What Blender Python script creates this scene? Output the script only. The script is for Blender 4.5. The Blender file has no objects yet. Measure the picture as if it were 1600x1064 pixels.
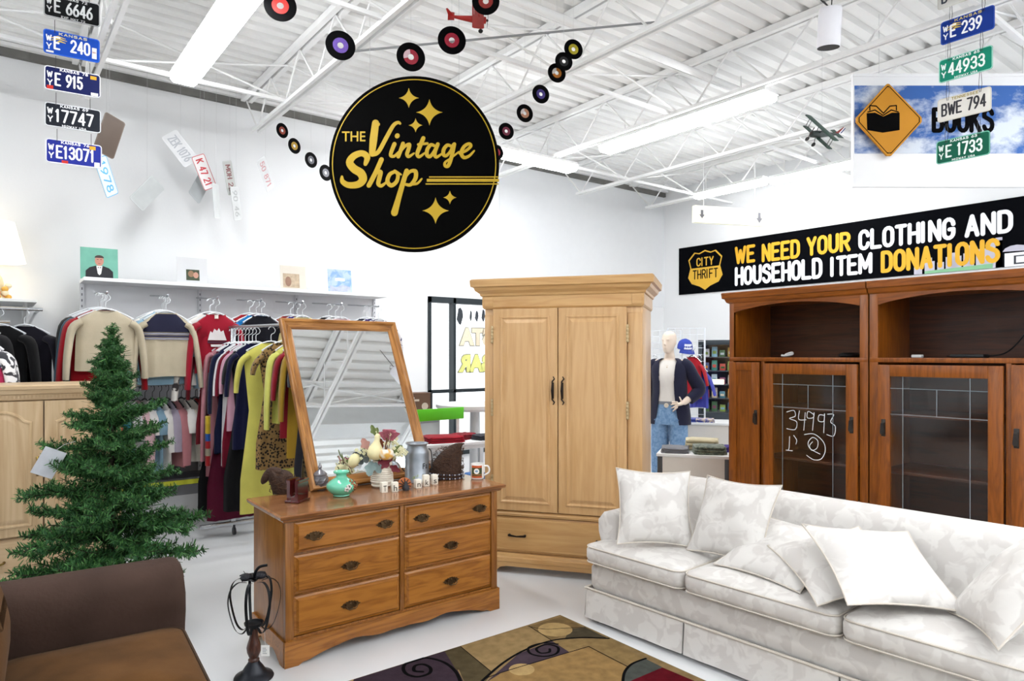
import bpy, bmesh, math, random
from mathutils import Matrix, Vector, Euler
R = math.radians
rnd = random.Random(7)
scene = bpy.context.scene
COL = scene.collection

# ---------------------------------------------------------------- camera, world, exposure
EYE = 1.52                      # camera height above the floor
FOCAL = 1066.7                  # focal length in pixels of the 1600 x 1064 frame (24 mm lens)
HORIZON = 554.0                 # horizon line of the photograph
YAW = R(37.7)                   # camera azimuth, clockwise from +Y
cam_data = bpy.data.cameras.new('camera')
cam_data.sensor_width = 36.0
cam_data.lens = 24.0
cam_data.shift_y = (HORIZON - 532.0) / 1600.0
cam_data.clip_start = 0.02
cam = bpy.data.objects.new('camera', cam_data)
COL.objects.link(cam)
cam.location = (0, 0, EYE)
cam.rotation_euler = (R(90), 0, -YAW)
scene.camera = cam

world = bpy.data.worlds.new('daylight')
scene.world = world
world.use_nodes = True
bgn = world.node_tree.nodes['Background']
bgn.inputs[0].default_value = (0.93, 0.97, 1.0, 1)
bgn.inputs[1].default_value = 2.2

vs = scene.view_settings
vs.view_transform = 'Standard'
vs.look = 'None'
vs.gamma = 1.0
vs.use_curve_mapping = False
vs.exposure = 0.0
LAMP = 33.0                     # radiance of the fluorescent diffusers

FW = (math.sin(YAW), math.cos(YAW)); RT = (math.cos(YAW), -math.sin(YAW))
def ray(px):
    k = (px - 800.0) / FOCAL
    return (FW[0] + RT[0] * k, FW[1] + RT[1] * k)
def AT(px, py, d):              # a place in the room seen at (px, py), d metres in front of the camera
    r = ray(px); return Vector((r[0] * d, r[1] * d, EYE + (HORIZON - py) * d / FOCAL))
def onZ(px, py, z=0.0):
    return AT(px, py, (z - EYE) * FOCAL / (HORIZON - py))
def onY(px, py, Y):
    return AT(px, py, Y / ray(px)[1])
def onX(px, py, X):
    return AT(px, py, X / ray(px)[0])

# ---------------------------------------------------------------- materials
def lin(c):
    return c / 12.92 if c <= 0.04045 else ((c + 0.055) / 1.055) ** 2.4
def rgb(h):
    if isinstance(h, (tuple, list)): return tuple(h)[:3] + (1,)
    h = h.lstrip('#'); return tuple(lin(int(h[i:i+2], 16) / 255) for i in (0, 2, 4)) + (1,)
_M = {}
def mat(h, rough=0.6, metal=0.0, spec=0.4, var=0.06, scale=9.0, bump=0.0, bscale=120.0, name=None, coat=0.0, alpha=1.0, trans=0.0, sheen=0.0):
    key = (h, rough, metal, spec, var, scale, bump, bscale, coat, alpha, trans, sheen)
    if key in _M: return _M[key]
    m = bpy.data.materials.new(name or 'paint_%d' % len(_M)); m.use_nodes = True
    nt = m.node_tree; b = nt.nodes['Principled BSDF']
    c = rgb(h)
    b.inputs['Roughness'].default_value = rough; b.inputs['Metallic'].default_value = metal
    b.inputs['Specular IOR Level'].default_value = spec
    b.inputs['Coat Weight'].default_value = coat
    b.inputs['Alpha'].default_value = alpha
    b.inputs['Transmission Weight'].default_value = trans
    b.inputs['Sheen Weight'].default_value = sheen
    tc = nt.nodes.new('ShaderNodeTexCoord')
    if var > 0:
        n = nt.nodes.new('ShaderNodeTexNoise'); n.inputs['Scale'].default_value = scale; n.inputs['Detail'].default_value = 3
        nt.links.new(tc.outputs['Object'], n.inputs['Vector'])
        r = nt.nodes.new('ShaderNodeValToRGB')
        r.color_ramp.elements[0].position = 0.3; r.color_ramp.elements[1].position = 0.7
        r.color_ramp.elements[0].color = tuple(max(0, x * (1 - var)) for x in c[:3]) + (1,)
        r.color_ramp.elements[1].color = tuple(min(1, x * (1 + var)) for x in c[:3]) + (1,)
        nt.links.new(n.outputs['Fac'], r.inputs['Fac']); nt.links.new(r.outputs['Color'], b.inputs['Base Color'])
    else:
        b.inputs['Base Color'].default_value = c
    if bump > 0:
        n2 = nt.nodes.new('ShaderNodeTexNoise'); n2.inputs['Scale'].default_value = bscale; n2.inputs['Detail'].default_value = 2
        nt.links.new(tc.outputs['Object'], n2.inputs['Vector'])
        bp = nt.nodes.new('ShaderNodeBump'); bp.inputs['Strength'].default_value = bump; bp.inputs['Distance'].default_value = 0.01
        nt.links.new(n2.outputs['Fac'], bp.inputs['Height']); nt.links.new(bp.outputs['Normal'], b.inputs['Normal'])
    _M[key] = m
    return m
def toned(h, k):
    """the same hue, k times as reflective"""
    c = rgb(h); return tuple(x * k for x in c[:3])
def cloth(h, var=0.08, rough=0.9):
    return mat(toned(h, .78 if min(rgb(h)[:3]) < .45 else .95), rough, 0, 0.15, var, 7.0, 0.25, 260.0, sheen=0.15)
def emit(h, s, name):
    m = bpy.data.materials.new(name); m.use_nodes = True
    b = m.node_tree.nodes['Principled BSDF']
    b.inputs['Base Color'].default_value = (0.9, 0.9, 0.9, 1)
    b.inputs['Emission Color'].default_value = rgb(h); b.inputs['Emission Strength'].default_value = s
    return m
_W = {}
def wood(light, dark, axis='x', scale=1.0, rough=0.35, mix=0.5, coat=0.15):
    """straight grain with cathedral figure; axis = the local axis the grain follows"""
    key = (light, dark, axis, scale, rough)
    if key in _W: return _W[key]
    m = bpy.data.materials.new('wood_%d' % len(_W)); m.use_nodes = True
    nt = m.node_tree; L = nt.links.new; b = nt.nodes['Principled BSDF']
    tc = nt.nodes.new('ShaderNodeTexCoord'); mp = nt.nodes.new('ShaderNodeMapping')
    s = {'x': (1.2, 14, 14), 'y': (14, 1.2, 14), 'z': (14, 14, 1.2)}[axis]
    mp.inputs['Scale'].default_value = tuple(v * scale for v in s)
    L(tc.outputs['Object'], mp.inputs['Vector'])
    n1 = nt.nodes.new('ShaderNodeTexNoise'); n1.inputs['Scale'].default_value = 1.0; n1.inputs['Detail'].default_value = 4; n1.inputs['Distortion'].default_value = 1.2
    L(mp.outputs['Vector'], n1.inputs['Vector'])
    w = nt.nodes.new('ShaderNodeMath'); w.operation = 'MULTIPLY'; w.inputs[1].default_value = 9.0
    L(n1.outputs['Fac'], w.inputs[0])
    sn = nt.nodes.new('ShaderNodeMath'); sn.operation = 'PINGPONG'; sn.inputs[1].default_value = 1.0
    L(w.outputs[0], sn.inputs[0])
    n2 = nt.nodes.new('ShaderNodeTexNoise'); n2.inputs['Scale'].default_value = 5.0; n2.inputs['Detail'].default_value = 3
    L(mp.outputs['Vector'], n2.inputs['Vector'])
    mx = nt.nodes.new('ShaderNodeMath'); mx.operation = 'MULTIPLY_ADD'; mx.inputs[1].default_value = mix * 0.7
    L(sn.outputs[0], mx.inputs[0]); 
    mm = nt.nodes.new('ShaderNodeMath'); mm.operation = 'MULTIPLY'; mm.inputs[1].default_value = 0.6
    L(n2.outputs['Fac'], mm.inputs[0]); L(mm.outputs[0], mx.inputs[2])
    r = nt.nodes.new('ShaderNodeValToRGB')
    r.color_ramp.elements[0].position = 0.2; r.color_ramp.elements[0].color = rgb(dark)
    r.color_ramp.elements[1].position = 0.62; r.color_ramp.elements[1].color = rgb(light)
    L(mx.outputs[0], r.inputs['Fac']); L(r.outputs['Color'], b.inputs['Base Color'])
    b.inputs['Roughness'].default_value = rough; b.inputs['Coat Weight'].default_value = coat; b.inputs['Coat Roughness'].default_value = 0.2
    b.inputs['Specular IOR Level'].default_value = 0.35
    _W[key] = m
    return m
def patterned(base, fig, scale=9.0, rough=0.8, lo=0.47, hi=0.53, detail=2.0, sheen=0.2, bump=0.1, vor=False):
    """two tone pattern (damask, leopard, marl)"""
    m = bpy.data.materials.new('patterned_cloth'); m.use_nodes = True
    nt = m.node_tree; L = nt.links.new; b = nt.nodes['Principled BSDF']
    tc = nt.nodes.new('ShaderNodeTexCoord')
    if vor:
        n = nt.nodes.new('ShaderNodeTexVoronoi'); n.inputs['Scale'].default_value = scale
        out = n.outputs['Distance']
    else:
        n = nt.nodes.new('ShaderNodeTexNoise'); n.inputs['Scale'].default_value = scale; n.inputs['Detail'].default_value = detail
        n.inputs['Distortion'].default_value = 0.8; out = n.outputs['Fac']
    L(tc.outputs['Object'], n.inputs['Vector'])
    r = nt.nodes.new('ShaderNodeValToRGB')
    r.color_ramp.elements[0].position = lo; r.color_ramp.elements[0].color = rgb(base)
    r.color_ramp.elements[1].position = hi; r.color_ramp.elements[1].color = rgb(fig)
    L(out, r.inputs['Fac']); L(r.outputs['Color'], b.inputs['Base Color'])
    b.inputs['Roughness'].default_value = rough; b.inputs['Sheen Weight'].default_value = sheen; b.inputs['Specular IOR Level'].default_value = 0.2
    if bump:
        n2 = nt.nodes.new('ShaderNodeTexNoise'); n2.inputs['Scale'].default_value = 14.0; L(tc.outputs['Object'], n2.inputs['Vector'])
        bp = nt.nodes.new('ShaderNodeBump'); bp.inputs['Strength'].default_value = bump; bp.inputs['Distance'].default_value = 0.02
        L(n2.outputs['Fac'], bp.inputs['Height']); L(bp.outputs['Normal'], b.inputs['Normal'])
    return m

# ---------------------------------------------------------------- stroke lettering (rounded gothic, as on plates and banners)
def _arc(cx, cy, rx, ry, a0, a1, n=7): return [(cx + rx * math.cos(R(a0 + (a1 - a0) * i / n)), cy + ry * math.sin(R(a0 + (a1 - a0) * i / n))) for i in range(n + 1)]
def _oval(): return _arc(.5, .72, .5, .28, 0, 180) + _arc(.5, .28, .5, .28, 180, 360) + [(1, .72)]
_G_ = {
 'A': [[(0, 0), (.5, 1), (1, 0)], [(.18, .32), (.82, .32)]], 'B': [[(0, 0), (0, 1), (.5, 1)] + _arc(.6, .76, .38, .24, 90, -90) + [(0, .52)], [(.5, .52)] + _arc(.6, .26, .4, .26, 90, -90) + [(0, 0)]],
 'C': [_arc(.5, .72, .5, .28, 0, 180) + _arc(.5, .28, .5, .28, 180, 360)], 'D': [[(0, 0), (0, 1), (.4, 1)] + _arc(.45, .68, .55, .32, 90, 0) + _arc(.45, .32, .55, .32, 0, -90) + [(0, 0)]],
 'E': [[(1, 1), (0, 1), (0, 0), (1, 0)], [(0, .52), (.8, .52)]], 'F': [[(1, 1), (0, 1), (0, 0)], [(0, .5), (.8, .5)]], 'G': [_arc(.5, .72, .5, .28, 0, 180) + _arc(.5, .28, .5, .28, 180, 360) + [(1, .46), (.6, .46)]],
 'H': [[(0, 0), (0, 1)], [(1, 0), (1, 1)], [(0, .5), (1, .5)]], 'I': [[(0, 0), (0, 1)]], 'K': [[(0, 0), (0, 1)], [(1, 1), (0, .4)], [(.3, .58), (1, 0)]], 'L': [[(0, 1), (0, 0), (1, 0)]],
 'M': [[(0, 0), (0, 1), (.5, .25), (1, 1), (1, 0)]], 'N': [[(0, 0), (0, 1), (1, 0), (1, 1)]], 'O': [_oval()], 'P': [[(0, 0), (0, 1), (.5, 1)] + _arc(.55, .74, .45, .26, 90, -90) + [(0, .48)]],
 'R': [[(0, 0), (0, 1), (.5, 1)] + _arc(.55, .75, .45, .25, 90, -90) + [(0, .5)], [(.5, .5), (1, 0)]], 'S': [_arc(.5, .75, .48, .25, 10, 200) + _arc(.5, .27, .5, .27, 80, -165, 10)],
 'T': [[(0, 1), (1, 1)], [(.5, 1), (.5, 0)]], 'U': [[(0, 1), (0, .28)] + _arc(.5, .28, .5, .28, 180, 360) + [(1, 1)]], 'W': [[(0, 1), (.25, 0), (.5, .8), (.75, 0), (1, 1)]],
 'X': [[(0, 0), (1, 1)], [(0, 1), (1, 0)]], 'Y': [[(0, 1), (.5, .45), (1, 1)], [(.5, .45), (.5, 0)]], 'Z': [[(0, 1), (1, 1), (0, 0), (1, 0)]],
 '0': [_oval()], '1': [[(.1, .82), (.5, 1), (.5, 0)]], '2': [_arc(.5, .72, .48, .28, 170, -20) + [(0, 0), (1, 0)]], '3': [_arc(.5, .75, .46, .25, 170, -80) + [(.4, .52)] + _arc(.5, .27, .5, .27, 80, -170)],
 '4': [[(.75, 0), (.75, 1), (0, .28), (1, .28)]], '5': [[(.9, 1), (.12, 1), (.06, .55)] + _arc(.48, .32, .5, .32, 130, -165)], '6': [[(.8, 1), (.35, .75), (.03, .4)] + _arc(.5, .3, .5, .3, 180, -180, 12)],
 '7': [[(0, 1), (1, 1), (.35, 0)]], '8': [_arc(.5, .76, .42, .24, 0, 360, 12), _arc(.5, .27, .5, .27, 0, 360, 12)], '9': [[(.2, 0), (.65, .25), (.97, .6)] + _arc(.5, .7, .5, .3, 0, 360, 12)]}
_GLYPH = _G_
_GW = {'I': 0.0, '1': .6, 'W': 1.5, 'M': 1.35, ' ': .55, 'T': 1.0}
# ---------------------------------------------------------------- mesh builder
class MB:
    def __init__(s): s.bm = bmesh.new(); s.mi = 0; s.X = Matrix.Identity(4)
    def _v(s, p): return s.bm.verts.new(s.X @ Vector(p))
    def _f(s, vs):
        try:
            f = s.bm.faces.new(vs); f.material_index = s.mi; return f
        except ValueError: return None
    def box(s, x0, y0, z0, x1, y1, z1, bev=0.0, seg=2):
        v = [s._v((x, y, z)) for x in (x0, x1) for y in (y0, y1) for z in (z0, z1)]
        fs = [s._f([v[i] for i in q]) for q in ((0, 1, 3, 2), (4, 6, 7, 5), (0, 4, 5, 1), (2, 3, 7, 6), (0, 2, 6, 4), (1, 5, 7, 3))]
        if bev > 0:
            es = {e for f in fs for e in f.edges}
            r = bmesh.ops.bevel(s.bm, geom=list(es), offset=min(bev, 0.49 * min(abs(x1-x0), abs(y1-y0), abs(z1-z0))), segments=seg, affect='EDGES', profile=0.5)
            for f in r['faces']: f.material_index = s.mi
        return s
    def loft(s, rings, cap=True, close=True):
        rs = [[s._v(p) for p in r] for r in rings]
        n = len(rs[0])
        for a, b in zip(rs, rs[1:]):
            for i in range(n if close else n - 1):
                j = (i + 1) % n
                s._f([a[i], a[j], b[j], b[i]])
        if cap and close:
            s._f(rs[0][::-1]); s._f(rs[-1])
        return s
    def tube(s, pts, r, n=8, closed=False, flat=1.0):
        pts = [Vector(p) for p in pts]; k = len(pts)
        rr = r if isinstance(r, (list, tuple)) else [r] * k
        rings = []; up = None
        for i, p in enumerate(pts):
            if closed: t = pts[(i + 1) % k] - pts[i - 1]
            else: t = pts[min(i + 1, k - 1)] - pts[max(i - 1, 0)]
            if t.length < 1e-9: t = Vector((0, 0, 1))
            t.normalize()
            if up is None:
                up = Vector((0, 0, 1)) if abs(t.z) < 0.9 else Vector((1, 0, 0))
            a = t.cross(up)
            if a.length < 1e-6: a = t.cross(Vector((1, 0, 0)))
            a.normalize(); b = a.cross(t).normalized(); up = b
            rings.append([p + (a * math.cos(2 * math.pi * q / n) + b * flat * math.sin(2 * math.pi * q / n)) * rr[i] for q in range(n)])
        if closed: rings.append(rings[0]); return s.loft(rings, cap=False)
        return s.loft(rings)
    def lathe(s, prof, c=(0, 0, 0), n=24, sx=1.0, sy=1.0):
        c = Vector(c)
        return s.loft([[c + Vector((max(r, 1e-4) * sx * math.cos(2 * math.pi * q / n), max(r, 1e-4) * sy * math.sin(2 * math.pi * q / n), z)) for q in range(n)] for r, z in prof])
    def prism(s, poly, a0, a1, plane='xz'):
        def P(u, v, w): return {'xz': (u, w, v), 'yz': (w, u, v), 'xy': (u, v, w)}[plane]
        A = [s._v(P(u, v, a0)) for u, v in poly]; B = [s._v(P(u, v, a1)) for u, v in poly]
        s._f(A); s._f(B[::-1]); n = len(poly)
        for i in range(n): s._f([A[i], B[i], B[(i + 1) % n], A[(i + 1) % n]])
        return s
    def flat(s, poly, a=0.0, plane='xz'):
        def P(u, v, w): return {'xz': (u, w, v), 'yz': (w, u, v), 'xy': (u, v, w)}[plane]
        s._f([s._v(P(u, v, a)) for u, v in poly]); return s
    def grid(s, nu, nv, f, closed_u=False):
        V = [[s._v(f(i / nu, j / nv)) for j in range(nv + 1)] for i in range(nu + (0 if closed_u else 1))]
        m = len(V)
        for i in range(nu):
            for j in range(nv):
                s._f([V[i][j], V[(i + 1) % m][j], V[(i + 1) % m][j + 1], V[i][j + 1]])
        return s
    def ball(s, c, rx, ry=None, rz=None, n=12, m=8):
        ry = rx if ry is None else ry; rz = rx if rz is None else rz; c = Vector(c)
        return s.loft([[c + Vector((rx * math.sin(max(t, .03)) * math.cos(2 * math.pi * q / n), ry * math.sin(max(t, .03)) * math.sin(2 * math.pi * q / n), -rz * math.cos(t))) for q in range(n)]
                       for t in [0.03 + (math.pi - 0.06) * k / m for k in range(m + 1)]])
    def text(s, body, size, M, xs=1.0, bold=0.0, ext=0.0006, align='CENTER', spacing=1.0, cap=None):
        cu = bpy.data.curves.new('t', 'FONT'); cu.body = body; cu.size = size; cu.offset = bold; cu.extrude = ext
        cu.align_x = align; cu.align_y = 'CENTER'; cu.space_character = spacing; cu.resolution_u = 3
        o = bpy.data.objects.new('t', cu); COL.objects.link(o)
        dg = bpy.context.evaluated_depsgraph_get(); me = bpy.data.meshes.new_from_object(o.evaluated_get(dg))
        me.transform(s.X @ M @ Matrix.Diagonal((xs, 1, 1, 1)))
        n0 = len(s.bm.faces); s.bm.from_mesh(me); s.bm.faces.ensure_lookup_table()
        for f in s.bm.faces[n0:]: f.material_index = s.mi
        bpy.data.objects.remove(o); bpy.data.meshes.remove(me); bpy.data.curves.remove(cu)
        return s
    def fit(s, body, x0, z0, x1, z1, y, bold=0.0, ext=0.0006):
        """a line of lettering filling the upright rectangle x0..x1, z0..z1 at depth y"""
        cu = bpy.data.curves.new('t', 'FONT'); cu.body = body; cu.size = 1.0; cu.offset = bold; cu.resolution_u = 3
        o = bpy.data.objects.new('t', cu); COL.objects.link(o)
        me = bpy.data.meshes.new_from_object(o.evaluated_get(bpy.context.evaluated_depsgraph_get()))
        xs = [v.co.x for v in me.vertices]; ys = [v.co.y for v in me.vertices]
        a, c, p, q = min(xs), max(xs), min(ys), max(ys)
        M = Matrix.Translation((x0, y, z0)) @ Matrix.Diagonal(((x1 - x0) / (c - a), 1, (z1 - z0) / (q - p), 1)) @ FR @ Matrix.Translation((-a, -p, 0))
        me.transform(s.X @ M); n0 = len(s.bm.faces); s.bm.from_mesh(me); s.bm.faces.ensure_lookup_table()
        for f in s.bm.faces[n0:]: f.material_index = s.mi
        bpy.data.objects.remove(o); bpy.data.meshes.remove(me); bpy.data.curves.remove(cu)
        return s
    def strokes(s, body, x0, z0, x1, z1, y, wt=.16):
        """block lettering filling x0..x1, z0..z1; wt = stroke weight as a share of the height"""
        H = z1 - z0; w = wt * H; gap = .36
        adv = []; t = 0
        for ch in body: adv.append((t, _GW.get(ch, 1.0))); t += _GW.get(ch, 1.0) + gap + (.30 if ch in 'I' else 0) + wt * .9
        T = adv[-1][0] + adv[-1][1]; k = (x1 - x0 - w) / max(T, .01)
        for i, ch in enumerate(body):
            for j, st in enumerate(_GLYPH.get(ch, ())):
                s.ribbon([(x0 + w / 2 + k * (adv[i][0] + p * adv[i][1]), z0 + w / 2 + q * (H - w)) for p, q in st], w, y - .0001 * j, 'xz', 8)
        return s
    def ribbon(s, pts, w, a, plane='xz', n=10):
        """flat brush stroke with round ends; w a number or list; sharp corners start a new strip a hair in front"""
        P = [(float(u), float(v)) for u, v in pts]
        ww = list(w) if isinstance(w, (list, tuple)) else [w] * len(P)
        Q, W = [P[0]], [ww[0]]
        for p, q in zip(P[1:], ww[1:]):
            if math.hypot(p[0] - Q[-1][0], p[1] - Q[-1][1]) > 1e-6: Q.append(p); W.append(q)
        def PT(u, v, d): return {'xz': (u, a - d, v), 'yz': (a - d, u, v), 'xy': (u, v, a + d)}[plane]
        k = len(Q)
        closed = k > 3 and math.hypot(Q[0][0] - Q[-1][0], Q[0][1] - Q[-1][1]) < 1e-5
        if k == 1: s.flat([(Q[0][0] + W[0] / 2 * math.cos(2 * math.pi * q / n), Q[0][1] + W[0] / 2 * math.sin(2 * math.pi * q / n)) for q in range(n)], a, plane); return s
        dirs = []
        for i in range(k - 1):
            l = math.hypot(Q[i+1][0] - Q[i][0], Q[i+1][1] - Q[i][1]); dirs.append(((Q[i+1][0] - Q[i][0]) / l, (Q[i+1][1] - Q[i][1]) / l))
        if closed and all(dirs[i-1][0] * dirs[i][0] + dirs[i-1][1] * dirs[i][1] > .35 for i in range(k - 1)):
            L, Rr = [], []
            for i in range(k - 1):
                dx = dirs[i-1][0] + dirs[i][0]; dy = dirs[i-1][1] + dirs[i][1]; l = math.hypot(dx, dy); dx /= l; dy /= l; h = W[i] / 2 / max(.6, dx * dirs[i][0] + dy * dirs[i][1])
                L.append(s._v(PT(Q[i][0] - dy * h, Q[i][1] + dx * h, 0))); Rr.append(s._v(PT(Q[i][0] + dy * h, Q[i][1] - dx * h, 0)))
            for i in range(k - 1): j = (i + 1) % (k - 1); s._f([L[i], Rr[i], Rr[j], L[j]])
            return s
        runs = []; st = 0
        for i in range(1, k - 1):
            if dirs[i-1][0] * dirs[i][0] + dirs[i-1][1] * dirs[i][1] < .35: runs.append((st, i)); st = i
        runs.append((st, k - 1))
        for ri, (i0, i1) in enumerate(runs):
            d = ri * 4e-5; L, Rr = [], []
            for i in range(i0, i1 + 1):
                ds = [dirs[j] for j in (i - 1, i) if i0 <= j < i1]; d = ri * 4e-5 + i * 4e-6
                dx = sum(t[0] for t in ds); dy = sum(t[1] for t in ds); l = math.hypot(dx, dy); dx /= l; dy /= l
                c = max(.6, dx * ds[0][0] + dy * ds[0][1]); h = W[i] / 2 / c
                L.append(s._v(PT(Q[i][0] - dy * h, Q[i][1] + dx * h, d))); Rr.append(s._v(PT(Q[i][0] + dy * h, Q[i][1] - dx * h, d)))
            for i in range(len(L) - 1): s._f([L[i], Rr[i], Rr[i+1], L[i+1]])
            for (va, vb, i, sg, dd) in ((L[0], Rr[0], i0, -1, dirs[i0]), (Rr[-1], L[-1], i1, 1, dirs[i1 - 1])):
                a0 = math.atan2(dd[1] * sg, dd[0] * sg)
                fan = [s._v(PT(Q[i][0] + W[i] / 2 * math.cos(a0 + (q / 5 - .5) * math.pi), Q[i][1] + W[i] / 2 * math.sin(a0 + (q / 5 - .5) * math.pi), d)) for q in range(1, 5)]
                s._f([va] + fan + [vb])
        return s
    def build(s, name, mats, parent=None, smooth=38, normals=True):
        if normals: bmesh.ops.recalc_face_normals(s.bm, faces=s.bm.faces)
        me = bpy.data.meshes.new(name); s.bm.to_mesh(me); s.bm.free()
        for m in (mats if isinstance(mats, (list, tuple)) else [mats]): me.materials.append(m)
        if smooth:
            me.polygons.foreach_set('use_smooth', [True] * len(me.polygons)); me.set_sharp_from_angle(angle=R(smooth))
        o = bpy.data.objects.new(name, me); COL.objects.link(o)
        if parent: o.parent = parent
        return o
def catmull(pts, k=6, closed=False):
    pts = [Vector(p) for p in pts]; n = len(pts); out = []
    for i in range(n if closed else n - 1):
        p0 = pts[(i - 1) % n] if closed or i > 0 else pts[0]; p1 = pts[i]; p2 = pts[(i + 1) % n]
        p3 = pts[(i + 2) % n] if closed or i + 2 < n else pts[-1]
        for q in range(k):
            t = q / k
            out.append(0.5 * ((2 * p1) + (p2 - p0) * t + (2 * p0 - 5 * p1 + 4 * p2 - p3) * t * t + (3 * p1 - p0 - 3 * p2 + p3) * t ** 3))
    if not closed: out.append(pts[-1])
    return out
def tag(o, label, cat, group=None, kind=None):
    o['label'] = label; o['category'] = cat
    if group: o['group'] = group
    if kind: o['kind'] = kind
    return o
def thing(name, label, cat, loc=(0, 0, 0), rz=0.0, group=None, rot=None):
    o = bpy.data.objects.new(name, None); COL.objects.link(o); o.empty_display_size = 0.1
    o.location = loc; o.rotation_euler = rot if rot else (0, 0, rz)
    return tag(o, label, cat, group)
def place(o, loc=(0, 0, 0), rot=(0, 0, 0), scale=None):
    o.location = loc; o.rotation_euler = rot
    if scale: o.scale = scale
    return o
def struct(o): o['kind'] = 'structure'; return o
def copy_tree(o, parent=None):
    c = o.copy(); COL.objects.link(c)
    if parent: c.parent = parent
    for ch in o.children: copy_tree(ch, c)
    return c
FR = Matrix(((1, 0, 0, 0), (0, 0, -1, 0), (0, 1, 0, 0), (0, 0, 0, 1)))   # text plane -> upright, readable from -y
def up(x, y, z): return Matrix.Translation((x, y, z)) @ FR
# ================================================================ the room
ROOM_X0, ROOM_X1, ROOM_Y0, WALL_Y, DECK = -4.0, 8.4, -4.5, 7.0, 4.07
white = mat('#eaebec', 0.85, var=0.015, scale=1.5, spec=0.2, bump=0.05, bscale=40, name='white_wall_paint')
steel_white = mat('#f0f0ef', 0.6, var=0.02, name='white_painted_steel')
m = mat('#dfe1e3', 0.34, var=0.07, scale=0.8, spec=0.45, bump=0.03, bscale=3, name='sealed_concrete', coat=0.1)
b = MB(); b.box(ROOM_X0, ROOM_Y0, -0.1, ROOM_X1, WALL_Y + .2, 0); struct(b.build('floor', m, smooth=0))
# far left wall with the storefront window opening, a raised panel joint and block courses
WX0, WX1, WZ0, WZ1 = 4.15, 6.35, 0.30, 2.21
b = MB()
b.box(ROOM_X0 - .2, WALL_Y, 0, WX0, WALL_Y + .2, DECK + .3); b.box(WX1, WALL_Y, 0, ROOM_X1 + .2, WALL_Y + .2, DECK + .3)
b.box(WX0, WALL_Y, WZ1, WX1, WALL_Y + .2, DECK + .3); b.box(WX0, WALL_Y, 0, WX1, WALL_Y + .2, WZ0)
struct(b.build('wall_left', white, smooth=0))
b = MB(); b.box(5.2, WALL_Y - .012, WZ1 + .05, 8.4, WALL_Y, DECK)
struct(b.build('trim_1', mat('#e3e5e7', .85, var=.01, spec=.2), smooth=0))
b = MB(); b.box(ROOM_X1, ROOM_Y0, 0, ROOM_X1 + .2, WALL_Y, DECK + .3); struct(b.build('wall_right', white, smooth=0))
b = MB(); b.box(ROOM_X0, ROOM_Y0 - .2, 0, ROOM_X1, ROOM_Y0, DECK + .3); struct(b.build('wall_back', white, smooth=0))
b = MB(); b.box(ROOM_X0 - .2, ROOM_Y0, 0, ROOM_X0, WALL_Y, DECK + .3); struct(b.build('wall_front', white, smooth=0))
# ribbed steel roof deck: ribs run along X
b = MB(); pitch = .15; y = ROOM_Y0; prof = []
while y < WALL_Y:
    prof += [(y, DECK), (y + .085, DECK), (y + .100, DECK + .038), (y + .135, DECK + .038)]; y += pitch
prof.append((WALL_Y, DECK))
b.loft([[(x, u, v) for u, v in prof] for x in (ROOM_X0, ROOM_X1)], cap=False, close=False)
struct(b.build('ceiling', mat('#f0f0ee', .75, var=.03, scale=2, name='painted_deck'), smooth=0, normals=False))
b = MB(); b.box(ROOM_X0, ROOM_Y0, DECK + .06, ROOM_X1, WALL_Y, DECK + .1); struct(b.build('ceiling_top', steel_white, smooth=0))
# dark gap between the wall head and the deck
b = MB(); b.box(ROOM_X0, WALL_Y - .05, DECK - .10, ROOM_X1, WALL_Y - .004, DECK - .035); struct(b.build('trim_2', mat('#6d6c68', .8, var=.2, scale=4), smooth=0))
b = MB(); b.box(ROOM_X0, WALL_Y - .10, DECK - .035, ROOM_X1, WALL_Y - .004, DECK - .005); struct(b.build('trim_3', steel_white, smooth=0))
# open web bar joists along Y
JX = [-2.15, -.75, .65, 2.05, 3.47, 4.86, 6.25, 7.62]
def joist(x):
    b = MB(); zt, zb = DECK - .005, DECK - .43
    for dx in (-.055, .012): b.box(x + dx, ROOM_Y0, zt - .05, x + dx + .043, WALL_Y, zt, 0)
    for dx in (-.042, .012): b.box(x + dx, ROOM_Y0, zb, x + dx + .03, WALL_Y - .35, zb + .03, 0)
    y = WALL_Y - .05; k = 0
    while y > ROOM_Y0 + .5:
        yn = y - .36
        b.tube([(x, y, zt - .03 if k % 2 == 0 else zb + .015), (x, yn, zb + .015 if k % 2 == 0 else zt - .03)], .0085, 6); y = yn; k += 1
    return struct(b.build('ceiling_joist', steel_white, smooth=30))
for x in JX: joist(x)
# bridging along X and a conduit
for (y, z) in ((-2.2, DECK - .41), (1.55, DECK - .41), (1.6, DECK - .07), (3.83, DECK - .07), (3.95, DECK - .41), (5.75, DECK - .41)):
    b = MB(); b.box(ROOM_X0, y, z, ROOM_X1, y + .028, z + .028); struct(b.build('ceiling_brace', steel_white, smooth=0))
for y in (1.57, 3.89, 5.77):
    b = MB()
    for x0, x1 in zip(JX, JX[1:]):
        b.tube([(x0, y, DECK - .08), (x1, y, DECK - .40)], .009, 6); b.tube([(x0, y + .02, DECK - .40), (x1, y + .02, DECK - .08)], .009, 6)
    struct(b.build('ceiling_brace', steel_white))
b = MB(); b.tube([(ROOM_X0, 3.55, 3.86), (ROOM_X1, 3.55, 3.86)], .03, 10); struct(b.build('ceiling_pipe', steel_white))
a, c = AT(532, 82, 4.6), AT(1042, 33, 4.75)
b = MB(); b.tube([a, c], .008, 8); struct(b.build('ceiling_pipe', mat('#8b8c8d', .5, .3)))
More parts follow.
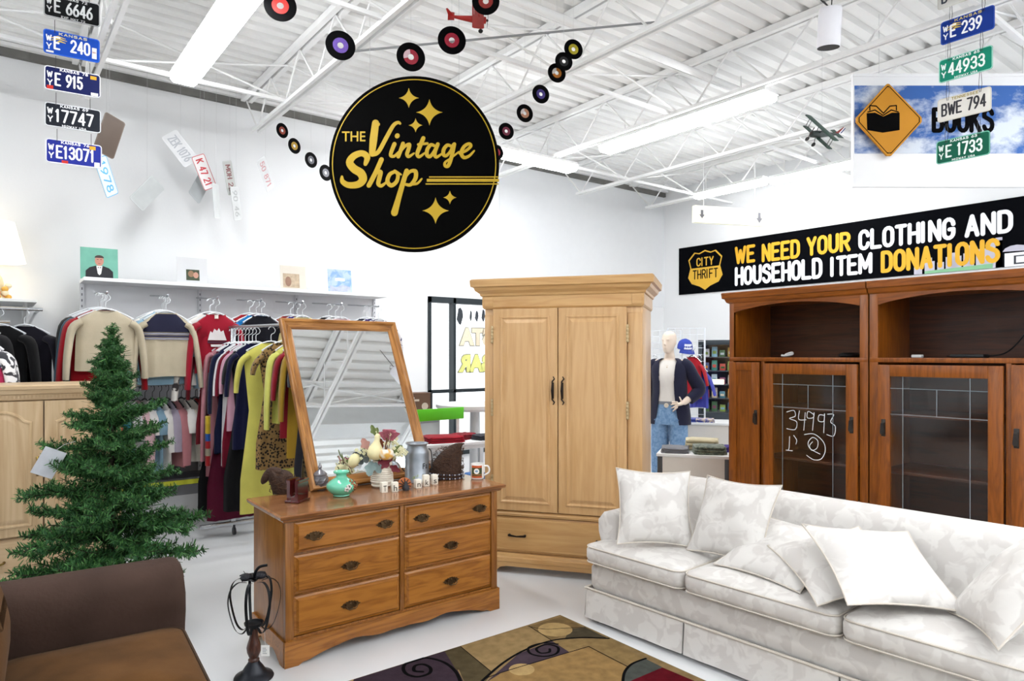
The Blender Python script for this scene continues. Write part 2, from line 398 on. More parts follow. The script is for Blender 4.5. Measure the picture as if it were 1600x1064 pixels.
# bulkhead behind the photographer (seen only in the mirror)
b = MB(); b.box(ROOM_X0, .95, 3.72, ROOM_X1, 1.2, DECK); struct(b.build('ceiling_beam', mat('#d9dbdb', .8, var=.02), smooth=0))

# ---- storefront window on the far left wall
dark_frame = mat('#2b3236', .45, .4, name='dark_window_frame')
b = MB()
b.box(WX0, WALL_Y - .03, WZ1 - .07, WX1, WALL_Y + .08, WZ1); b.box(WX0, WALL_Y - .03, WZ0, WX1, WALL_Y + .08, WZ0 + .05)
for x in (WX0, WX0 + .345, WX0 + 1.2, WX1 - .04): b.box(x, WALL_Y - .03, WZ0, x + .035, WALL_Y + .08, WZ1)
b.box(WX0, WALL_Y - .03, 1.06, WX1, WALL_Y + .06, 1.10)
win = struct(b.build('window_1', dark_frame, smooth=0))
gl = bpy.data.materials.new('clear_glass'); gl.use_nodes = True
_nt = gl.node_tree; _b = _nt.nodes['Principled BSDF']; _nt.nodes.remove(_b)
_o = _nt.nodes['Material Output']; _t = _nt.nodes.new('ShaderNodeBsdfTransparent'); _g = _nt.nodes.new('ShaderNodeBsdfGlossy'); _g.inputs['Roughness'].default_value = .12
_mx = _nt.nodes.new('ShaderNodeMixShader'); _mx.inputs[0].default_value = .035
_nt.links.new(_t.outputs[0], _mx.inputs[1]); _nt.links.new(_g.outputs[0], _mx.inputs[2]); _nt.links.new(_mx.outputs[0], _o.inputs[0])
b = MB(); b.box(WX0, WALL_Y + .03, WZ0, WX1, WALL_Y + .035, WZ1); b.build('pane', gl, win, smooth=0)
# painted window letters, seen in reverse from inside
b = MB()
MIR = Matrix.Diagonal((-1, 1, 1, 1))
for i, (t, x, z, s, mi) in enumerate((('STA', 4.86, 1.73, .27, 0), ('BAR', 4.86, 1.40, .27, 1))):
    b.mi = mi; b.text(t, s, up(x, WALL_Y + .022, z) @ MIR, .95, .016, .001)
    b.mi = 2; b.text(t, s, up(x, WALL_Y + .027, z) @ MIR, .95, .026, .001)
b.mi = 3
for x, z, w, h in ((4.62, 1.99, .05, .11), (4.78, 2.0, .02, .07), (4.87, 2.0, .03, .07), (4.97, 2.01, .03, .08)):
    b.flat([(x + w * (.9 + .3 * math.sin(3 * q)) * math.cos(q * .7), z + h * math.sin(q * .7)) for q in range(9)], WALL_Y + .02)
b.build('lettering', [mat('#e6d9c0', .7), mat('#e4e58a', .7), mat('#8d8d80', .7), mat('#3a3f45', .7)], win, smooth=0)
# pavement and a bright facade far outside
b = MB(); b.box(-2, 7.25, -.12, 14, 16, -.02); struct(b.build('exterior_pavement', mat('#d8d8d6', .9), smooth=0))

# ---- fluorescent strip lights
tube_mat = emit('#fbfdff', LAMP, 'fluorescent_diffuser')
def strip(loc, length, along, label, w=.2, drop=.18):
    t = thing('strip_light', label, 'ceiling light', loc, R(90) if along == 'y' else 0, 'fluorescent strip lights under the joists')
    b = MB(); b.prism([(-w/2 - .004, .013), (-w/2 + .02, .05), (w/2 - .02, .05), (w/2 + .004, .013)], -length/2, length/2, 'yz'); b.build('housing', steel_white, t, smooth=0)
    b = MB(); h = length/2 - .01; k = w/2 - .006
    b.prism([(k, .012), (k, -.02), (k * .75, -.045), (-k * .75, -.045), (-k, -.02), (-k, .012)], -h, h, 'yz')
    b.build('diffuser', tube_mat, t, smooth=60)
    for x in (-length * .35, length * .35):
        b = MB(); b.tube([(x, 0, .05), (x, 0, .05 + drop)], .006, 6); b.build('hanger_rod', steel_white, t)
    return t
strip((1.2, 4.43, 3.62), 2.44, 'y', 'fluorescent strip light running off the top edge above the left wall')
strip((4.97, 3.97, 3.60), 1.85, 'y', 'fluorescent strip light between the records and the books sign')
strip((3.98, 5.62, 3.60), 2.44, 'x', 'fluorescent strip light partly hidden behind the round black shop sign')
strip((7.38, 5.10, 3.60), 1.0, 'y', 'far fluorescent strip light right above the yellow arrow sign', .14)
strip((7.46, 4.02, 3.60), 1.1, 'y', 'fluorescent strip light end to end with the one above the arrow sign', .14)
for x, y, al in ((-2.2, 3.6, 'y'), (1.3, -.6, 'y'), (5.0, -.6, 'y'), (-2.2, -.6, 'y'), (1.3, -3.2, 'y'), (5.0, -3.2, 'y'), (7.4, -.6, 'y'), (3.1, -.9, 'y')):  # extra strips added outside the frame to brighten the room
    strip((x, y, 3.62), 2.44, al, 'added fluorescent strip light outside the frame, brightening the shop')
# ================================================================ large furniture
def rrect(x0, y0, x1, y1, r, z, n=5):
    out = []
    for cx, cy, a0 in ((x1 - r, y1 - r, 0), (x0 + r, y1 - r, 90), (x0 + r, y0 + r, 180), (x1 - r, y0 + r, 270)):
        for q in range(n + 1):
            a = R(a0 + 90 * q / n); out.append((cx + r * math.cos(a), cy + r * math.sin(a), z))
    return out
def cushion(b, x0, y0, x1, y1, z0, z1, r=.05, crown=.025):
    h = z1 - z0; c = min(.035, h * .3)
    R_ = [(z0, .03), (z0 + .006, .012), (z0 + c, 0), (z1 - c, 0), (z1 - .008, .012), (z1, .03), (z1 + crown * .5, .09), (z1 + crown * .9, .16), (z1 + crown, .2)]
    b.loft([rrect(x0 + i, y0 + i, x1 - i, y1 - i, max(.01, r - i * .2), z) for z, i in R_])
    return b
def piping(b, x0, y0, x1, y1, z, r=.05, t=.0055):
    b.tube(rrect(x0 + .004, y0 + .004, x1 - .004, y1 - .004, r, z), t, 6, closed=True)
def ogee(b, x0, y0, x1, y1, steps, sides='flr'):
    """stacked moulding: steps = [(z, overhang)], front = -y, back stays flush"""
    b.loft([[(x0 - (o if 'l' in sides else 0), y0 - o, z), (x1 + (o if 'r' in sides else 0), y0 - o, z), (x1 + (o if 'r' in sides else 0), y1, z), (x0 - (o if 'l' in sides else 0), y1, z)] for z, o in steps])
def raised_front(b, x0, z0, x1, z1, y, t, lip=.018, inset=.008):
    """drawer front / raised field: flat slab whose edge is moulded back"""
    def ring(i, yy): return [(x0 + i, yy, z0 + i), (x1 - i, yy, z0 + i), (x1 - i, yy, z1 - i), (x0 + i, yy, z1 - i)]
    b.loft([ring(0, y), ring(0, y - t * .45), ring(lip * .5, y - t * .6), ring(lip, y - t), ring(lip + .004, y - t)])
def frame4(b, x0, z0, x1, z1, w, y0, y1, bev=.003):
    b.box(x0, y0, z0, x0 + w, y1, z1, bev); b.box(x1 - w, y0, z0, x1, y1, z1, bev)
    b.box(x0 + w, y0, z0, x1 - w, y1, z0 + w, bev); b.box(x0 + w, y0, z1 - w, x1 - w, y1, z1, bev)

# ---------------------------------------------------------------- oak dresser
OAK_X = wood('#a3692a', '#7b4815', 'x', 1.0, .32); OAK_Z = wood('#94602a', '#714214', 'z', 1.0, .34); OAK_T = wood('#9a6840', '#6f4524', 'x', .8, .2, coat=.4)
GROOVE = mat('#3c2210', .6)
brass = mat('#5a4630', .38, .85, var=.2, scale=40, name='aged_brass')
DW, DD, DH = 1.276, .495, .745
dr = thing('oak_dresser', 'six drawer oak dresser with brass pulls and a scalloped base', 'dresser', (1.155, 3.29, 0))
b = MB(); b.box(0, .02, .09, DW, DD, DH - .04, .004); b.box(0, 0, .09, .042, .03, DH - .04, .004); b.box(DW - .042, 0, .09, DW, .03, DH - .04, .004)
b.box(DW / 2 - .012, .004, .12, DW / 2 + .012, .03, DH - .04, .002); b.box(.04, .006, .115, DW - .04, .03, .135, .002); b.build('body', OAK_Z, dr)
b = MB(); ogee(b, 0, 0, DW, DD, [(DH - .042, .004), (DH - .036, .016), (DH - .026, .020), (DH - .020, .034), (DH - .006, .038), (DH, .032)]); b.build('top', OAK_T, dr, smooth=25)
b = MB()
def scallop(x0, x1, zt, foot, hi):
    pts = [(x0, zt), (x0, 0), (x0 + foot * .75, 0)]
    n = 28; L0, L1 = x0 + foot, x1 - foot
    for q in range(n + 1):
        u = q / n; s = math.sin(math.pi * u)
        z = hi * (min(1, s * 2.6)) * (.86 + .14 * math.cos(u * math.pi * 8)) - .012 * max(0, 1 - abs(u - .5) * 12)
        pts.append((L0 + (L1 - L0) * u, max(.012, z)))
    return pts + [(x1 - foot * .75, 0), (x1, 0), (x1, zt)]
b.prism(scallop(-.008, DW + .008, .125, .09, .062), -.012, .012)
b.prism(scallop(0.002, DD, .125, .07, .05), -.010, .012, 'yz'); b.prism(scallop(0.002, DD, .125, .07, .05), DW - .012, DW + .010, 'yz')
b.build('plinth', OAK_X, dr, smooth=20)
def bat_pull(par, x, y, z, s=1.0):
    half = [(0, .019), (.008, .022), (.014, .016), (.022, .019), (.028, .012), (.038, .013), (.044, .004), (.056, .001), (.044, -.005), (.040, -.012), (.030, -.010), (.024, -.018), (.014, -.014), (.008, -.023), (0, -.027)]
    pts = [(x + u * s, z + v * s) for u, v in half] + [(x - u * s, z + v * s) for u, v in half[-2:0:-1]]
    b = MB(); b.prism(pts, y - .003, y)
    for dx in (-.028 * s, .028 * s): b.tube([(x + dx, y - .003, z + .004), (x + dx, y - .018, z + .004)], [.006, .005], 8)
    b.ball((x, y - .004, z + .006), .006, .004, .007, 8, 6)
    pull = b.build('pull', brass, par, smooth=20)
    b = MB(); b.tube([(x - .028 * s, y - .017, z + .003), (x - .027 * s, y - .021, z - .010), (x - .014 * s, y - .023, z - .017), (x, y - .023, z - .015), (x + .014 * s, y - .023, z - .017), (x + .027 * s, y - .021, z - .010), (x + .028 * s, y - .017, z + .003)], .0032, 8)
    b.build('bail', brass, pull)
rows = [(.572, .700), (.352, .560), (.142, .340)]
rows = [(.546, .698), (.345, .533), (.140, .332)]
for ri, (z0, z1) in enumerate(rows):
    for ci in (0, 1):
        x0 = .044 + ci * (DW / 2 - .028); x1 = x0 + DW / 2 - .060
        b = MB(); raised_front(b, x0, z0, x1, z1, .022, .030, .020)
        d = b.build('drawer', OAK_X, dr, smooth=20)
        d.data.materials.append(GROOVE)
        w = x1 - x0; zc = (z0 + z1) / 2
        for px in ((x0 + w * .17, x0 + w * .84) if ri == 0 else ((x0 + x1) / 2,)): bat_pull(d, px, -.009, zc, 1.0)

# ---------------------------------------------------------------- leaning dresser mirror
FRAME_Z = wood('#b07a40', '#744619', 'z', 1.0, .3); FRAME_X = wood('#b07a40', '#744619', 'x', 1.0, .3)
MW, MH = .815, 1.085
mirror = thing('dresser_mirror', 'tall oak framed mirror leaning back on the dresser', 'mirror', (1.455, 3.745, .746))
lean = math.atan2(.45, .985)
mirror.rotation_euler = (-lean, 0, R(3.5))
def rail(b, L, w, mit, t=.035):
    """mitred rail profile along x: outer edge z=0, inner edge z=w"""
    prof = [(0, 0), (0, -t * .8), (.006, -t), (w * .30, -t), (w * .42, -t * .72), (w * .8, -t * .62), (w, -t * .35), (w, 0)]
    b.loft([[(0 + z * mit, y, z) for z, y in prof], [(L - z * mit, y, z) for z, y in prof]])
w = .068
for nm, L, pos, rot, mt in (('rail', MW, (0, 0, 0), 0, FRAME_X), ('rail', MW, (MW, 0, MH), 180, FRAME_X), ('stile', MH, (0, 0, MH), 90, FRAME_X), ('stile', MH, (MW, 0, 0), -90, FRAME_X)):
    b = MB(); rail(b, L, w, 1); o = b.build(nm, mt, mirror, smooth=25); o.location = pos; o.rotation_euler = (0, R(rot), 0)
silver = bpy.data.materials.new('silvered_glass'); silver.use_nodes = True
_p = silver.node_tree.nodes['Principled BSDF']; _p.inputs['Metallic'].default_value = 1; _p.inputs['Roughness'].default_value = .015; _p.inputs['Base Color'].default_value = (.84, .87, .88, 1)
b = MB(); b.box(w - .01, -.012, w - .01, MW - w + .01, -.006, MH - w + .01); b.build('glass', silver, mirror, smooth=0)
b = MB(); b.box(.01, -.005, .01, MW - .01, .008, MH - .01); b.build('backing', mat('#6b4a2c', .8), mirror, smooth=0)

# ---------------------------------------------------------------- pale maple armoire
MAP_Z = wood('#cda676', '#bf9664', 'z', .6, .33, .45); MAP_X = wood('#cba26c', '#ba8d57', 'x', .6, .33, .45)
AW, AD = 1.10, .60
ar = thing('maple_armoire', 'tall pale maple armoire with two panelled doors over one drawer', 'armoire', (2.789, 3.926, 0), R(-54.3))
b = MB(); b.box(0, .012, .09, AW, AD, 1.93, .004)
b.box(0, 0, .42, .066, .03, 1.80, .008); b.box(AW - .10, 0, .42, AW, .03, 1.80, .008)
b.box(0, .004, .40, AW, .03, .43, .004)
b.build('carcass', MAP_Z, ar)
b = MB(); ogee(b, 0, 0, AW, AD, [(1.84, .004), (1.852, .012), (1.925, .012), (1.93, .022), (1.945, .026), (1.965, .052), (1.985, .060), (1.992, .078), (2.035, .082), (2.045, .070)])
b.box(.0, -.016, 1.855, .07, 0, 1.925, .004); b.box(AW - .07, -.016, 1.855, AW, 0, 1.925, .004)
b.build('cornice', MAP_X, ar, smooth=20)
b = MB(); ogee(b, 0, 0, AW, AD, [(.398, .008), (.404, .016), (.418, .020), (.428, .010), (.434, .004)]); b.build('waist_moulding', MAP_X, ar, smooth=25)
b = MB(); ogee(b, 0, 0, AW, AD, [(.082, .020), (.086, .028), (.112, .028), (.118, .020), (.135, .014), (.14, .004)])
b.prism([(-.02, .085), (-.02, 0), (.055, 0), (.075, .018), (.10, .022), (.125, .044), (.17, .052), (AW - .17, .052), (AW - .125, .044), (AW - .10, .022), (AW - .075, .018), (AW - .055, 0), (AW + .02, 0), (AW + .02, .085)], -.022, .006)
b.prism([(-.02, .085), (-.02, 0), (.06, 0), (.10, .045), (AD - .10, .045), (AD - .06, 0), (AD, 0), (AD, .085)], AW - .004, AW + .02, 'yz')
b.prism([(-.02, .085), (-.02, 0), (.06, 0), (.10, .045), (AD - .10, .045), (AD - .06, 0), (AD, 0), (AD, .085)], -.02, .004, 'yz')
b.build('plinth', MAP_X, ar, smooth=20)
blackiron = mat('#2a2320', .42, .8, var=.1)
for s in (0, 1):
    x0, x1 = ((.07, .531), (.537, .998))[s]; z0, z1 = .44, 1.838
    b = MB(); b.box(x0, -.022, z0, x1, .004, z1, .004)
    def ring(i, yy): return [(x0 + i, yy, z0 + i), (x1 - i, yy, z0 + i), (x1 - i, yy, z1 - i), (x0 + i, yy, z1 - i)]
    b.loft([ring(.052, -.0225), ring(.056, -.029), ring(.064, -.029), ring(.070, -.0235), ring(.078, -.0225), ring(.100, -.031), ring(.104, -.031)])
    d = b.build('door', MAP_Z, ar, smooth=20)
    hx = x1 - .03 if s == 0 else x0 + .03
    b = MB(); zc = 1.275
    b.tube([(hx, -.022, zc + .095), (hx + .010, -.026, zc + .08), (hx - .006, -.027, zc + .06), (hx, -.045, zc + .045), (hx, -.052, zc), (hx, -.045, zc - .045), (hx - .006, -.027, zc - .06), (hx + .010, -.026, zc - .08), (hx, -.022, zc - .095)], [.004, .005, .005, .006, .009, .006, .005, .005, .004], 8)
    b.box(hx - .006, -.026, zc - .055, hx + .006, -.020, zc + .055, .002)
    b.build('handle', blackiron, d)
    for z in (.62, 1.15, 1.66):
        b = MB(); hxx = x0 - .006 if s == 0 else x1 + .006
        b.box(hxx - .007, -.026, z - .06, hxx + .007, .0, z + .06, .002)
        for q in range(5): b.box(hxx - .009, -.028, z - .058 + q * .024, hxx + .009, -.004, z - .040 + q * .024, .002)
        b.build('hinge', mat('#b9a37c', .4, .6), d)
b = MB(); raised_front(b, .022, .15, AW - .022, .392, .012, .022, .016); d = b.build('drawer', MAP_X, ar, smooth=20)
for hx in (.245, AW - .245):
    b = MB(); b.tube([(hx - .055, -.012, .268), (hx - .055, -.026, .268), (hx - .05, -.032, .268), (hx, -.034, .264), (hx + .05, -.032, .268), (hx + .055, -.026, .268), (hx + .055, -.012, .268)], [.009, .010, .008, .0055, .008, .010, .009], 8)
    b.build('handle', blackiron, d)

# ---------------------------------------------------------------- low pale cabinet behind the tree
PAL_Z = wood('#cab08c', '#b59873', 'z', .5, .4, .4, coat=.05); PAL_X = wood('#cbb18e', '#b69a76', 'x', .5, .4, .4, coat=.05)
CX0, CW, CD = -.135, .86, .5
cb = thing('pale_cabinet', 'low whitewashed cabinet with arched panel doors behind the tree', 'cabinet', (CX0, 5.2, 0))
b = MB(); b.box(0, .012, .06, CW, CD, 1.25, .004); b.box(0, 0, 0, CW, CD, .09, .004); b.build('carcass', PAL_Z, cb)
b = MB(); ogee(b, 0, 0, CW, CD, [(1.235, .004), (1.24, .012), (1.255, .014), (1.27, .016), (1.278, .03), (1.30, .034), (1.305, .046), (1.325, .048), (1.332, .04)])
for q in range(44): b.box(q * CW / 44 + .003, -.020, 1.25, q * CW / 44 + .013, -.012, 1.266)
b.build('cornice', PAL_X, cb, smooth=20)
antique = mat('#8a7440', .35, .9)
def arch_ring(x0, z0, x1, z1, i, y, rise=.07):
    a, c = x0 + i, x1 - i; zb, zt = z0 + i, z1 - i; sh = zt - rise; pts = [(a, y, zb), (c, y, zb), (c, y, sh)]
    k = (c - a) * .12
    for q in range(13):
        u = 1 - q / 12; x = a + k + (c - a - 2 * k) * u; pts.append((x, y, sh + .012 + (rise - .012) * math.sin(math.pi * u) ** .7))
    pts.append((a, y, sh)); return pts
for s in (0, 1):
    x0, x1 = ((.012, .426), (.434, .848))[s]; z0, z1 = .40, 1.23
    b = MB(); b.box(x0, -.02, z0, x1, .004, z1, .004)
    b.loft([arch_ring(x0, z0, x1, z1, i, y) for i, y in ((.055, -.0205), (.060, -.028), (.068, -.028), (.074, -.021), (.080, -.0205), (.105, -.029), (.110, -.029))])
    d = b.build('door', PAL_Z, cb, smooth=20)
    hx = x1 - .028 if s == 0 else x0 + .028
    b = MB(); b.tube([(hx, -.02, .88), (hx, -.03, .87), (hx + .003, -.036, .84), (hx, -.042, .80), (hx, -.034, .775), (hx, -.02, .77)], [.010, .008, .006, .009, .007, .009], 8); b.build('handle', antique, d)
b = MB(); raised_front(b, .012, .10, CW - .012, .385, .012, .024, .018); d = b.build('drawer', PAL_X, cb, smooth=20)
for hx in (.18, CW - .18):
    b = MB(); b.tube([(hx - .05, -.01, .25), (hx - .046, -.034, .25), (hx, -.040, .235), (hx + .046, -.034, .25), (hx + .05, -.01, .25)], [.009, .006, .007, .006, .009], 8); b.build('handle', antique, d)

# ---------------------------------------------------------------- mission bookcases
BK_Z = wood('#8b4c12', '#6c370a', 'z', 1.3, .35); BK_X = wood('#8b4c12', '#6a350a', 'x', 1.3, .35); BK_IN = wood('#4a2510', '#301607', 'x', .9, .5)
pewter = mat('#3d3a38', .4, .8, var=.15)
def bookcase(label, y_left, mirrored):
    W, D, Hh = 1.056, .52, 2.0
    t = thing('oak_bookcase', label, 'bookcase', (4.6, y_left, 0), R(-90), 'mission bookcases behind the cream sofa')
    fx = (lambda x: W - x) if mirrored else (lambda x: x)
    def bx(b, x0, y0, z0, x1, y1, z1, bev=.003):
        a, c = sorted((fx(x0), fx(x1))); b.box(a, y0, z0, c, y1, z1, bev)
    b = MB(); bx(b, 0, 0, 0, .04, D, 1.93); bx(b, W - .04, 0, 0, W, D, 1.93)
    bx(b, 0, -.004, 1.47, W, .03, 1.50); bx(b, 0, 0, 0, W, .03, .09)
    bx(b, .04, 0, 1.90, W - .04, .02, 1.93)
    bx(b, .272, 0, .09, .30, .03, 1.47); bx(b, W - .055, -.002, .09, W, .02, 1.93); bx(b, 0, -.002, .09, .04, .02, 1.93); bx(b, .26, .03, .06, .28, D, 1.47)
    b.build('carcass', BK_Z, t)
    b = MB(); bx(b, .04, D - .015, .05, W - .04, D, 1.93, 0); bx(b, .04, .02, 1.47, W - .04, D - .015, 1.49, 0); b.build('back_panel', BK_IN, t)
    b = MB(); n = 16
    arch = [(.04 + (W - .095) * q / n, 1.845 + .055 * math.sin(math.pi * q / n) ** .8) for q in range(n + 1)]
    pts = [(fx(x), z) for x, z in [(.04, 1.93)] + arch + [(W - .055, 1.93)]]
    b.prism(pts, -.002, .02); b.build('arched_rail', BK_X, t, smooth=15)
    b = MB(); ogee(b, 0, 0, W, D, [(1.915, .002), (1.925, .018), (1.95, .028), (1.955, .042), (1.995, .046), (2.0, .042)], 'r' if mirrored else 'l'); b.build('cornice', BK_X, t, smooth=20)
    for z in (.42, .75, 1.12):
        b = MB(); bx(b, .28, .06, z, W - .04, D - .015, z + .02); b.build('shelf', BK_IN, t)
    # narrow panelled wood door
    b = MB(); a, c = sorted((fx(.008), fx(.268))); frame4(b, a, .095, c, 1.462, .062, -.022, 0); b.box(a + .06, -.012, .15, c - .06, -.004, 1.41)
    d = b.build('wood_door', BK_Z, t)
    def pull(par, x, z):
        b = MB(); b.box(x - .013, -.027, z - .055, x + .013, -.0215, z + .055, .002); b.box(x - .010, -.036, z + .015, x + .010, -.027, z + .035, .003)
        b.prism([(x - .009, z + .03), (x + .009, z + .03), (x + .015, z - .03), (x + .011, z - .042), (x - .011, z - .042), (x - .015, z - .03)], -.042, -.034); b.build('pull', pewter, par)
    pull(d, fx(.242), 1.05)
    # leaded glass door
    a, c = sorted((fx(.306), fx(W - .062))); b = MB(); frame4(b, a, .095, c, 1.455, .075, -.024, 0)
    d = b.build('glass_door', BK_Z, t)
    pull(d, fx(W - .062 - .036), 1.05)
    b = MB(); b.box(a + .07, -.014, .16, c - .07, -.010, 1.385); pn = b.build('pane', gl, d, smooth=0)
    b = MB(); lead = .0026
    xa, xc = a + .075, c - .075; wd = xc - xa
    for k in (.14, .83): b.tube([(xa + wd * k, -.016, .17), (xa + wd * k, -.016, 1.38)], lead, 6)
    for z in (1.305, 1.14): b.tube([(xa, -.016, z), (xc, -.016, z)], lead, 6)
    b.tube([(xa + wd * .5, -.016, 1.14), (xa + wd * .5, -.016, 1.305)], lead, 6)
    b.build('lead_came', mat('#8d9296', .4, .8), pn)
    return t, d, pn, (xa, xc)
bkl, bdoor, bpane, (gxa, gxc) = bookcase('oak bookcase with white numbers written on its glass door', 3.176, False)
bookcase('oak bookcase with unmarked leaded glass at the right edge', 2.112, True)
# white marker figures on the left pane
def scrawl(b, pts, w, y): b.ribbon([(p.x, p.z) for p in catmull([(u, 0, v) for u, v in pts], 6)], w, y)
b = MB(); W_ = gxc - gxa; Hs = 1.12
def wr(u, v): return (gxa + W_ * u, v)
for st in ([(.20, 1.105), (.30, 1.12), (.32, 1.08), (.24, 1.06), (.34, 1.04), (.32, .985), (.20, .985)], [(.38, 1.12), (.37, 1.06), (.47, 1.06)], [(.46, 1.11), (.44, .985)],
           [(.58, 1.10), (.50, 1.12), (.49, 1.075), (.57, 1.08), (.58, 1.11), (.56, .99)], [(.72, 1.10), (.65, 1.10), (.64, 1.06), (.71, 1.06), (.72, 1.11), (.71, .98)],
           [(.76, 1.11), (.84, 1.11), (.80, 1.06), (.86, 1.03), (.84, .965), (.75, .97)],
           [(.24, .93), (.23, .84), (.19, .83), (.28, .83)], [(.30, .94), (.34, .91), (.33, .88)],
           [(.56, .91), (.52, .88), (.55, .85), (.62, .87), (.63, .92), (.56, .94), (.50, .90), (.53, .86), (.66, .83)],
           [(.45, .955), (.58, .965), (.70, .92), (.73, .86), (.68, .80), (.58, .785), (.48, .81)]):
    scrawl(b, [wr(*p) for p in st], .005, -.0147)
b.build('marker_writing', mat('#e9eaec', .8), bpane, smooth=0)

# ---------------------------------------------------------------- cream damask sofa
damask = patterned('#dad7d3', '#cecac6', 13.0, .75, .46, .54, 2.5, .1, .12)
creampipe = mat('#cfc7bc', .8, var=.04)
SFR = math.atan2(-.998, .061)
sofa = thing('damask_sofa', 'long cream damask sofa with a pleated skirt and loose cushions', 'sofa', (2.715, 2.835, 0), SFR)
SL = 2.30
b = MB(); cushion(b, .0, .03, SL, .84, .17, .335, .05, .0)
b.build('base', damask, sofa)
# skirt panels, slightly flared, with kick pleats
def skirt(x0, x1, y=.012, nm='skirt', flare=.012):
    b = MB(); n = 14
    for yo, s in ((0, 1), (.008, -1)):
        b.grid(n, 6, lambda u, v: (x0 + (x1 - x0) * u, y + yo - flare * (1 - v) * (1 + .15 * math.sin(u * 17)), .024 + (.185 - .024) * v))
    return b.build(nm, damask, sofa)
for x0, x1 in ((.005, .655), (.665, 1.42), (1.43, SL)): skirt(x0, x1)
b = MB(); b.grid(8, 6, lambda u, v: (-.002 - .016 * (1 - v), .02 + .80 * u, .022 + .163 * v)); b.build('skirt', damask, sofa)
b = MB(); b.tube([(-.005, .012, .187), (SL, .012, .187)], .007, 6); b.tube([(-.004, .012, .187), (-.004, .82, .187)], .007, 6); b.build('skirt_piping', creampipe, sofa)
b = MB()
for x, y in ((.05, .06), (.05, .78), (SL - .05, .06), (SL - .05, .78)): 
    b = MB(); b.box(x - .025, y - .025, 0, x + .025, y + .025, .18, .004); b.build('leg', mat('#2b211b', .5), sofa)
# tight back with a soft rolled top
b = MB(); prof = [(.84, .2), (.845, .45), (.85, .66), (.82, .73), (.76, .765), (.69, .765), (.63, .745), (.60, .70), (.575, .6), (.55, .46), (.54, .33), (.54, .2)]
b.loft([[(x, y + (.03 if e else 0) * (1 if y < .7 else -1), z - (.03 if e and z > .6 else 0)) for y, z in prof] for x, e in ((.02, 1), (.035, 0), (.5, 0), (1.2, 0), (1.9, 0), (SL - .03, 0), (SL - .015, 1))])
b.build('back', damask, sofa, smooth=60)
# low set back arms
for xa, xb, s in ((-.01, .13, -1), (SL - .13, SL + .01, 1)):
    b = MB(); prof = [(xa + .02, .2), (xa + .015, .42), (xa - .012 * (s < 0), .50), (xa - .015 * (s < 0), .56), (xa + .02, .60), (xa + .07, .61), (xb - .03, .60), (xb + .01 * (s > 0), .56), (xb, .50), (xb - .012, .42), (xb - .01, .2)]
    cx = (xa + xb) / 2
    b.loft([[(cx + (x - cx) * k, y, .4 + (z - .4) * k) for x, z in prof] for y, k in ((.135, .86), (.145, .96), (.16, 1), (.4, 1), (.62, 1), (.82, .98))])
    b.build('arm', damask, sofa, smooth=50)
for i, (x0, x1) in enumerate(((.0, .655), (.662, 1.425), (1.432, SL))):
    b = MB()
    if i == 0:
        def T(i_, z): return rrect(x0 + i_, -.012 + i_, x1 - i_, .56 - i_, .04, z)
        c = cushion(b, x0, -.012, x1, .56, .335, .445, .05, .022)
    else: cushion(b, x0, -.012, x1, .56, .335, .445, .05, .024)
    o = b.build('seat_cushion', damask, sofa, smooth=60)
    b = MB(); piping(b, x0, -.012, x1, .56, .430, .05, .0042); piping(b, x0, -.012, x1, .56, .346, .05, .0042); b.build('piping', creampipe, o)
def pillow_mesh(w, h, t, seed, mt, dent=0.0):
    r = random.Random(seed); ph = [r.uniform(0, 6) for _ in range(6)]
    b = MB(); n = 18
    def surf(sg):
        def f(u, v):
            x, y = 2 * u - 1, 2 * v - 1
            X = x * w / 2 * (1 - .10 * (1 - y * y)) ; Z = y * h / 2 * (1 - .10 * (1 - x * x))
            k = max(0, (1 - x ** 2) * (1 - y ** 2)) ** .55
            wr = .10 * math.sin(5 * x + 3 * y + ph[0]) * k + .07 * math.sin(9 * y - 4 * x + ph[1]) * k
            Y = sg * t / 2 * k * (1 + wr)
            if dent: Z -= dent * math.exp(-(x * 2.2) ** 2) * max(0, y) ** 2
            return (X, Y, Z)
        return f
    b.grid(n, n, surf(-1)); b.grid(n, n, surf(1))
    bmesh.ops.remove_doubles(b.bm, verts=b.bm.verts, dist=1e-5)
    return b.build('throw_pillow', mt, None, smooth=80)
def sofa_at(u, v, z): return Vector((2.715 + .061 * u + .998 * v, 2.835 - .998 * u + .061 * v, z))
def pillow(label, u, v, z, w, h, t, yaw, pitch, roll, seed, dent=0):
    o = pillow_mesh(w, h, t, seed, damask, dent)
    o.matrix_world = Matrix.Translation(sofa_at(u, v, z)) @ Matrix.Rotation(SFR + R(yaw), 4, 'Z') @ Matrix.Rotation(R(pitch), 4, 'X') @ Matrix.Rotation(R(roll), 4, 'Y')
    tag(o, label, 'pillow', 'cream throw pillows on the damask sofa')
    edge = MB(); rim = []
    for q in range(48):
        s = q / 12; k = int(s); f = s - k; x, y = [(-1 + 2*f, -1), (1, -1 + 2*f), (1 - 2*f, 1), (-1, 1 - 2*f)][k % 4]
        rim.append((x * w / 2 * (1 - .10 * (1 - y*y)), 0, y * h / 2 * (1 - .10 * (1 - x*x)) - (dent * math.exp(-(x*2.2)**2) * max(0, y)**2 if dent else 0)))
    edge.tube(rim, .004, 6, closed=True); edge.build('piping', creampipe, o)
    return o
pillow('cream pillow standing upright in the corner beside the low sofa arm', .335, .205, .675, .42, .42, .15, 50, -22, 3, 1)
pillow('cream pillow leaning on the sofa back right of the corner pillow', .735, .34, .66, .46, .43, .16, -6, -27, -2, 2)
pillow('cream pillow lying lowest of the three slumped pillows', 1.02, .31, .56, .48, .46, .14, -6, -66, 2, 3)
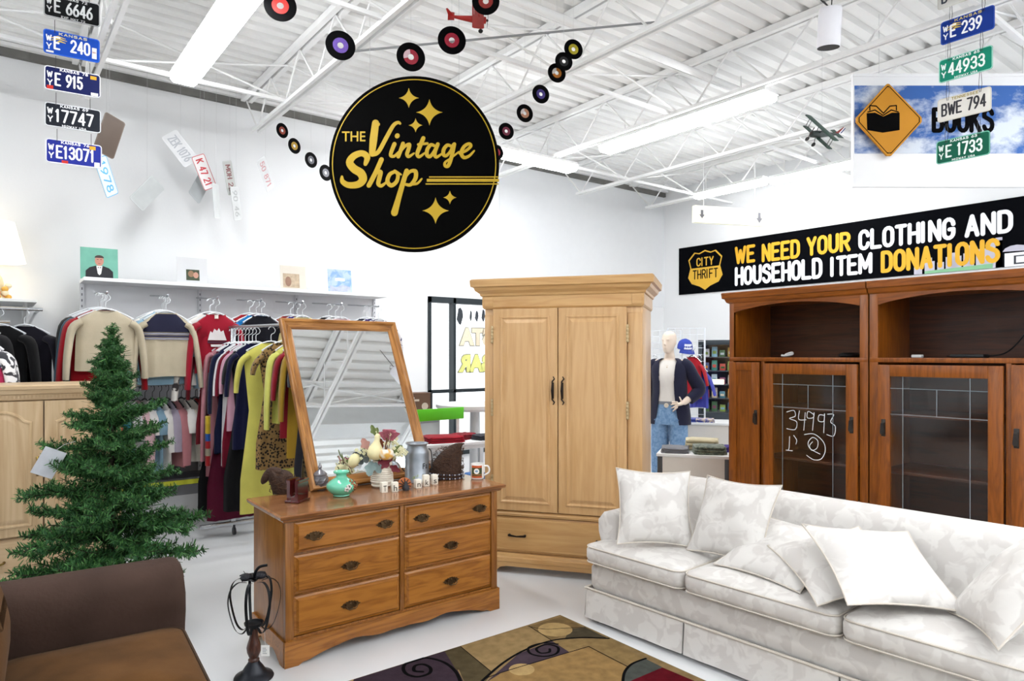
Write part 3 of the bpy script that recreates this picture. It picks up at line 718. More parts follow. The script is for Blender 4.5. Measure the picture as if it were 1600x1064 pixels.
pillow('cream pillow sandwiched in the middle of the slumped pillows', 1.315, .27, .575, .46, .46, .13, 19, -70, -34, 4)
pillow('cream pillow lying on top of the slumped pillows', 1.50, .235, .615, .50, .48, .14, 60, -63, 10, 5)
pillow('cream pillow propped at the right edge against the sofa end', 1.99, .22, .66, .48, .48, .16, -60, -43, -97, 6)

# ---------------------------------------------------------------- brown loveseat
leath = mat('#43332c', .8, var=.16, scale=5, spec=.12, bump=.15, bscale=60, name='brown_microfibre')
suede = mat('#573b1f', .95, var=.22, scale=6, spec=.05, bump=.1, bscale=200, sheen=.04, name='tan_suede')
suede_d = mat('#3c2918', .9, var=.1)
lv = thing('brown_loveseat', 'brown suede loveseat with a rolled leather arm and loose cushions', 'loveseat', (.525, 1.45, 0), R(86.5))
LW = 1.84; LA = .255       # local x runs along the seat (away from the camera), front = -y
b = MB(); cushion(b, .04, .03, LW - .04, .95, .05, .28, .05, 0); b.build('base', leath, lv)
for x, y in ((.1, .1), (.1, .9), (LW - .1, .1), (LW - .1, .9)):
    b = MB(); b.box(x - .03, y - .03, 0, x + .03, y + .03, .06, .004); b.build('leg', mat('#20160f', .5), lv)
for x0 in (0, LW - LA):
    b = MB(); x1 = x0 + LA
    prof = [(x0 + .03, .06), (x0 + .02, .40), (x0 - .005, .50), (x0 + .0, .59), (x0 + .05, .648), (x0 + .13, .664), (x0 + .205, .648), (x0 + .25, .59), (x0 + .255, .50), (x0 + .235, .42), (x0 + .225, .3), (x0 + .225, .06)]
    cx = x0 + LA / 2
    b.loft([[(cx + (x - cx) * k, y, .35 + (z - .35) * (k if z > .35 else 1)) for x, z in prof] for y, k in ((-.035, .78), (-.03, .90), (-.012, .985), (.01, 1), (.3, 1), (.6, 1), (.98, .99))])
    b.build('arm', leath, lv, smooth=55)
b = MB(); prof = [(1.0, .1), (1.02, .6), (1.0, .84), (.93, .88), (.84, .86), (.78, .6), (.76, .2)]
b.loft([[(x, y, z) for y, z in prof] for x in (.06, .9, LW - .06)]); b.build('back', leath, lv, smooth=50)
sw = (LW - 2 * LA) / 2 + .015
for k in (0, 1):
    x0 = LA - .015 + k * sw; x1 = x0 + sw - .006
    b = MB(); cushion(b, x0, -.02, x1, .60, .28, .425, .07, .035); o = b.build('seat_cushion', suede, lv, smooth=60)
    b = MB(); piping(b, x0, -.02, x1, .60, .412, .07, .005); piping(b, x0, -.02, x1, .60, .30, .07, .005); b.build('piping', suede_d, o)
    b = MB(); cushion(b, -sw / 2 + .01, -.24, sw / 2 - .01, .24, -.09, .09, .10, .05)
    o = b.build('back_cushion', suede, lv, smooth=60); o.location = ((x0 + x1) / 2, .69, .66); o.rotation_euler = (R(76), 0, 0)

# ---------------------------------------------------------------- patterned rug
def fl(zx, zy, z): v = onZ(480 + zx * .3875, 940 + zy * .3875, z); return (v.x, v.y)
RUGC = ['#826c4a', '#372c34', '#4a412e', '#89734f', '#3f343c', '#a1885c', '#463f31', '#816b46', '#866b43', '#474a45', '#561019', '#08080a', '#705c3c']
pile = [mat(c, .97, var=.16, scale=22, spec=.05, bump=.35, bscale=420, sheen=.0) for c in RUGC]
b = MB(); RX0, RX1, RY0, RY1 = .98, 2.645, .55, 2.965
b.box(RX0, RY0, .001, RX1, RY1, .011, .004)
zq = [.0113]
def piece(mi, poly, raw=False):
    b.mi = mi; zq[0] += .00006; z = zq[0]
    P = poly if raw else [fl(x, y, .011) for x, y in poly]
    P = [(min(max(x, RX0 + .006), RX1 - .006), min(max(y, RY0 + .006), RY1 - .006)) for x, y in P]
    b.flat(P, z, 'xy')
piece(1, [(-60, 360), (0, 322), (250, 252), (545, 194), (585, 235), (640, 340), (400, 480)])
piece(2, [(545, 194), (612, 178), (745, 286), (715, 330), (640, 340), (612, 275), (600, 275)])
piece(3, [(612, 178), (895, 100), (985, 157), (850, 205), (745, 286)])
piece(4, [(715, 330), (850, 212), (985, 158), (1035, 175), (1062, 206), (780, 288), (735, 325)])
piece(12, [(895, 100), (1040, 55), (1112, 103), (985, 157)])
piece(7, [(985, 157), (1215, 150), (1362, 230), (1290, 262), (1135, 182), (1060, 206)])
piece(6, [(1060, 110), (1122, 104), (1212, 148), (1040, 148)])
piece(8, [(1135, 182), (1292, 263), (1265, 330), (1250, 420), (640, 420), (715, 330), (780, 290)])
piece(9, [(1292, 263), (1362, 230), (1432, 265), (1300, 330), (1240, 420), (1265, 330)])
piece(10, [(1300, 322), (1432, 266), (1620, 345), (1720, 400), (1240, 420)])
def disc(mi, zx, zy, r):
    c = fl(zx, zy, .011); piece(mi, [(c[0] + r * math.cos(q * .3142), c[1] + r * math.sin(q * .3142)) for q in range(20)], True)
disc(5, 1000, 113, .095); disc(5, 865, 274, .062); disc(5, 110, 322, .085)
def line(pts, w, mi=11):
    P = [fl(x, y, .011) for x, y in pts]; P = catmull([(x, y, 0) for x, y in P], 6) if len(P) > 2 else [Vector((x, y, 0)) for x, y in P]
    zq[0] += .00006; b.mi = mi; b.ribbon([(min(p.x, RX1 - .012), min(p.y, RY1 - .012)) for p in P], w, zq[0], 'xy')
line([(625, 345), (600, 285), (550, 245), (480, 228), (415, 238), (388, 265), (400, 292), (445, 304), (492, 290), (496, 268), (468, 254), (435, 260), (432, 280), (465, 284)], .017)
line([(1215, 149), (1100, 146), (985, 158), (880, 195), (790, 248), (700, 325)], .015)
line([(1010, 172), (950, 168), (895, 185), (900, 210), (955, 222), (1005, 210), (1010, 185), (965, 174), (925, 190), (940, 208), (975, 205), (978, 192)], .014)
line([(1365, 230), (1310, 252), (1280, 285), (1272, 330)], .014)
line([(895, 100), (985, 157)], .005); line([(612, 178), (745, 286)], .005); line([(1135, 182), (1292, 263)], .006); line([(1135, 182), (780, 288), (700, 325)], .006); line([(890, 101), (960, 112), (1040, 108), (1122, 104)], .005)
tag(b.build('area_rug', pile, None, smooth=0, normals=False), 'tan and plum area rug with black swirls and a red corner', 'rug')
# ================================================================ things hung from the ceiling, signs
def facing(px): r = ray(px); return -math.atan2(r[0], r[1])
wire_m = mat('#3a3b3c', .5, .6, var=0)
thread = mat('#c9cacb', .6, var=0)
JOIST_Z = DECK - .43
black_paint = mat('#020202', .7, var=.02, spec=.03, name='black_sign_board')
gold = mat('#ac8c00', .5, var=.03, name='gold_sign_paint')

# ---------------------------------------------------------------- the round shop sign
SD = 4.6; sc_ = AT(647.5, 257, SD); Kz = .2726 * SD / FOCAL
sg = thing('round_shop_sign', 'big round black sign with gold script hanging from the ceiling', 'sign', sc_, -YAW)
RXs, RZs = 132.5 * SD / FOCAL, 137 * SD / FOCAL
def disc_poly(k, n=96): return [(RXs * k * math.cos(2 * math.pi * q / n), RZs * k * math.sin(2 * math.pi * q / n)) for q in range(n)]
b = MB(); b.prism(disc_poly(1.0), -.012, .012); b.build('board', black_paint, sg, smooth=0)
def S(x, y): return ((x - 504.4) * Kz, (539 - y) * Kz)
depth_ = [0]
def stroke(b, pts, w, k=5):
    P = catmull([(x, 0, y) for x, y in pts], k) if len(pts) > 2 else [Vector((x, 0, y)) for x, y in pts]
    n = len(P); ws = w if isinstance(w, (list, tuple)) else [w, w]
    W_ = []
    for i in range(n):
        t = i / (n - 1) * (len(ws) - 1); j = min(int(t), len(ws) - 2); W_.append((ws[j] + (ws[j+1] - ws[j]) * (t - j)) * Kz)
    depth_[0] += .00006; b.ribbon([S(p.x, p.z) for p in P], W_, -.0133 - depth_[0], 'xz', 12)
b = MB()
for st, w in (
    ([(284, 305), (272, 400), (264, 478)], [40, 44, 34]), ([(300, 312), (288, 320)], 20), ([(264, 485), (300, 470), (345, 390), (385, 320), (412, 302), (424, 308)], [26, 24, 24, 22, 18, 14]),
    ([(392, 425), (374, 470), (372, 492), (392, 494), (415, 470)], [24, 22, 20, 16, 10]), ([(409, 377), (407, 380)], 27),
    ([(441, 422), (428, 460), (414, 497)], 22), ([(421, 478), (450, 440), (476, 428), (474, 450), (464, 482), (474, 497), (504, 478)], [12, 16, 22, 22, 22, 18, 10]),
    ([(557, 392), (535, 445), (522, 482), (534, 498), (566, 476)], [24, 24, 22, 18, 10]), ([(528, 428), (580, 422)], 15),
    ([(622, 436), (600, 430), (580, 456), (578, 488), (596, 496), (620, 466), (638, 428)], [16, 20, 22, 22, 20, 18, 18]), ([(640, 426), (622, 478), (632, 500), (664, 480)], [22, 22, 18, 10]),
    ([(716, 438), (694, 432), (674, 456), (672, 484), (688, 492), (712, 466), (728, 430)], [16, 20, 22, 22, 18, 16, 18]), ([(734, 426), (718, 500), (700, 548), (682, 550), (682, 530), (712, 508), (760, 470)], [22, 22, 22, 18, 14, 12, 10]),
    ([(764, 480), (800, 464), (828, 438), (818, 424), (790, 440), (774, 476), (788, 502), (818, 494), (848, 464)], [12, 16, 18, 18, 20, 22, 20, 16, 10]),
    ([(226, 540), (236, 500), (206, 478), (160, 494), (136, 530), (160, 566), (200, 592), (212, 628), (184, 656), (130, 660), (96, 640), (92, 612)], [22, 36, 34, 38, 42, 46, 48, 46, 40, 34, 28, 14]),
    ([(318, 514), (284, 590), (246, 662)], 27), ([(258, 640), (290, 590), (312, 586), (306, 620), (300, 652), (318, 664), (350, 640)], [14, 20, 26, 26, 24, 20, 10]),
    ([(398, 582), (366, 598), (352, 638), (374, 662), (404, 640), (412, 600), (394, 580), (430, 600)], [18, 22, 24, 24, 22, 20, 18, 10]),
    ([(462, 578), (440, 650), (414, 740), (392, 818)], [26, 28, 32, 40]), ([(446, 626), (480, 584), (512, 582), (512, 622), (484, 658), (456, 656)], [14, 18, 24, 24, 20, 16]), ([(494, 655), (524, 650), (548, 624)], [16, 14, 10])):
    stroke(b, st, w)
b.build('script_lettering', gold, sg, smooth=0, normals=False)
b = MB(); x0, z0 = S(92, 410); x1, z1 = S(226, 353); b.fit('THE', x0, z0, x1, z1, -.0133, .012); b.build('small_lettering', gold, sg, smooth=0)
b = MB(); n = 96
for k0, k1 in ((.955, .966),):
    A, C = disc_poly(k0), disc_poly(k1)
    for q in range(n):
        r = (q + 1) % n; b._f([b._v((A[q][0], -.013, A[q][1])), b._v((A[r][0], -.013, A[r][1])), b._v((C[r][0], -.013, C[r][1])), b._v((C[q][0], -.013, C[q][1]))])
for xa, y0, xb, y1 in ((590, 610, 988, 617), (577, 624, 990, 641), (570, 650, 988, 657)):
    (a, c), (d, e) = S(xa, y1), S(xb, y0); b.flat([(a, c), (d, c), (d, e), (a, e)], -.0134)
b.build('ring_and_stripes', gold, sg, smooth=0, normals=False)
for cx, cy, r in ((474, 162, 58), (592, 244, 76), (513, 318, 41), (627, 806, 77), (709, 731, 39)):
    pts = []
    for q in range(4):
        a = math.pi / 2 * q + math.pi / 2
        for t in range(8):
            u = t / 8; rr = r * (1 - u) ** 1 if False else None
            p0 = (math.cos(a), math.sin(a)); p2 = (math.cos(a + math.pi / 2), math.sin(a + math.pi / 2)); c = .16
            p1 = (c * (p0[0] + p2[0]), c * (p0[1] + p2[1]))
            x = (1-u)**2 * p0[0] + 2*u*(1-u) * p1[0] + u*u * p2[0]; y = (1-u)**2 * p0[1] + 2*u*(1-u) * p1[1] + u*u * p2[1]
            pts.append(S(cx + x * r, cy - y * r))
    b = MB(); b.flat(pts, -.0136); b.build('star', gold, sg, smooth=0)
for x in (-.3, .3):
    b = MB(); b.tube([(x, 0, RZs * .85), (x, 0, DECK - sc_.z)], .0012, 5); b.build('hanging_wire', thread, sg)

# ---------------------------------------------------------------- licence plates
def rplate(w, h, r, n=4): return [(x, z) for x, z, _ in rrect(-w/2, -h/2, w/2, h/2, r, 0, n)]
PW, PH = .305, .152
def plate(label, loc, rz, base, ink, main, county='', state='KANSAS', foot='', rim=None, state_ink=None, stickers=(), hang=.0, group='number plates strung in hanging columns', sun=None, roll=0, tilt=0, main_x=None, double=False, whex=wire_m):
    t = thing('number_plate', label, 'license plate', loc, 0, group, (R(tilt), R(roll), rz))
    b = MB(); b.prism(rplate(PW, PH, .018), -.0012, .0012); b.build('panel', [mat(toned(base, .7 if min(rgb(base)[:3]) < .35 else .92), .5, var=.05, scale=12, spec=.2)], t, smooth=0)
    b = MB(); out, inn = rplate(PW - .001, PH - .001, .018), rplate(PW - .012, PH - .012, .013)
    for k in range(len(out)):
        j = (k + 1) % len(out); b._f([b._v((out[k][0], -.0022, out[k][1])), b._v((out[j][0], -.0022, out[j][1])), b._v((inn[j][0], -.0016, inn[j][1])), b._v((inn[k][0], -.0016, inn[k][1]))])
    b.build('rim', mat(rim or base, .4, var=.03), t, smooth=0, normals=False)
    b = MB(); y = -.0022
    if sun:
        b.mi = 2
        for q, (dx, dz, ln) in enumerate(((-.075, .035, .08), (-.07, .022, .085), (-.065, .008, .06))): b.ribbon([(dx - ln/2, dz - .012), (dx, dz + .006), (dx + ln/2, dz)], [.004, .010, .003], y + .0004)
    if county:
        b.mi = 0; b.strokes(county[0], -.139, .004, -.108, .044, y, .17); b.strokes(county[1], -.137, -.048, -.108, -.008, y, .17)
    mx0 = main_x[0] if main_x else -.098; mx1 = main_x[1] if main_x else .112
    if main: b.mi = 0; b.strokes(main, mx0, -.044, mx1, .040, y, .135)
    if state: b.mi = 1; b.strokes(state, -.07, .051, .082, .069, y, .2)
    if foot: b.mi = 1; b.strokes(foot, -.06, -.070, .07, -.056, y, .2)
    for (c, x, z, w, h) in stickers:
        b.mi = c; b.flat([(x - w/2, z - h/2), (x + w/2, z - h/2), (x + w/2, z + h/2), (x - w/2, z + h/2)], y - .0004)
    b.build('lettering', [mat(ink, .5, var=.02), mat(state_ink or ink, .5, var=.02), mat('#d8b93c', .5, var=0), mat('#c0281c', .5, var=0), mat('#e0a020', .5, var=0), mat('#e8e6e0', .5, var=0)], t, smooth=0, normals=False)
    if hang:
        for x in (-.092, .092):
            b = MB()
            if double: b.tube([(x - .004, -.004, .055), (x - .009, 0, .055 + hang * .4), (x - .004, .0, .055 + hang), (x + .004, 0, .055 + hang), (x + .009, 0, .055 + hang * .4), (x + .004, -.004, .055)], .0015, 5, closed=True)
            else: b.tube([(x, -.003, .060), (x, 0, .055 + hang)], .0016, 5)
            b.build('wire_loop', whex, t)
    return t
d_ = 4.38; dR = 4.1
LP = [((113, 15), '#141518', '#dfe0e0', 'E 6646', 'WY', 'KANSAS 72', 'EXP MAY 72', '#c9cacc', None, (), None),
      ((112.5, 72), '#1651c4', '#f0f2f6', 'E  240', 'WY', 'KANSAS', '', '#2a63d0', '#d6cf9a', ((5, .122, -.02, .026, .07), (3, .122, -.015, .02, .012), (5, -.118, -.062, .04, .012)), 1),
      ((114, 128), '#141f5e', '#f4f4f6', 'E 915', 'WY', 'KANSAS 78', '', '#e6e6ea', None, ((4, .112, .048, .034, .022), (3, -.122, -.058, .034, .022), (5, .118, -.058, .04, .02)), None),
      ((114.5, 184), '#1b212c', '#e4e6e8', '17747', 'WY', 'KANSAS 69', 'MIDWAY USA', '#d5d7da', None, (), None),
      ((116, 240), '#2634a4', '#f4f4f8', 'E13071', 'WY', 'KANSAS 76', '', '#e6e6ea', None, ((4, .10, .050, .034, .024), (3, -.05, -.062, .034, .018), (5, .125, -.055, .03, .03)), None)]
LBL = ['black number plate reading E 6646, topmost of the left hanging column', 'bright blue number plate reading E 240 with a sun motif', 'navy number plate reading E 915 in the left column',
       'charcoal number plate reading 17747 in the left column', 'violet blue number plate reading E13071, lowest of the left column']
for i, ((px, py), base, ink, main, cty, st, ft, rim, sink, stk, sun) in enumerate(LP):
    plate(LBL[i], AT(px, py, d_), facing(px), base, ink, main, cty, st, ft, rim, sink, stk, .088 if i else .28, sun=sun, main_x=(-.098, .055) if i == 2 else ((-.098, .10) if i == 1 else None))
RP = [((1506, -16), '#e3e2dc', '#2c3440', 'B WE 12', '', '', '', '#cfcdc4', None, 'white number plate cut by the top edge above the E 239 plate', None),
      ((1511, 40), '#123a9c', '#f0f2f6', 'E 239', 'WY', 'KANSAS', '', '#2b52b0', '#d6c46a', 'royal blue number plate reading E 239 with a yellow sun', 1),
      ((1508, 101), '#12987a', '#e8f2ee', '44933', 'WY', 'KANSAS 65', 'MIDWAY USA', '#9fd6c6', None, 'light green number plate reading 44933 in front of the beam', None),
      ((1506, 164), '#e6e2da', '#2b2a30', 'BWE 794', '', 'TENNESSEE', '', '#d2ccbe', '#9a8a3a', 'white number plate reading BWE 794 in front of the books lettering', 2),
      ((1504, 231), '#0c6a50', '#e4f0ea', 'E 1733', 'WY', 'KANSAS 63', 'MIDWAY USA', '#6fb8a0', None, 'dark green number plate reading E 1733, lowest of the right column', None)]
for i, ((px, py), base, ink, main, cty, st, ft, rim, sink, lb, sun) in enumerate(RP):
    t = plate(lb, AT(px, py, dR), R(-90), base, ink, main, cty, st, ft, rim, sink, (), .125, sun=sun == 1, double=True, main_x=(-.13, .125) if not cty else ((-.098, .085) if sun == 1 else None)); t.scale = (dR / d_,) * 3
# turned plates dangling near the left wall
FP = [((171, 212), 5.4, 107, 28, '#57493f', '#8a6a5a', '', '', 'rusty brown number plate dangling edge on near the left wall'),
      ((166, 276), 5.9, 62, 52, '#d9e4ea', '#55a9d8', '1978', '', 'pale plate with a turquoise edge below the rusty plate'),
      ((282, 232), 6.3, 52, 4, '#f0f1f3', '#b9bcc2', 'ZEK 1076', '', 'white number plate reading ZEK 1076 dangling askew'),
      ((319, 269), 6.3, 62, 40, '#f2eeee', '#c5343c', 'K 47 21', '', 'white plate with red characters and a red edge'),
      ((313, 291), 6.45, -58, 48, '#c2c6c8', '#a8acae', '', '', 'blank grey plate hanging behind the red lettered plate'),
      ((230, 302), 6.3, -50, 30, '#c2c6c6', '#b9bdbd', '', '', 'blank white plate hanging alone left of the others'),
      ((359, 278), 6.3, 72, 58, '#c9cbc8', '#8a5a5a', 'MOH 22', '', 'narrow turned plate with dull markings'),
      ((369, 318), 6.35, 75, 62, '#e2e4e4', '#b5b8b8', '90 46', '', 'faint white plate hanging lowest among the dangling plates'),
      ((338, 314), 6.2, 80, 70, '#dfe2e2', '#cfd2d2', '', '', 'thin white plate turned almost edge on'),
      ((415, 272), 6.3, 55, 58, '#edeff0', '#d8a5a8', '50 871', '', 'white plate with faint red characters nearest the records')]
for (px, py), d, roll, yaw, base, ink, main, st, lb in FP:
    t = plate(lb, onY(px, py, d + .3), facing(px) + R(yaw), base, ink, main, '', '', '', ink if '#c5' in ink or '#55' in ink else base, None, (), 0, 'loose plates dangling by the left wall', roll=roll, main_x=(-.12, .12), whex=thread)
    b = MB(); b.tube([(0, 0, 0), (0, 0, DECK - t.location.z)], .0008, 4); o = b.build('string', thread, t); o.rotation_euler = (t.rotation_euler.to_matrix().inverted()).to_euler()

# ---------------------------------------------------------------- vinyl singles on threads
vinyl = mat('#020203', .6, var=.02, spec=.05, name='vinyl')
LABS = {}
def record(px, py, w, d, lab, yaw, label, tint2=None):
    r = w * d / FOCAL / 2; c = AT(px, py, d)
    t = thing('vinyl_record', label, 'record', c, facing(px) + R(yaw), 'vinyl singles strung from the ceiling')
    def ann(b, r0, r1, h, n=40, a0=0, a1=n if False else 40):
        for s in (-1, 1):
            for q in range(a0, a1):
                a, e = 2 * math.pi * q / n, 2 * math.pi * (q + 1) / n
                b._f([b._v((r0 * math.cos(a), s * h, r0 * math.sin(a))), b._v((r1 * math.cos(a), s * h, r1 * math.sin(a))), b._v((r1 * math.cos(e), s * h, r1 * math.sin(e))), b._v((r0 * math.cos(e), s * h, r0 * math.sin(e)))])
    b = MB(); ann(b, .21 * r, r, .0012)
    for rr in (.21 * r, r): b.loft([[(rr * math.cos(2 * math.pi * q / 40), y, rr * math.sin(2 * math.pi * q / 40)) for q in range(40)] for y in (-.0012, .0012)], cap=False)
    b.build('disc', vinyl, t, smooth=0)
    b = MB(); ann(b, .21 * r, .52 * r, .0016)
    if tint2: b.mi = 1; ann(b, .21 * r, .52 * r, .0018, a0=11, a1=22)
    b.build('label_ring', [mat(toned(lab, .6), .5, var=.18, scale=60), mat(toned(tint2 or lab, .7), .5, var=.1)], t, smooth=0, normals=False)
    b = MB(); b.tube([(0, 0, .95 * r), (0, 0, DECK - c.z)], .0007, 4); b.build('thread', thread, t)
for a in ((438, 9, 49, 4.1, '#b8241c', 0, 'record with a red label cut by the top edge left of the sign'),
          (532, 71, 46, 4.1, '#6a4ba8', 8, 'record with a purple label above the sign'),
          (642, 89, 45, 4.2, '#a81c34', 10, 'record with a half pink, half red label right above the sign', '#d9b7bd'),
          (706, 63, 44, 4.15, '#b01c38', 5, 'record with a crimson label below the red model plane'),
          (759, 2, 43, 3.75, '#a0241c', 0, 'record with a dark red label overlapping the red model plane'),
          (441, 204, 23, 6.55, '#b0452c', 40, 'small record with an orange red label, highest by the left wall'),
          (460, 228, 24, 6.5, '#cfa21c', 40, 'record with a yellow label left of the sign'),
          (486, 250, 24, 6.45, '#50505a', 40, 'record with a grey label left of the sign'),
          (509, 270, 25, 6.4, '#77777f', 40, 'record half hidden behind the left rim of the sign'),
          (896, 77, 31, 4.72, '#c5b414', 22, 'record with a yellow label, highest right of the sign'),
          (881, 96, 29, 4.69, '#1c1c20', 22, 'all black record between a yellow and an orange one'),
          (870, 114, 30, 4.74, '#cf7d20', 22, 'record with an orange label right of the sign', '#e8e2da'),
          (845, 147, 29, 4.9, '#4b3a92', 25, 'record with a violet label right of the sign'),
          (820, 177, 28, 5.1, '#d99a78', 25, 'record with a peach label right of the sign', '#e8dcd8'),
          (791, 205, 26, 5.3, '#8a2f4c', 25, 'record with a wine label next to the rim of the sign'),
          (776, 238, 24, 5.6, '#b8243c', 25, 'record almost hidden behind the right rim of the sign')):
    record(*a)

# ---------------------------------------------------------------- model aeroplanes
def aeroplane(name, label, loc, rot, s, biplane, body, wing, tip):
    t = thing(name, label, 'model airplane', loc, 0, None, rot); t.scale = (s, s, s)
    bm_ = mat(body, .4, var=.08); wm = mat(wing, .4, var=.08)
    b = MB(); b.loft([[(x, w * math.cos(2 * math.pi * q / 12), zc + h * math.sin(2 * math.pi * q / 12)) for q in range(12)] for x, w, h, zc in ((.34, .035, .035, 0), (.33, .07, .075, 0), (.2, .075, .085, 0), (.05, .065, .085, 0), (-.25, .035, .05, .01), (-.52, .012, .025, .03))])
    f = b.build('fuselage', bm_, t, smooth=50)
    def wingm(z, x0, ch, sp, nm):
        b = MB(); b.loft([[(x, y, z + k * .012) for x, k in ((x0 + ch * .5 * e, 0), (x0 + ch * .25 * e, 1), (x0 - ch * .5 * e, 0), (x0 + ch * .25 * e, -.3))] for y, e in ((-sp - .03, .7), (-sp, 1), (sp, 1), (sp + .03, .7))]); b.build(nm, wm, t, smooth=30)
    wingm(.10 if not biplane else .17, .14, .27 if not biplane else .20, .52, 'wing')
    if biplane: wingm(-.08, .08, .18, .46, 'wing')
    b = MB()
    for y in (-.4, .4):
        if biplane:
            for x in (.06, .16): 
                b = MB(); b.tube([(x, y, -.08), (x + .02, y, .17)], .008, 5); b.build('strut', bm_, t)
    for y in (-.05, .05): b = MB(); b.tube([(.16, y, .06), (.16, y * 1.5, .17)], .009, 5); b.build('strut', bm_, t)
    b = MB(); b.prism([(-.40, .04), (-.54, .045), (-.60, .20), (-.56, .21)], -.006, .006); b.mi = 1
    if tip:
        b.prism([(-.52, .05), (-.56, .05), (-.60, .20), (-.57, .21)], -.008, .008); b.mi = 2; b.prism([(-.56, .05), (-.61, .06), (-.64, .19), (-.60, .20)], -.008, .008)
    b.build('tail_fin', [mat('#8a2420' if tip else body, .4), mat('#e8e8ea', .4), mat('#26306a', .4)], t, smooth=0)
    b = MB(); b.prism([(-.40, -.16), (-.55, -.18), (-.55, .18), (-.40, .16)], .028, .038, 'xy'); b.build('tail_plane', wm, t, smooth=0)
    for y in (-.12, .12):
        b = MB(); b.tube([(.2, y * .4, -.07), (.22, y, -.19)], .008, 5); g = b.build('gear_leg', mat('#202020', .5), t)
        b = MB(); b.X = Matrix.Translation((.22, y, -.20)) @ Matrix.Rotation(R(90), 4, 'X'); b.lathe([(.02, -.018), (.045, -.016), (.055, 0), (.045, .016), (.02, .018)], n=16); b.build('wheel', mat('#141414', .6), g)
    inv = Euler(rot).to_matrix().inverted(); upv = inv @ Vector((0, 0, 1)); L_ = (DECK - loc[2]) / s
    b = MB(); b.tube([Vector((.05, 0, .08)), Vector((.05, 0, .08)) + upv * L_], .003, 4); b.build('thread', thread, t)
    b = MB(); b.ball((.36, 0, 0), .03, .03, .03); b.box(.365, -.012, -.17, .375, .012, .17, .004); b.build('propeller', mat('#2b2220', .5), t)
    return t
aeroplane('model_monoplane', 'red model plane hanging beneath the topmost record', AT(737, 30, 3.95), (R(55), R(2), -YAW + R(6)), .25, False, '#9c1f1a', '#8e201b', 0)
aeroplane('model_biplane', 'green model biplane hanging left of the books sign', AT(1284, 210, 4.4), (R(-48), R(6), -YAW + R(205)), .275, True, '#2c3532', '#2f463d', 1)

# ---------------------------------------------------------------- books sign: white panel, sky print, warning diamond
BD = 5.1; bc = AT(1487, 200, BD)
def BX(px, py): return ((px - 1487) * BD / FOCAL, (200 - py) * BD / FOCAL)
bs = thing('books_sign_panel', 'white hanging panel with a blue sky print and BOOKS lettering', 'sign', bc, -YAW)
x0, z1 = BX(1333, 117); x1, z0 = BX(1650, 292)
b = MB(); b.box(x0, 0, z0, x1, .03, z1); b.box(x0 - .005, -.008, z1 - .012, x1, .035, z1 + .008, .002); b.build('panel', mat('#e9eaeb', .6, var=.01), bs, smooth=0)
sky = bpy.data.materials.new('sky_print'); sky.use_nodes = True
nt = sky.node_tree; pb = nt.nodes['Principled BSDF']; tc = nt.nodes.new('ShaderNodeTexCoord'); n1 = nt.nodes.new('ShaderNodeTexNoise'); mp = nt.nodes.new('ShaderNodeMapping')
mp.inputs['Scale'].default_value = (1.6, 1, 2.6); mp.inputs['Location'].default_value = (.35, 0, .2); n1.inputs['Scale'].default_value = 1.6; n1.inputs['Detail'].default_value = 6; n1.inputs['Roughness'].default_value = .62
rp = nt.nodes.new('ShaderNodeValToRGB'); rp.color_ramp.elements[0].position = .45; rp.color_ramp.elements[0].color = rgb('#255aa2'); rp.color_ramp.elements[1].position = .60; rp.color_ramp.elements[1].color = rgb('#cdd5e0')
nt.links.new(tc.outputs['Object'], mp.inputs[0]); nt.links.new(mp.outputs[0], n1.inputs[0]); nt.links.new(n1.outputs['Fac'], rp.inputs[0]); nt.links.new(rp.outputs[0], pb.inputs['Base Color']); pb.inputs['Roughness'].default_value = .6
xa, za = BX(1335, 240); xb, zb = BX(1650, 134)
b = MB(); b.box(xa, -.004, za, xb, 0, zb); o = b.build('sky_print', sky, bs, smooth=0)
b = MB(); p, q = BX(1455, 208); r, s = BX(1553, 168); b.strokes('BOOKS', p, q, r, s, -.0065, .17); b.build('lettering', mat('#050507', .8, var=0, spec=.05), bs, smooth=0)
for px in (1375, 1480, 1600):
    x, z = BX(px, 117); b = MB(); b.tube([(x, .015, z), (x, .015, DECK - bc.z)], .0015, 5); b.build('hanging_wire', thread, bs)
dm = thing('book_diamond_sign', 'orange diamond shaped sign with a black open book', 'sign', AT(1388, 188, BD - .05), -YAW)
hw, hh = 53.5 * BD / FOCAL, 59 * BD / FOCAL
def dia(k): 
    pts = []
    for (cx, cz), (dx, dz) in (((0, -1), (1, 0)), ((1, 0), (0, 1)), ((0, 1), (-1, 0)), ((-1, 0), (0, -1))):
        e = .06
        pts += [(k * hw * (cx * (1 - e)) + 0 - (e * hw * k * (1 if (cx, cz) == (0, -1) else 0) - 0) * (1 if cx == 0 else 0) * (1 if cz == -1 else -1) * (1 if cz else 0), k * hh * cz * (1 - e) + (e * hh * k * (-1 if cx == 1 else 1) if cx else 0)),
                (k * hw * cx * (1 - e) + (e * hw * k * (1 if cz == -1 else -1) if cz else 0), k * hh * cz * (1 - e) + (e * hh * k * (1 if cx == 1 else -1) if cx else 0))]
    return pts
b = MB(); b.prism(dia(1.0), -.012, .004); b.build('board', mat('#c08424', .6, var=.03, spec=.2), dm, smooth=0)
b = MB()
A, C = dia(.91), dia(.94)
for q in range(8):
    r = (q + 1) % 8; b._f([b._v((A[q][0], -.0128, A[q][1])), b._v((A[r][0], -.0128, A[r][1])), b._v((C[r][0], -.0128, C[r][1])), b._v((C[q][0], -.0128, C[q][1]))])
u = BD / FOCAL
def DXY(pts): return [((x - 1388) * u, (188 - y) * u) for x, y in pts]
b.flat(DXY([(1353, 178), (1366, 177), (1379, 183), (1392, 177), (1404, 177), (1404, 204), (1378, 208), (1354, 204)]), -.0128)
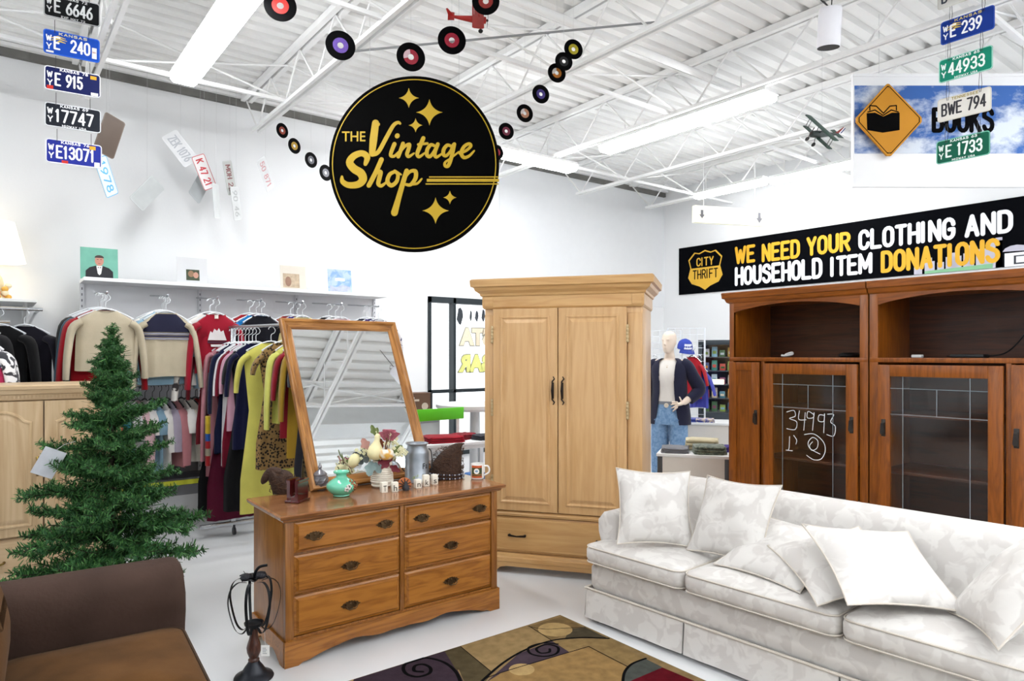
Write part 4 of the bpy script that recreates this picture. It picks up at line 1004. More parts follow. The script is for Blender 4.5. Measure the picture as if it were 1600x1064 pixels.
for st in ([(1355, 176), (1366, 173), (1378, 181)], [(1358, 173), (1358, 166), (1368, 167), (1379, 178)], [(1402, 176), (1391, 173), (1379, 181)], [(1399, 173), (1399, 166), (1389, 167), (1379, 178)]): b.ribbon(DXY(st), 1.9 * u, -.0129)
b.build('open_book_symbol', mat('#050505', .8, var=0, spec=.05), dm, smooth=0, normals=False)
for z in (-.86, .86):
    b = MB(); b.X = Matrix.Translation((0, -.013, z * hh)) @ Matrix.Rotation(R(90), 4, 'X'); b.lathe([(.001, 0), (.005, 0), (.005, .002), (.001, .003)], n=10); b.build('screw', mat('#7a5a20', .4, .6), dm)

# ---------------------------------------------------------------- donation banner on the right wall
bn0 = onX(1061.5, 388.5, 8.395); bn1 = onX(1061.5, 461, 8.395)
bn = thing('donation_banner', 'long black banner with yellow and white donation lettering on the right wall', 'banner', (8.395, bn0.y, bn1.z), R(-90))
BH = bn0.z - bn1.z
def NB(px, py): v = onX(px, py, 8.38); return (bn0.y - v.y, v.z - bn1.z)
b = MB(); b.box(0, -.012, 0, 5.0, 0, BH); b.build('board', mat('#06070b', .8, var=.02, spec=.04), bn, smooth=0)
def nfit(b, body, l, t0, b0, r_, t1, b1, bold):
    (xa, za), (_, zb) = NB(l, b0), NB(l, t0); xb, zc = NB(r_, b1); _, zd = NB(r_, t1)
    b.strokes(body, xa, (za + zc) / 2, xb, (zb + zd) / 2, -.0135, .175)
b = MB()
nfit(b, 'WE', 1148, 385, 413, 1180, 382, 410, .035); nfit(b, 'NEED', 1190, 381, 410, 1250, 373, 403, .035); nfit(b, 'YOUR', 1260, 371, 400, 1329, 361, 393, .035)
nfit(b, 'DONATIONS', 1376, 392, 426, 1563, 371, 411, .035)
b.build('yellow_lettering', mat('#dfa822', .6, var=.02), bn, smooth=0, normals=False)
b = MB()
nfit(b, 'CLOTHING', 1341, 359, 391, 1493, 339, 375, .035); nfit(b, 'AND', 1507, 337, 371, 1583, 325, 364, .035)
nfit(b, 'HOUSEHOLD', 1148, 417, 447, 1285, 402, 435, .035); nfit(b, 'ITEM', 1297, 401, 433, 1363, 394, 427, .035)
b.build('white_lettering', mat('#eef0f6', .5, var=.02), bn, smooth=0, normals=False)
def shield(k, cx, cz, w, h):
    P = [(-.62, .86), (-.34, .80), (0, .92), (.34, .80), (.62, .86), (.98, .52), (.86, .1), (1.0, -.35), (.78, -.66), (.30, -.82), (0, -1.0), (-.30, -.82), (-.78, -.66), (-1.0, -.35), (-.86, .1), (-.98, .52)]
    return [(cx + x * w * k, cz + z * h * k) for x, z in P]
(xa, zt), (xb, zb2) = NB(1075, 390), NB(1129, 447)
zt = NB(1100, 388)[1]; zb2 = NB(1100, 453)[1]; cx, cz, sw_, sh_ = (xa + xb) / 2, (zt + zb2) / 2, (xb - xa) / 2, (zt - zb2) / 2
b = MB(); A, C = shield(.93, cx, cz, sw_, sh_), shield(1.0, cx, cz, sw_, sh_)
for q in range(16):
    r = (q + 1) % 16; b._f([b._v((A[q][0], -.013, A[q][1])), b._v((A[r][0], -.013, A[r][1])), b._v((C[r][0], -.013, C[r][1])), b._v((C[q][0], -.013, C[q][1]))])
low = [(x, z) for x, z in A if z <= cz + sh_ * .1]; b.flat(low, -.0131)
b.strokes('CITY', cx - sw_ * .5, cz + sh_ * .16, cx + sw_ * .5, cz + sh_ * .58, -.0132, .15)
b.mi = 1; b.strokes('THRIFT', cx - sw_ * .72, cz - sh_ * .46, cx + sw_ * .74, cz + .0 * sh_, -.0134, .13)
b.build('shield_emblem', [mat('#dfae34', .5, var=.02), mat('#06070b', .8, var=.02, spec=.04)], bn, smooth=0, normals=False)
# printed skyline along the lower edge
b = MB(); X0 = NB(1428, 420)[0]; X1 = NB(1566, 400)[0]; wS = X1 - X0
for a, c, h in ((0, .10, .05), (.13, .25, .10), (.17, .22, .14), (.28, .36, .08), (.38, .56, .13), (.44, .52, .17), (.58, .70, .15), (.63, .69, .23), (.72, .84, .18), (.84, 1.0, .25), (.93, 1.0, .28)):
    b.flat([(X0 + wS * a, .0), (X0 + wS * c, .0), (X0 + wS * c, h + .035), (X0 + wS * a, h + .035)], -.0127 - .00001 * h)
b.mi = 1; b.flat([(X0 + wS * .13, .0), (X0 + wS * .9, .0), (X0 + wS * .9, .05), (X0 + wS * .13, .03)], -.0130)
b.mi = 2; V0 = X1 + .02; b.box(V0, -.0133, .0, V0 + .5, -.0128, .14); b.mi = 3; b.flat([(V0 + .08, .02), (V0 + .46, .02), (V0 + .46, .11), (V0 + .08, .11)], -.0135); b.mi = 2; b.flat([(V0 + .10, .035), (V0 + .44, .035), (V0 + .44, .098), (V0 + .10, .098)], -.0137)
b.mi = 0
for q in range(3): b.flat([(V0 + .1 + q * .2 + .12 * math.cos(a * .5), .15 + .07 * max(0, math.sin(a * .5))) for a in range(7)], -.0126)
b.build('printed_skyline', [mat('#b9b6c4', .5, var=.02), mat('#7fb58a', .5, var=.02), mat('#eceef4', .5, var=0), mat('#2a2c34', .5, var=0)], bn, smooth=0, normals=False)

# ---------------------------------------------------------------- yellow arrow sign under the far strip light
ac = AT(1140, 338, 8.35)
sa = thing('arrow_sign', 'pale yellow sign with two grey down arrows under the far light', 'sign', ac, -YAW + R(16))
wA, hA = .50, .102
b = MB(); b.box(-wA, -.03, -hA, wA, .03, hA, .006); b.build('sign_box', emit('#f5ef8e', .35, 'emissive_sign_face'), sa, smooth=0)  # pale yellow box with slight emission
b = MB()
for x, k in ((-.40, 1.1), (.40, 1.4)): b.flat([(x, -.05 * k), (x + .035 * k, -.005), (x + .016 * k, -.005), (x + .016 * k, .045 * k), (x - .016 * k, .045 * k), (x - .016 * k, -.005), (x - .035 * k, -.005)], -.0315)
b.build('arrows', mat('#6d6c70', .7, var=0), sa, smooth=0, normals=False)
for x in (-.36, .36): b = MB(); b.tube([(x, 0, hA), (x, 0, DECK - ac.z)], .004, 6); b.build('hanger', steel_white, sa)

# ---------------------------------------------------------------- hanging cylinder speaker
kc = AT(1296, 44, 4.25)
cs = thing('pendant_speaker', 'white cylindrical speaker with a black grille hanging from the ceiling', 'speaker', kc, 0, None, (R(6), R(-5), 0))
rr = 17 * 4.25 / FOCAL; hl = .115
b = MB(); b.lathe([(rr * .96, -hl), (rr, -hl + .004), (rr, hl - .01), (rr * .96, hl), (.02, hl + .004), (.02, hl)], n=36); b.build('housing', mat('#e6e5ea', .5, var=.01), cs, smooth=40)
b = MB(); b.lathe([(rr * .95, -hl - .002), (rr * .95, -hl + .004), (rr * .8, -hl + .012), (.02, -hl + .016), (.01, -hl + .012)], n=36); b.build('grille', mat('#0d0d0f', .7, var=.1), cs)
b = MB(); b.tube([(.01, 0, hl), (.02, .005, hl + .06), (.03, .01, DECK - kc.z)], .004, 6); b.build('suspension_cable', wire_m, cs)
b = MB(); b.tube([(.0, 0, hl), (-.06, .01, hl + .03), (-.05, .04, hl + .05), (-.0, .03, hl + .03), (-.07, .0, hl + .015), (.0, .01, hl + .01)], .003, 6); b.build('spare_cable', wire_m, cs)
# ================================================================ on and around the dresser
TOPZ = DH
def onTop(px, py): return onZ(px, py, TOPZ)
def tilted(o, p, rz=0): o.location = p; o.rotation_euler = (0, 0, rz); return o
# dark wicker cornucopia shaped basket
p = onTop(439, 771)
wk = thing('wicker_bird_basket', 'dark brown woven basket with a drooping beak at the left end of the dresser', 'basket', (p.x, p.y + .02, TOPZ), -YAW)
wick = mat('#3a2519', .85, var=.35, scale=55, bump=.9, bscale=90, name='dark_wicker')
b = MB()
n = 18
b.loft([[(x + rx * math.cos(2 * math.pi * q / 16), ry * math.sin(2 * math.pi * q / 16), z + (.012 * math.sin(q * 1.3))) for q in range(16)] for x, z, rx, ry in ((.02, 0, .055, .05), (.02, .03, .062, .055), (.015, .06, .066, .058), (.005, .085, .068, .056), (-.005, .105, .06, .048), (-.015, .12, .035, .03))])
b.tube(catmull([(.0, 0, .10), (-.04, -.005, .115), (-.065, -.01, .10), (-.085, -.012, .07), (-.093, -.012, .052)], 4), [.035, .035, .034, .033, .032, .031, .03, .028, .026, .024, .022, .02, .018, .015, .012, .008, .005][:17], 10)
b.build('body', wick, wk, smooth=70)
b = MB()
for q in range(60):
    a = rnd.uniform(0, 6.28); z = rnd.uniform(.015, .115); r0 = .066 - max(0, z - .08) * .6
    v0 = (.015 + r0 * math.cos(a), r0 * .88 * math.sin(a), z); a2 = a + rnd.uniform(.3, .9); z2 = z + rnd.uniform(-.02, .02)
    b.tube([v0, (.015 + (r0 + .006) * math.cos((a + a2) / 2), (r0 + .004) * .88 * math.sin((a + a2) / 2), (z + z2) / 2), (.015 + r0 * math.cos(a2), r0 * .88 * math.sin(a2), z2)], .0018, 4)
b.build('twigs', mat('#4e3423', .9, var=.3, scale=30), wk)
# maroon ceramic bracket vase
p = onTop(466, 785)
mb_ = thing('maroon_ceramic_holder', 'glossy maroon ceramic holder with a U shaped slot in front of the wicker basket', 'ceramic holder', (p.x + .005, p.y + .03, TOPZ), R(-52))
maroon = mat('#4a1013', .12, spec=.6, var=.12, scale=14, coat=.6, name='maroon_glaze')
b = MB()
U = [(-.045, .012), (.045, .012), (.045, .11), (.052, .118), (.052, .128), (.022, .128), (.020, .115), (.022, .05), (.010, .035), (-.010, .035), (-.022, .05), (-.020, .115), (-.022, .128), (-.052, .128), (-.052, .118), (-.045, .11)]
b.prism([(x * .72, z * .92) for x, z in U], -.045, .055); b.box(-.042, -.052, 0, .042, .062, .014, .004); b.build('body', maroon, mb_, smooth=30)
# faceted glass jar with finial
p = onTop(500, 766)
fj = thing('pewter_glass_jar', 'small grey diamond cut glass jar with a pointed lid', 'jar', (p.x, p.y, TOPZ))
gg = mat('#77757a', .18, .35, spec=.6, var=.2, scale=60, name='smoky_glass')
b = MB(); n = 16
b.loft([[(r * math.cos(2 * math.pi * (q + .5 * k) / n) * (1 + .06 * (-1) ** q), r * math.sin(2 * math.pi * (q + .5 * k) / n) * (1 + .06 * (-1) ** q), z) for q in range(n)] for k, (r, z) in enumerate(((.022, 0), (.030, .006), (.024, .014), (.038, .030), (.043, .045), (.045, .060), (.043, .074), (.036, .086)))]); b.build('bowl', gg, fj, smooth=10)
b = MB(); b.lathe([(.038, .086), (.040, .092), (.030, .104), (.016, .114), (.007, .122), (.011, .132), (.008, .142), (.003, .156)], n=16); b.build('lid', gg, fj, smooth=30)
# turquoise squat vase
p = onTop(537, 776)
tv = thing('turquoise_vase', 'squat turquoise vase with painted brown flowers and a flared neck', 'vase', (p.x, p.y + .03, TOPZ))
tq = mat('#6cc9a8', .15, spec=.55, var=.05, coat=.7, name='turquoise_glaze')
prof = [(.040, 0), (.045, .004), (.044, .010), (.060, .020), (.076, .038), (.082, .054), (.078, .068), (.062, .084), (.040, .096), (.030, .104), (.027, .114), (.029, .122), (.042, .128), (.044, .134), (.041, .137), (.028, .132), (.022, .118)]
b = MB(); b.lathe(prof, n=36); b.build('body', tq, tv, smooth=60)
b = MB()
def on_vase(a, z):
    for (r0, z0), (r1, z1) in zip(prof, prof[1:]):
        if z0 <= z <= z1 and z1 > z0: r = r0 + (r1 - r0) * (z - z0) / (z1 - z0); break
    else: r = .08
    return Vector(((r + .0008) * math.cos(a), (r + .0008) * math.sin(a), z))
for fa, fz, mi in ((-1.05, .052, 1), (-.62, .075, 1), (-.45, .045, 1), (-1.62, .060, 0), (-1.2, .078, 1), (-.9, .035, 2), (-1.75, .048, 0)):
    b.mi = mi; a0 = R(-37) + fa + .8
    for q in range(5):
        c = a0 + .14 * math.cos(q * 1.257); zz = fz + .010 * math.sin(q * 1.257); b.ball(on_vase(c, zz), .0065, .0065, .006, 6, 4)
    b.mi = 2; b.ball(on_vase(a0, fz), .005, .005, .005, 6, 4)
b.mi = 3; b.tube([on_vase(R(-37) + a, .05 + .02 * math.sin(a * 5)) for a in [-.9 + .1 * q for q in range(16)]], .0014, 4)
b.build('painted_flowers', [mat('#dcd3cf', .4), mat('#9a5a32', .4), mat('#5a3a22', .4), mat('#3f5a3a', .4)], tv, smooth=60)
# white ribbed vase with an autumn arrangement
p = onTop(603, 762)
wv = thing('ribbed_white_vase', 'white horizontally ribbed vase holding the gourd arrangement', 'vase', (p.x, p.y + .05, TOPZ))
wvz = TOPZ; wh = mat('#dfd8ca', .45, var=.06, scale=20, name='cream_glaze')
prof = [(.050, 0)]
for q in range(13): z = .006 + q * .0115; r = .066 - .010 * (q / 12) ** 1.6 + (.002 if q > 1 else -.004); prof += [(r - .0035, z), (r, z + .004), (r, z + .0075)]
prof += [(.054, .158), (.050, .158), (.048, .10)]
b = MB(); b.lathe(prof, n=32); b.build('body', wh, wv, smooth=30)
fa = thing('autumn_arrangement', 'autumn arrangement of gourds, leaves and cream flowers in the ribbed vase', 'flower arrangement', (wv.location.x, wv.location.y, TOPZ + .10), -YAW)
cream = mat('#e9dfae', .5, var=.08, scale=18); leafd = mat('#4a5150', .7, var=.15); leafb = mat('#7d908f', .7, var=.1); red_l = mat('#6d2430', .7, var=.2); green_l = mat('#6f7d47', .7, var=.2); bud = mat('#e6e3bd', .6, var=.1); stem_m = mat('#6a4a34', .8, var=.2)
b = MB(); b.lathe([(.003, -.052), (.025, -.048), (.043, -.028), (.047, -.004), (.040, .020), (.026, .042), (.017, .058), (.016, .070), (.018, .082), (.013, .096), (.004, .103)], n=20); g = b.build('gourd', cream, fa, smooth=60); g.location = (-.028, -.055, .115); g.rotation_euler = (R(-5), R(8), 0)
b = MB(); b.tube(catmull([(0, 0, .10), (-.005, 0, .115), (-.022, 0, .13)], 3), .005, 6); b.build('gourd_stem', green_l, g)
b = MB(); b.loft([[(r * math.cos(2 * math.pi * q / 40) * (1 + .07 * abs(math.cos(q * math.pi / 4)) - .05), r * math.sin(2 * math.pi * q / 40) * (1 + .07 * abs(math.cos(q * math.pi / 4)) - .05), z) for q in range(40)] for r, z in ((.006, -.028), (.025, -.030), (.040, -.018), (.045, 0), (.041, .018), (.028, .030), (.010, .028))])
g = b.build('mini_pumpkin', patterned('#ece5d8', '#d9a64c', 16, .5, .42, .58, 1, 0, 0), fa, smooth=60); g.location = (.036, -.06, .098)
b = MB(); b.tube(catmull([(0, 0, .026), (-.004, 0, .05), (.004, 0, .075), (.0, 0, .095)], 3), [.008, .007, .006, .005, .005, .005, .005, .005, .005, .006], 6); b.build('pumpkin_stem', stem_m, g)
b = MB(); b.lathe([(.003, -.045), (.022, -.038), (.033, -.012), (.033, .014), (.022, .034), (.006, .042)], n=18); g = b.build('gourd', cream, fa, smooth=60); g.location = (-.155, -.03, .058); g.rotation_euler = (0, R(30), 0)
def leaf(c, L, w, rot, mt, nm='leaf'):
    b = MB(); pts = []
    def f(u, v):
        x = (u - .5) * 2; k = math.sin(math.pi * min(1, v * .96 + .03)) ** .8 * (1 + .25 * math.cos(v * 14) * abs(x))
        return (x * w * k, -.25 * abs(x) * w + .12 * L * v * v, v * L)
    b.grid(4, 8, f); o = b.build(nm, mt, fa, smooth=80, normals=False); o.location = c; o.rotation_euler = rot; return o
for c, L, w, rot, mt in (((-.075, -.05, .045), .10, .035, (R(-20), R(-20), 0), leafd), ((-.10, -.04, .04), .09, .034, (R(-10), R(-48), 0), leafd), ((-.05, -.05, .055), .09, .03, (R(30), R(185), 0), leafb), ((-.03, -.06, .05), .07, .025, (R(10), R(150), 0), leafb),
                         ((.0, -.06, .05), .08, .028, (R(-20), R(70), 0), red_l), ((-.01, -.065, .055), .07, .03, (R(-10), R(110), 0), red_l), ((.055, -.05, .03), .07, .02, (0, R(120), 0), red_l), ((.01, -.03, .13), .06, .02, (0, R(-20), 0), mat('#8a4a32', .7, var=.2)),
                         ((-.075, -.02, .12), .075, .026, (0, R(-30), 0), mat('#b98a80', .7, var=.15)), ((-.03, -.02, .20), .07, .018, (0, R(-25), 0), green_l), ((-.02, -.02, .18), .07, .014, (0, R(-5), 0), green_l), ((.07, -.03, .10), .07, .02, (0, R(50), 0), green_l), ((-.13, -.03, .03), .08, .018, (0, R(-70), 0), green_l), ((.0, -.02, .0), .12, .02, (0, R(-30), 0), green_l)):
    leaf(c, L, w, rot, mt)
for q in range(3):
    b = MB()
    b.loft([[(( .010 + .004 * k) * math.cos(2 * math.pi * i / 10) * (1 + .3 * (-1) ** i), (.006 + .003 * k) * math.sin(2 * math.pi * i / 10) * (1 + .3 * (-1) ** i), k * .009) for i in range(10)] for k in range(7)])
    o = b.build('cockscomb', mat('#a35a68', .8, var=.25, scale=60), fa, smooth=20); o.location = (.03 + q * .013, -.03, .175 + .008 * (q % 2)); o.rotation_euler = (0, R(-12 + 14 * q), 0)
    b = MB(); b.tube([(.02, -.02, .02), (.03 + q * .013, -.03, .18)], .003, 5); b.build('stem', stem_m, fa)
for (cx, cz, rr, n) in ((-.115, .10, .030, 16), (.075, .15, .038, 22), (.115, .12, .030, 16), (-.02, .19, .022, 9)):
    b = MB()
    for q in range(n):
        x, y, z = cx + rnd.gauss(0, rr * .6), -.03 + rnd.gauss(0, .015), cz + rnd.gauss(0, rr * .6)
        for k in range(4): b.ball((x + .006 * math.cos(k * 1.57), y, z + .006 * math.sin(k * 1.57)), .005, .004, .005, 5, 4)
        b.tube([(x, y, z), (cx * .5, -.02, cz * .45)], .0009, 4)
    b.build('filler_flowers', bud, fa, smooth=60)
# letter blocks and the turkey
def block(px, py, ch, yaw=0, h=.047):
    p = onTop(px, py); t = thing('letter_block', 'small white wooden block with the letter %s in the row spelling Thanks' % ch, 'letter block', (p.x, p.y + .018, TOPZ), R(-8 + yaw), 'white letter blocks in a row')
    b = MB(); b.box(-.018, -.018, 0, .018, .018, h, .003); b.build('body', mat('#e9e4d6', .6, var=.04), t, smooth=30)
    b = MB(); x0, x1 = -.010, .010
    b.fit(ch, x0, .008, x1, .040 if ch in 'Thk' else .030, -.0185, .01, .0004); b.build('letter', mat('#4a463c', .7, var=.1), t, smooth=0)
block(602, 770, 'T', 4, .058); block(619, 769, 'h', -6, .055); block(655, 763, 'n', 3, .050); block(668, 760, 'k', -3, .066); block(681, 757, 's', -4, .058)
p = onTop(634, 766)
tk = thing('wooden_turkey', 'small striped wooden turkey standing between the letter blocks', 'turkey figurine', (p.x, p.y + .012, TOPZ), R(-12))
b = MB(); fan = [(.040 * math.cos(R(a)), .028 + .040 * math.sin(R(a)) * 1.05) for a in range(-30, 211, 15)]
b.prism(fan, .000, .012)
for q in range(7):
    a = R(-15 + q * 35); b.mi = 1; b.ribbon([(.012 * math.cos(a), .028 + .012 * math.sin(a)), (.036 * math.cos(a), .028 + .036 * math.sin(a))], .0065, -.0006)
b.build('tail_fan', [mat('#b5693a', .7, var=.1), mat('#33231c', .7, var=.1)], tk, smooth=0)
b = MB(); b.lathe([(.018, 0), (.022, .012), (.018, .026), (.010, .036), (.011, .044), (.004, .052)], (.002, -.016, 0), 14); b.build('body', mat('#2b2a2e', .6, var=.1), tk, smooth=60)
# galvanised milk can
p = onTop(651, 754)
mc = thing('galvanized_can', 'tall galvanised metal can with side handles behind the letter blocks', 'metal can', (p.x + .022, p.y + .035, TOPZ), -YAW)
zinc = mat('#8f959c', .38, .75, var=.22, scale=9, name='galvanised')
b = MB(); b.lathe([(.072, 0), (.076, .004), (.076, .010), (.073, .014), (.073, .175), (.070, .186), (.062, .200), (.058, .212), (.060, .224), (.068, .228), (.070, .234), (.066, .236), (.056, .222), (.054, .10)], n=36); b.build('body', zinc, mc, smooth=40)
for s in (-1, 1):
    b = MB(); b.tube(catmull([(s * .071, 0, .20), (s * .086, 0, .185), (s * .092, 0, .13), (s * .088, 0, .08), (s * .074, 0, .06)], 4), .0035, 6); b.build('handle', mat('#2d2f33', .5, .6), mc)
b = MB()
def wrapM(ch, ang, z, h, w): b.X = Matrix.Rotation(ang, 4, 'Z') @ Matrix.Translation((0, -.0738, z)); b.fit(ch, -w / 2, 0, w / 2, h, 0, .015, .0006)
b.mi = 0; wrapM('F', R(42), .085, .034, .016); wrapM('a', R(58), .085, .026, .016)
b.mi = 1
for i, ch in enumerate('GIVE'): wrapM(ch, R(-14 + i * 9), .024 + i * .005, .014, .009)
b.mi = 0; b.X = Matrix.Rotation(R(38), 4, 'Z') @ Matrix.Translation((0, -.0732, .045)); b.ball((0, 0, 0), .008, .003, .010, 8, 6)
b.build('lettering', [mat('#2a2c30', .6), mat('#8a9a5a', .6)], mc, smooth=0)
# twig witch hat
p = onTop(708, 750)
wh_ = thing('twig_witch_hat', 'dark twig witch hat with a bent tip and a beaded band', 'hat', (p.x, p.y + .09, TOPZ), -YAW)
b = MB(); rings = []
for z, r, cx in ((0, .108, 0), (.02, .103, 0), (.06, .098, .002), (.10, .090, .014), (.14, .074, .028), (.175, .056, .046), (.20, .040, .066), (.212, .028, .084), (.216, .016, .102), (.214, .004, .116)):
    rings.append([(cx + r * math.cos(2 * math.pi * q / 22) * (1 + .04 * math.sin(q * 4.1 + z * 60)), r * .8 * math.sin(2 * math.pi * q / 22) * (1 + .04 * math.sin(q * 3.1)), z + .004 * math.sin(q * 2.3)) for q in range(22)])
b.loft(rings); b.build('crown', wick, wh_, smooth=60)
b = MB()
for q in range(120):
    z = rnd.uniform(.01, .19); r0 = .108 - .25 * max(0, z - .08) - .02 * z; cx = .02 * (z / .2) ** 2 * 2; a = rnd.uniform(0, 6.28); L = rnd.uniform(.3, .8)
    b.tube([(cx + r0 * math.cos(a), r0 * .8 * math.sin(a), z), (cx + (r0 + .007) * math.cos(a + L / 2), (r0 + .007) * .8 * math.sin(a + L / 2), z + .006), (cx + r0 * math.cos(a + L), r0 * .8 * math.sin(a + L), z + rnd.uniform(-.02, .02))], .0016, 4)
b.build('twigs', mat('#4a3222', .9, var=.35, scale=30), wh_)
b = MB()
for q in range(40):
    a = 2 * math.pi * q / 40
    for zz, k in ((.012, 1.06), (.034, 1.02)): b.mi = q % 2; b.ball((.110 * k * math.cos(a), .090 * k * math.sin(a), zz + .004 * math.sin(a * 2)), .0055, .0055, .005, 6, 4)
b.build('beaded_band', [mat('#c8cbd6', .25, .3), mat('#3a3d52', .3, .2)], wh_, smooth=60)
# mug
p = onTop(753, 749)
mg = thing('souvenir_mug', 'white coffee mug with an orange and brown print at the right end of the dresser', 'mug', (p.x - .01, p.y + .035, TOPZ), -YAW + R(4))
mr = .042
b = MB(); b.lathe([(.034, 0), (.038, .003), (mr, .010), (mr, .092), (mr - .001, .096), (mr - .004, .094), (mr - .005, .02), (.01, .008)], n=32); b.build('body', mat('#eceae6', .2, var=.01, coat=.4), mg, smooth=40)
b = MB(); b.tube(catmull([(mr - .002, 0, .078), (mr + .020, 0, .080), (mr + .032, 0, .062), (mr + .028, 0, .038), (mr - .001, 0, .022)], 4), .0055, 8); b.build('handle', mat('#eceae6', .2, var=.01, coat=.4), mg)
b = MB()
def band(z0, z1, a0, a1, mi, k=.0006):
    b.mi = mi; b.grid(10, 1, lambda u, v: ((mr + k) * math.cos(R(a0 + (a1 - a0) * u)), (mr + k) * math.sin(R(a0 + (a1 - a0) * u)), z0 + (z1 - z0) * v))
band(.018, .074, -145, -50, 1); band(.074, .088, -145, -50, 0); band(.012, .024, -145, -50, 0, .0008); band(.030, .034, -145, -50, 3, .001)
b.mi = 2; b.X = Matrix.Rotation(R(-8), 4, 'Z') @ Matrix.Translation((0, -mr - .0014, .053)) ; b.prism([(.017 * math.cos(q * .314), .017 * math.sin(q * .314)) for q in range(20)], 0, .002); b.mi = 4; b.flat([(.010 * math.cos(q * .628), .001 + .007 * math.sin(q * .628)) for q in range(10)], -.0006)
b.build('print', [mat('#c2572a', .4, var=.2, scale=90), mat('#3f4a2c', .4, var=.3, scale=80), mat('#f0eee8', .4), mat('#a8662e', .4), mat('#7da3c2', .4)], mg, smooth=30, normals=False)

# ---------------------------------------------------------------- pumpkin lantern on the floor
p = onZ(400, 1058)
ln = thing('pumpkin_lantern', 'black metal strap pumpkin candle lantern on a turned wooden post beside the dresser', 'lantern', (p.x - .01, p.y, 0), -YAW)
iron = mat('#17181b', .45, .6, var=.1, name='black_iron')
b = MB(); b.lathe([(.088, 0), (.090, .006), (.086, .014), (.060, .026), (.050, .040), (.040, .056), (.028, .072), (.024, .082)], n=28); b.build('base', mat('#22252c', .35, .4, var=.15), ln, smooth=40)
b = MB(); b.lathe([(.024, .080), (.026, .088), (.020, .096), (.024, .106), (.031, .125), (.033, .145), (.028, .165), (.021, .185), (.018, .205), (.020, .225), (.016, .238)], n=24); b.build('post', wood('#4d2a1d', '#2c1610', 'z', 2.0, .35), ln, smooth=50)
b = MB(); b.lathe([(.01, .232), (.030, .238), (.042, .252), (.044, .262), (.040, .262), (.036, .252), (.01, .246)], n=24); b.build('candle_cup', iron, ln, smooth=40)
for k in range(7):
    a = 2 * math.pi * k / 7 + .3; ca, sa_ = math.cos(a), math.sin(a)
    prof = catmull([(.030, .244, 0), (.055, .222, 0), (.085, .245, 0), (.108, .31, 0), (.120, .38, 0), (.108, .435, 0), (.075, .462, 0), (.035, .455, 0)], 5)
    b = MB(); wd = .0065
    b.loft([[((q.x + s * .0012) * ca - e * sa_, (q.x + s * .0012) * sa_ + e * ca, q.y) for s, e in ((-1, -wd), (1, -wd), (1, wd), (-1, wd))] for q in prof]); b.build('strap', iron, ln, smooth=50)
for k in range(6):
    a = 2 * math.pi * k / 6; L = .062
    b = MB(); ca, sa_ = math.cos(a), math.sin(a)
    def f(u, v):
        e = (u - .5) * 2 * .026 * math.sin(math.pi * min(1, v + .08)) ** .7; r = .005 + L * v
        return (r * ca - e * sa_, r * sa_ + e * ca, .458 + .022 * math.sin(v * 2.2) + .012 * abs(u - .5) - (0 if k % 2 else .008))
    b.grid(4, 8, f); b.build('leaf', iron, ln, smooth=60)
for c in ((-.03, -.02, .478), (.035, 0, .482)):
    b = MB(); b.lathe([(.003, -.016), (.020, -.012), (.026, 0), (.020, .012), (.006, .016)], c, 14); b.build('berry', mat('#24242a', .6, .3, var=.3, scale=60, bump=.6), ln, smooth=60)
b = MB(); b.tube(catmull([(0, 0, .452), (.005, 0, .49), (.025, 0, .52), (.062, 0, .530)], 5), .0065, 8); b.build('stem', iron, ln)
b = MB(); b.tube([(-.028, 0, .475), (-.045, -.01, .505)], .0014, 5); b.build('tendril', iron, ln)
b = MB(); b.box(.052, -.052, .125, .092, -.050, .175, .0); b.mi = 1
for q in range(4): b.box(.060, -.0526, .136 + q * .008, .060 + .02 - .004 * (q % 2), -.0521, .1385 + q * .008)
b.build('price_tag', [mat('#ecebe8', .7, var=.01), mat('#888c92', .7, var=0)], ln, smooth=0)
b = MB(); b.tube([(.072, -.051, .175), (.065, -.04, .235), (.03, -.02, .245)], .0008, 4); b.build('tag_string', thread, ln)

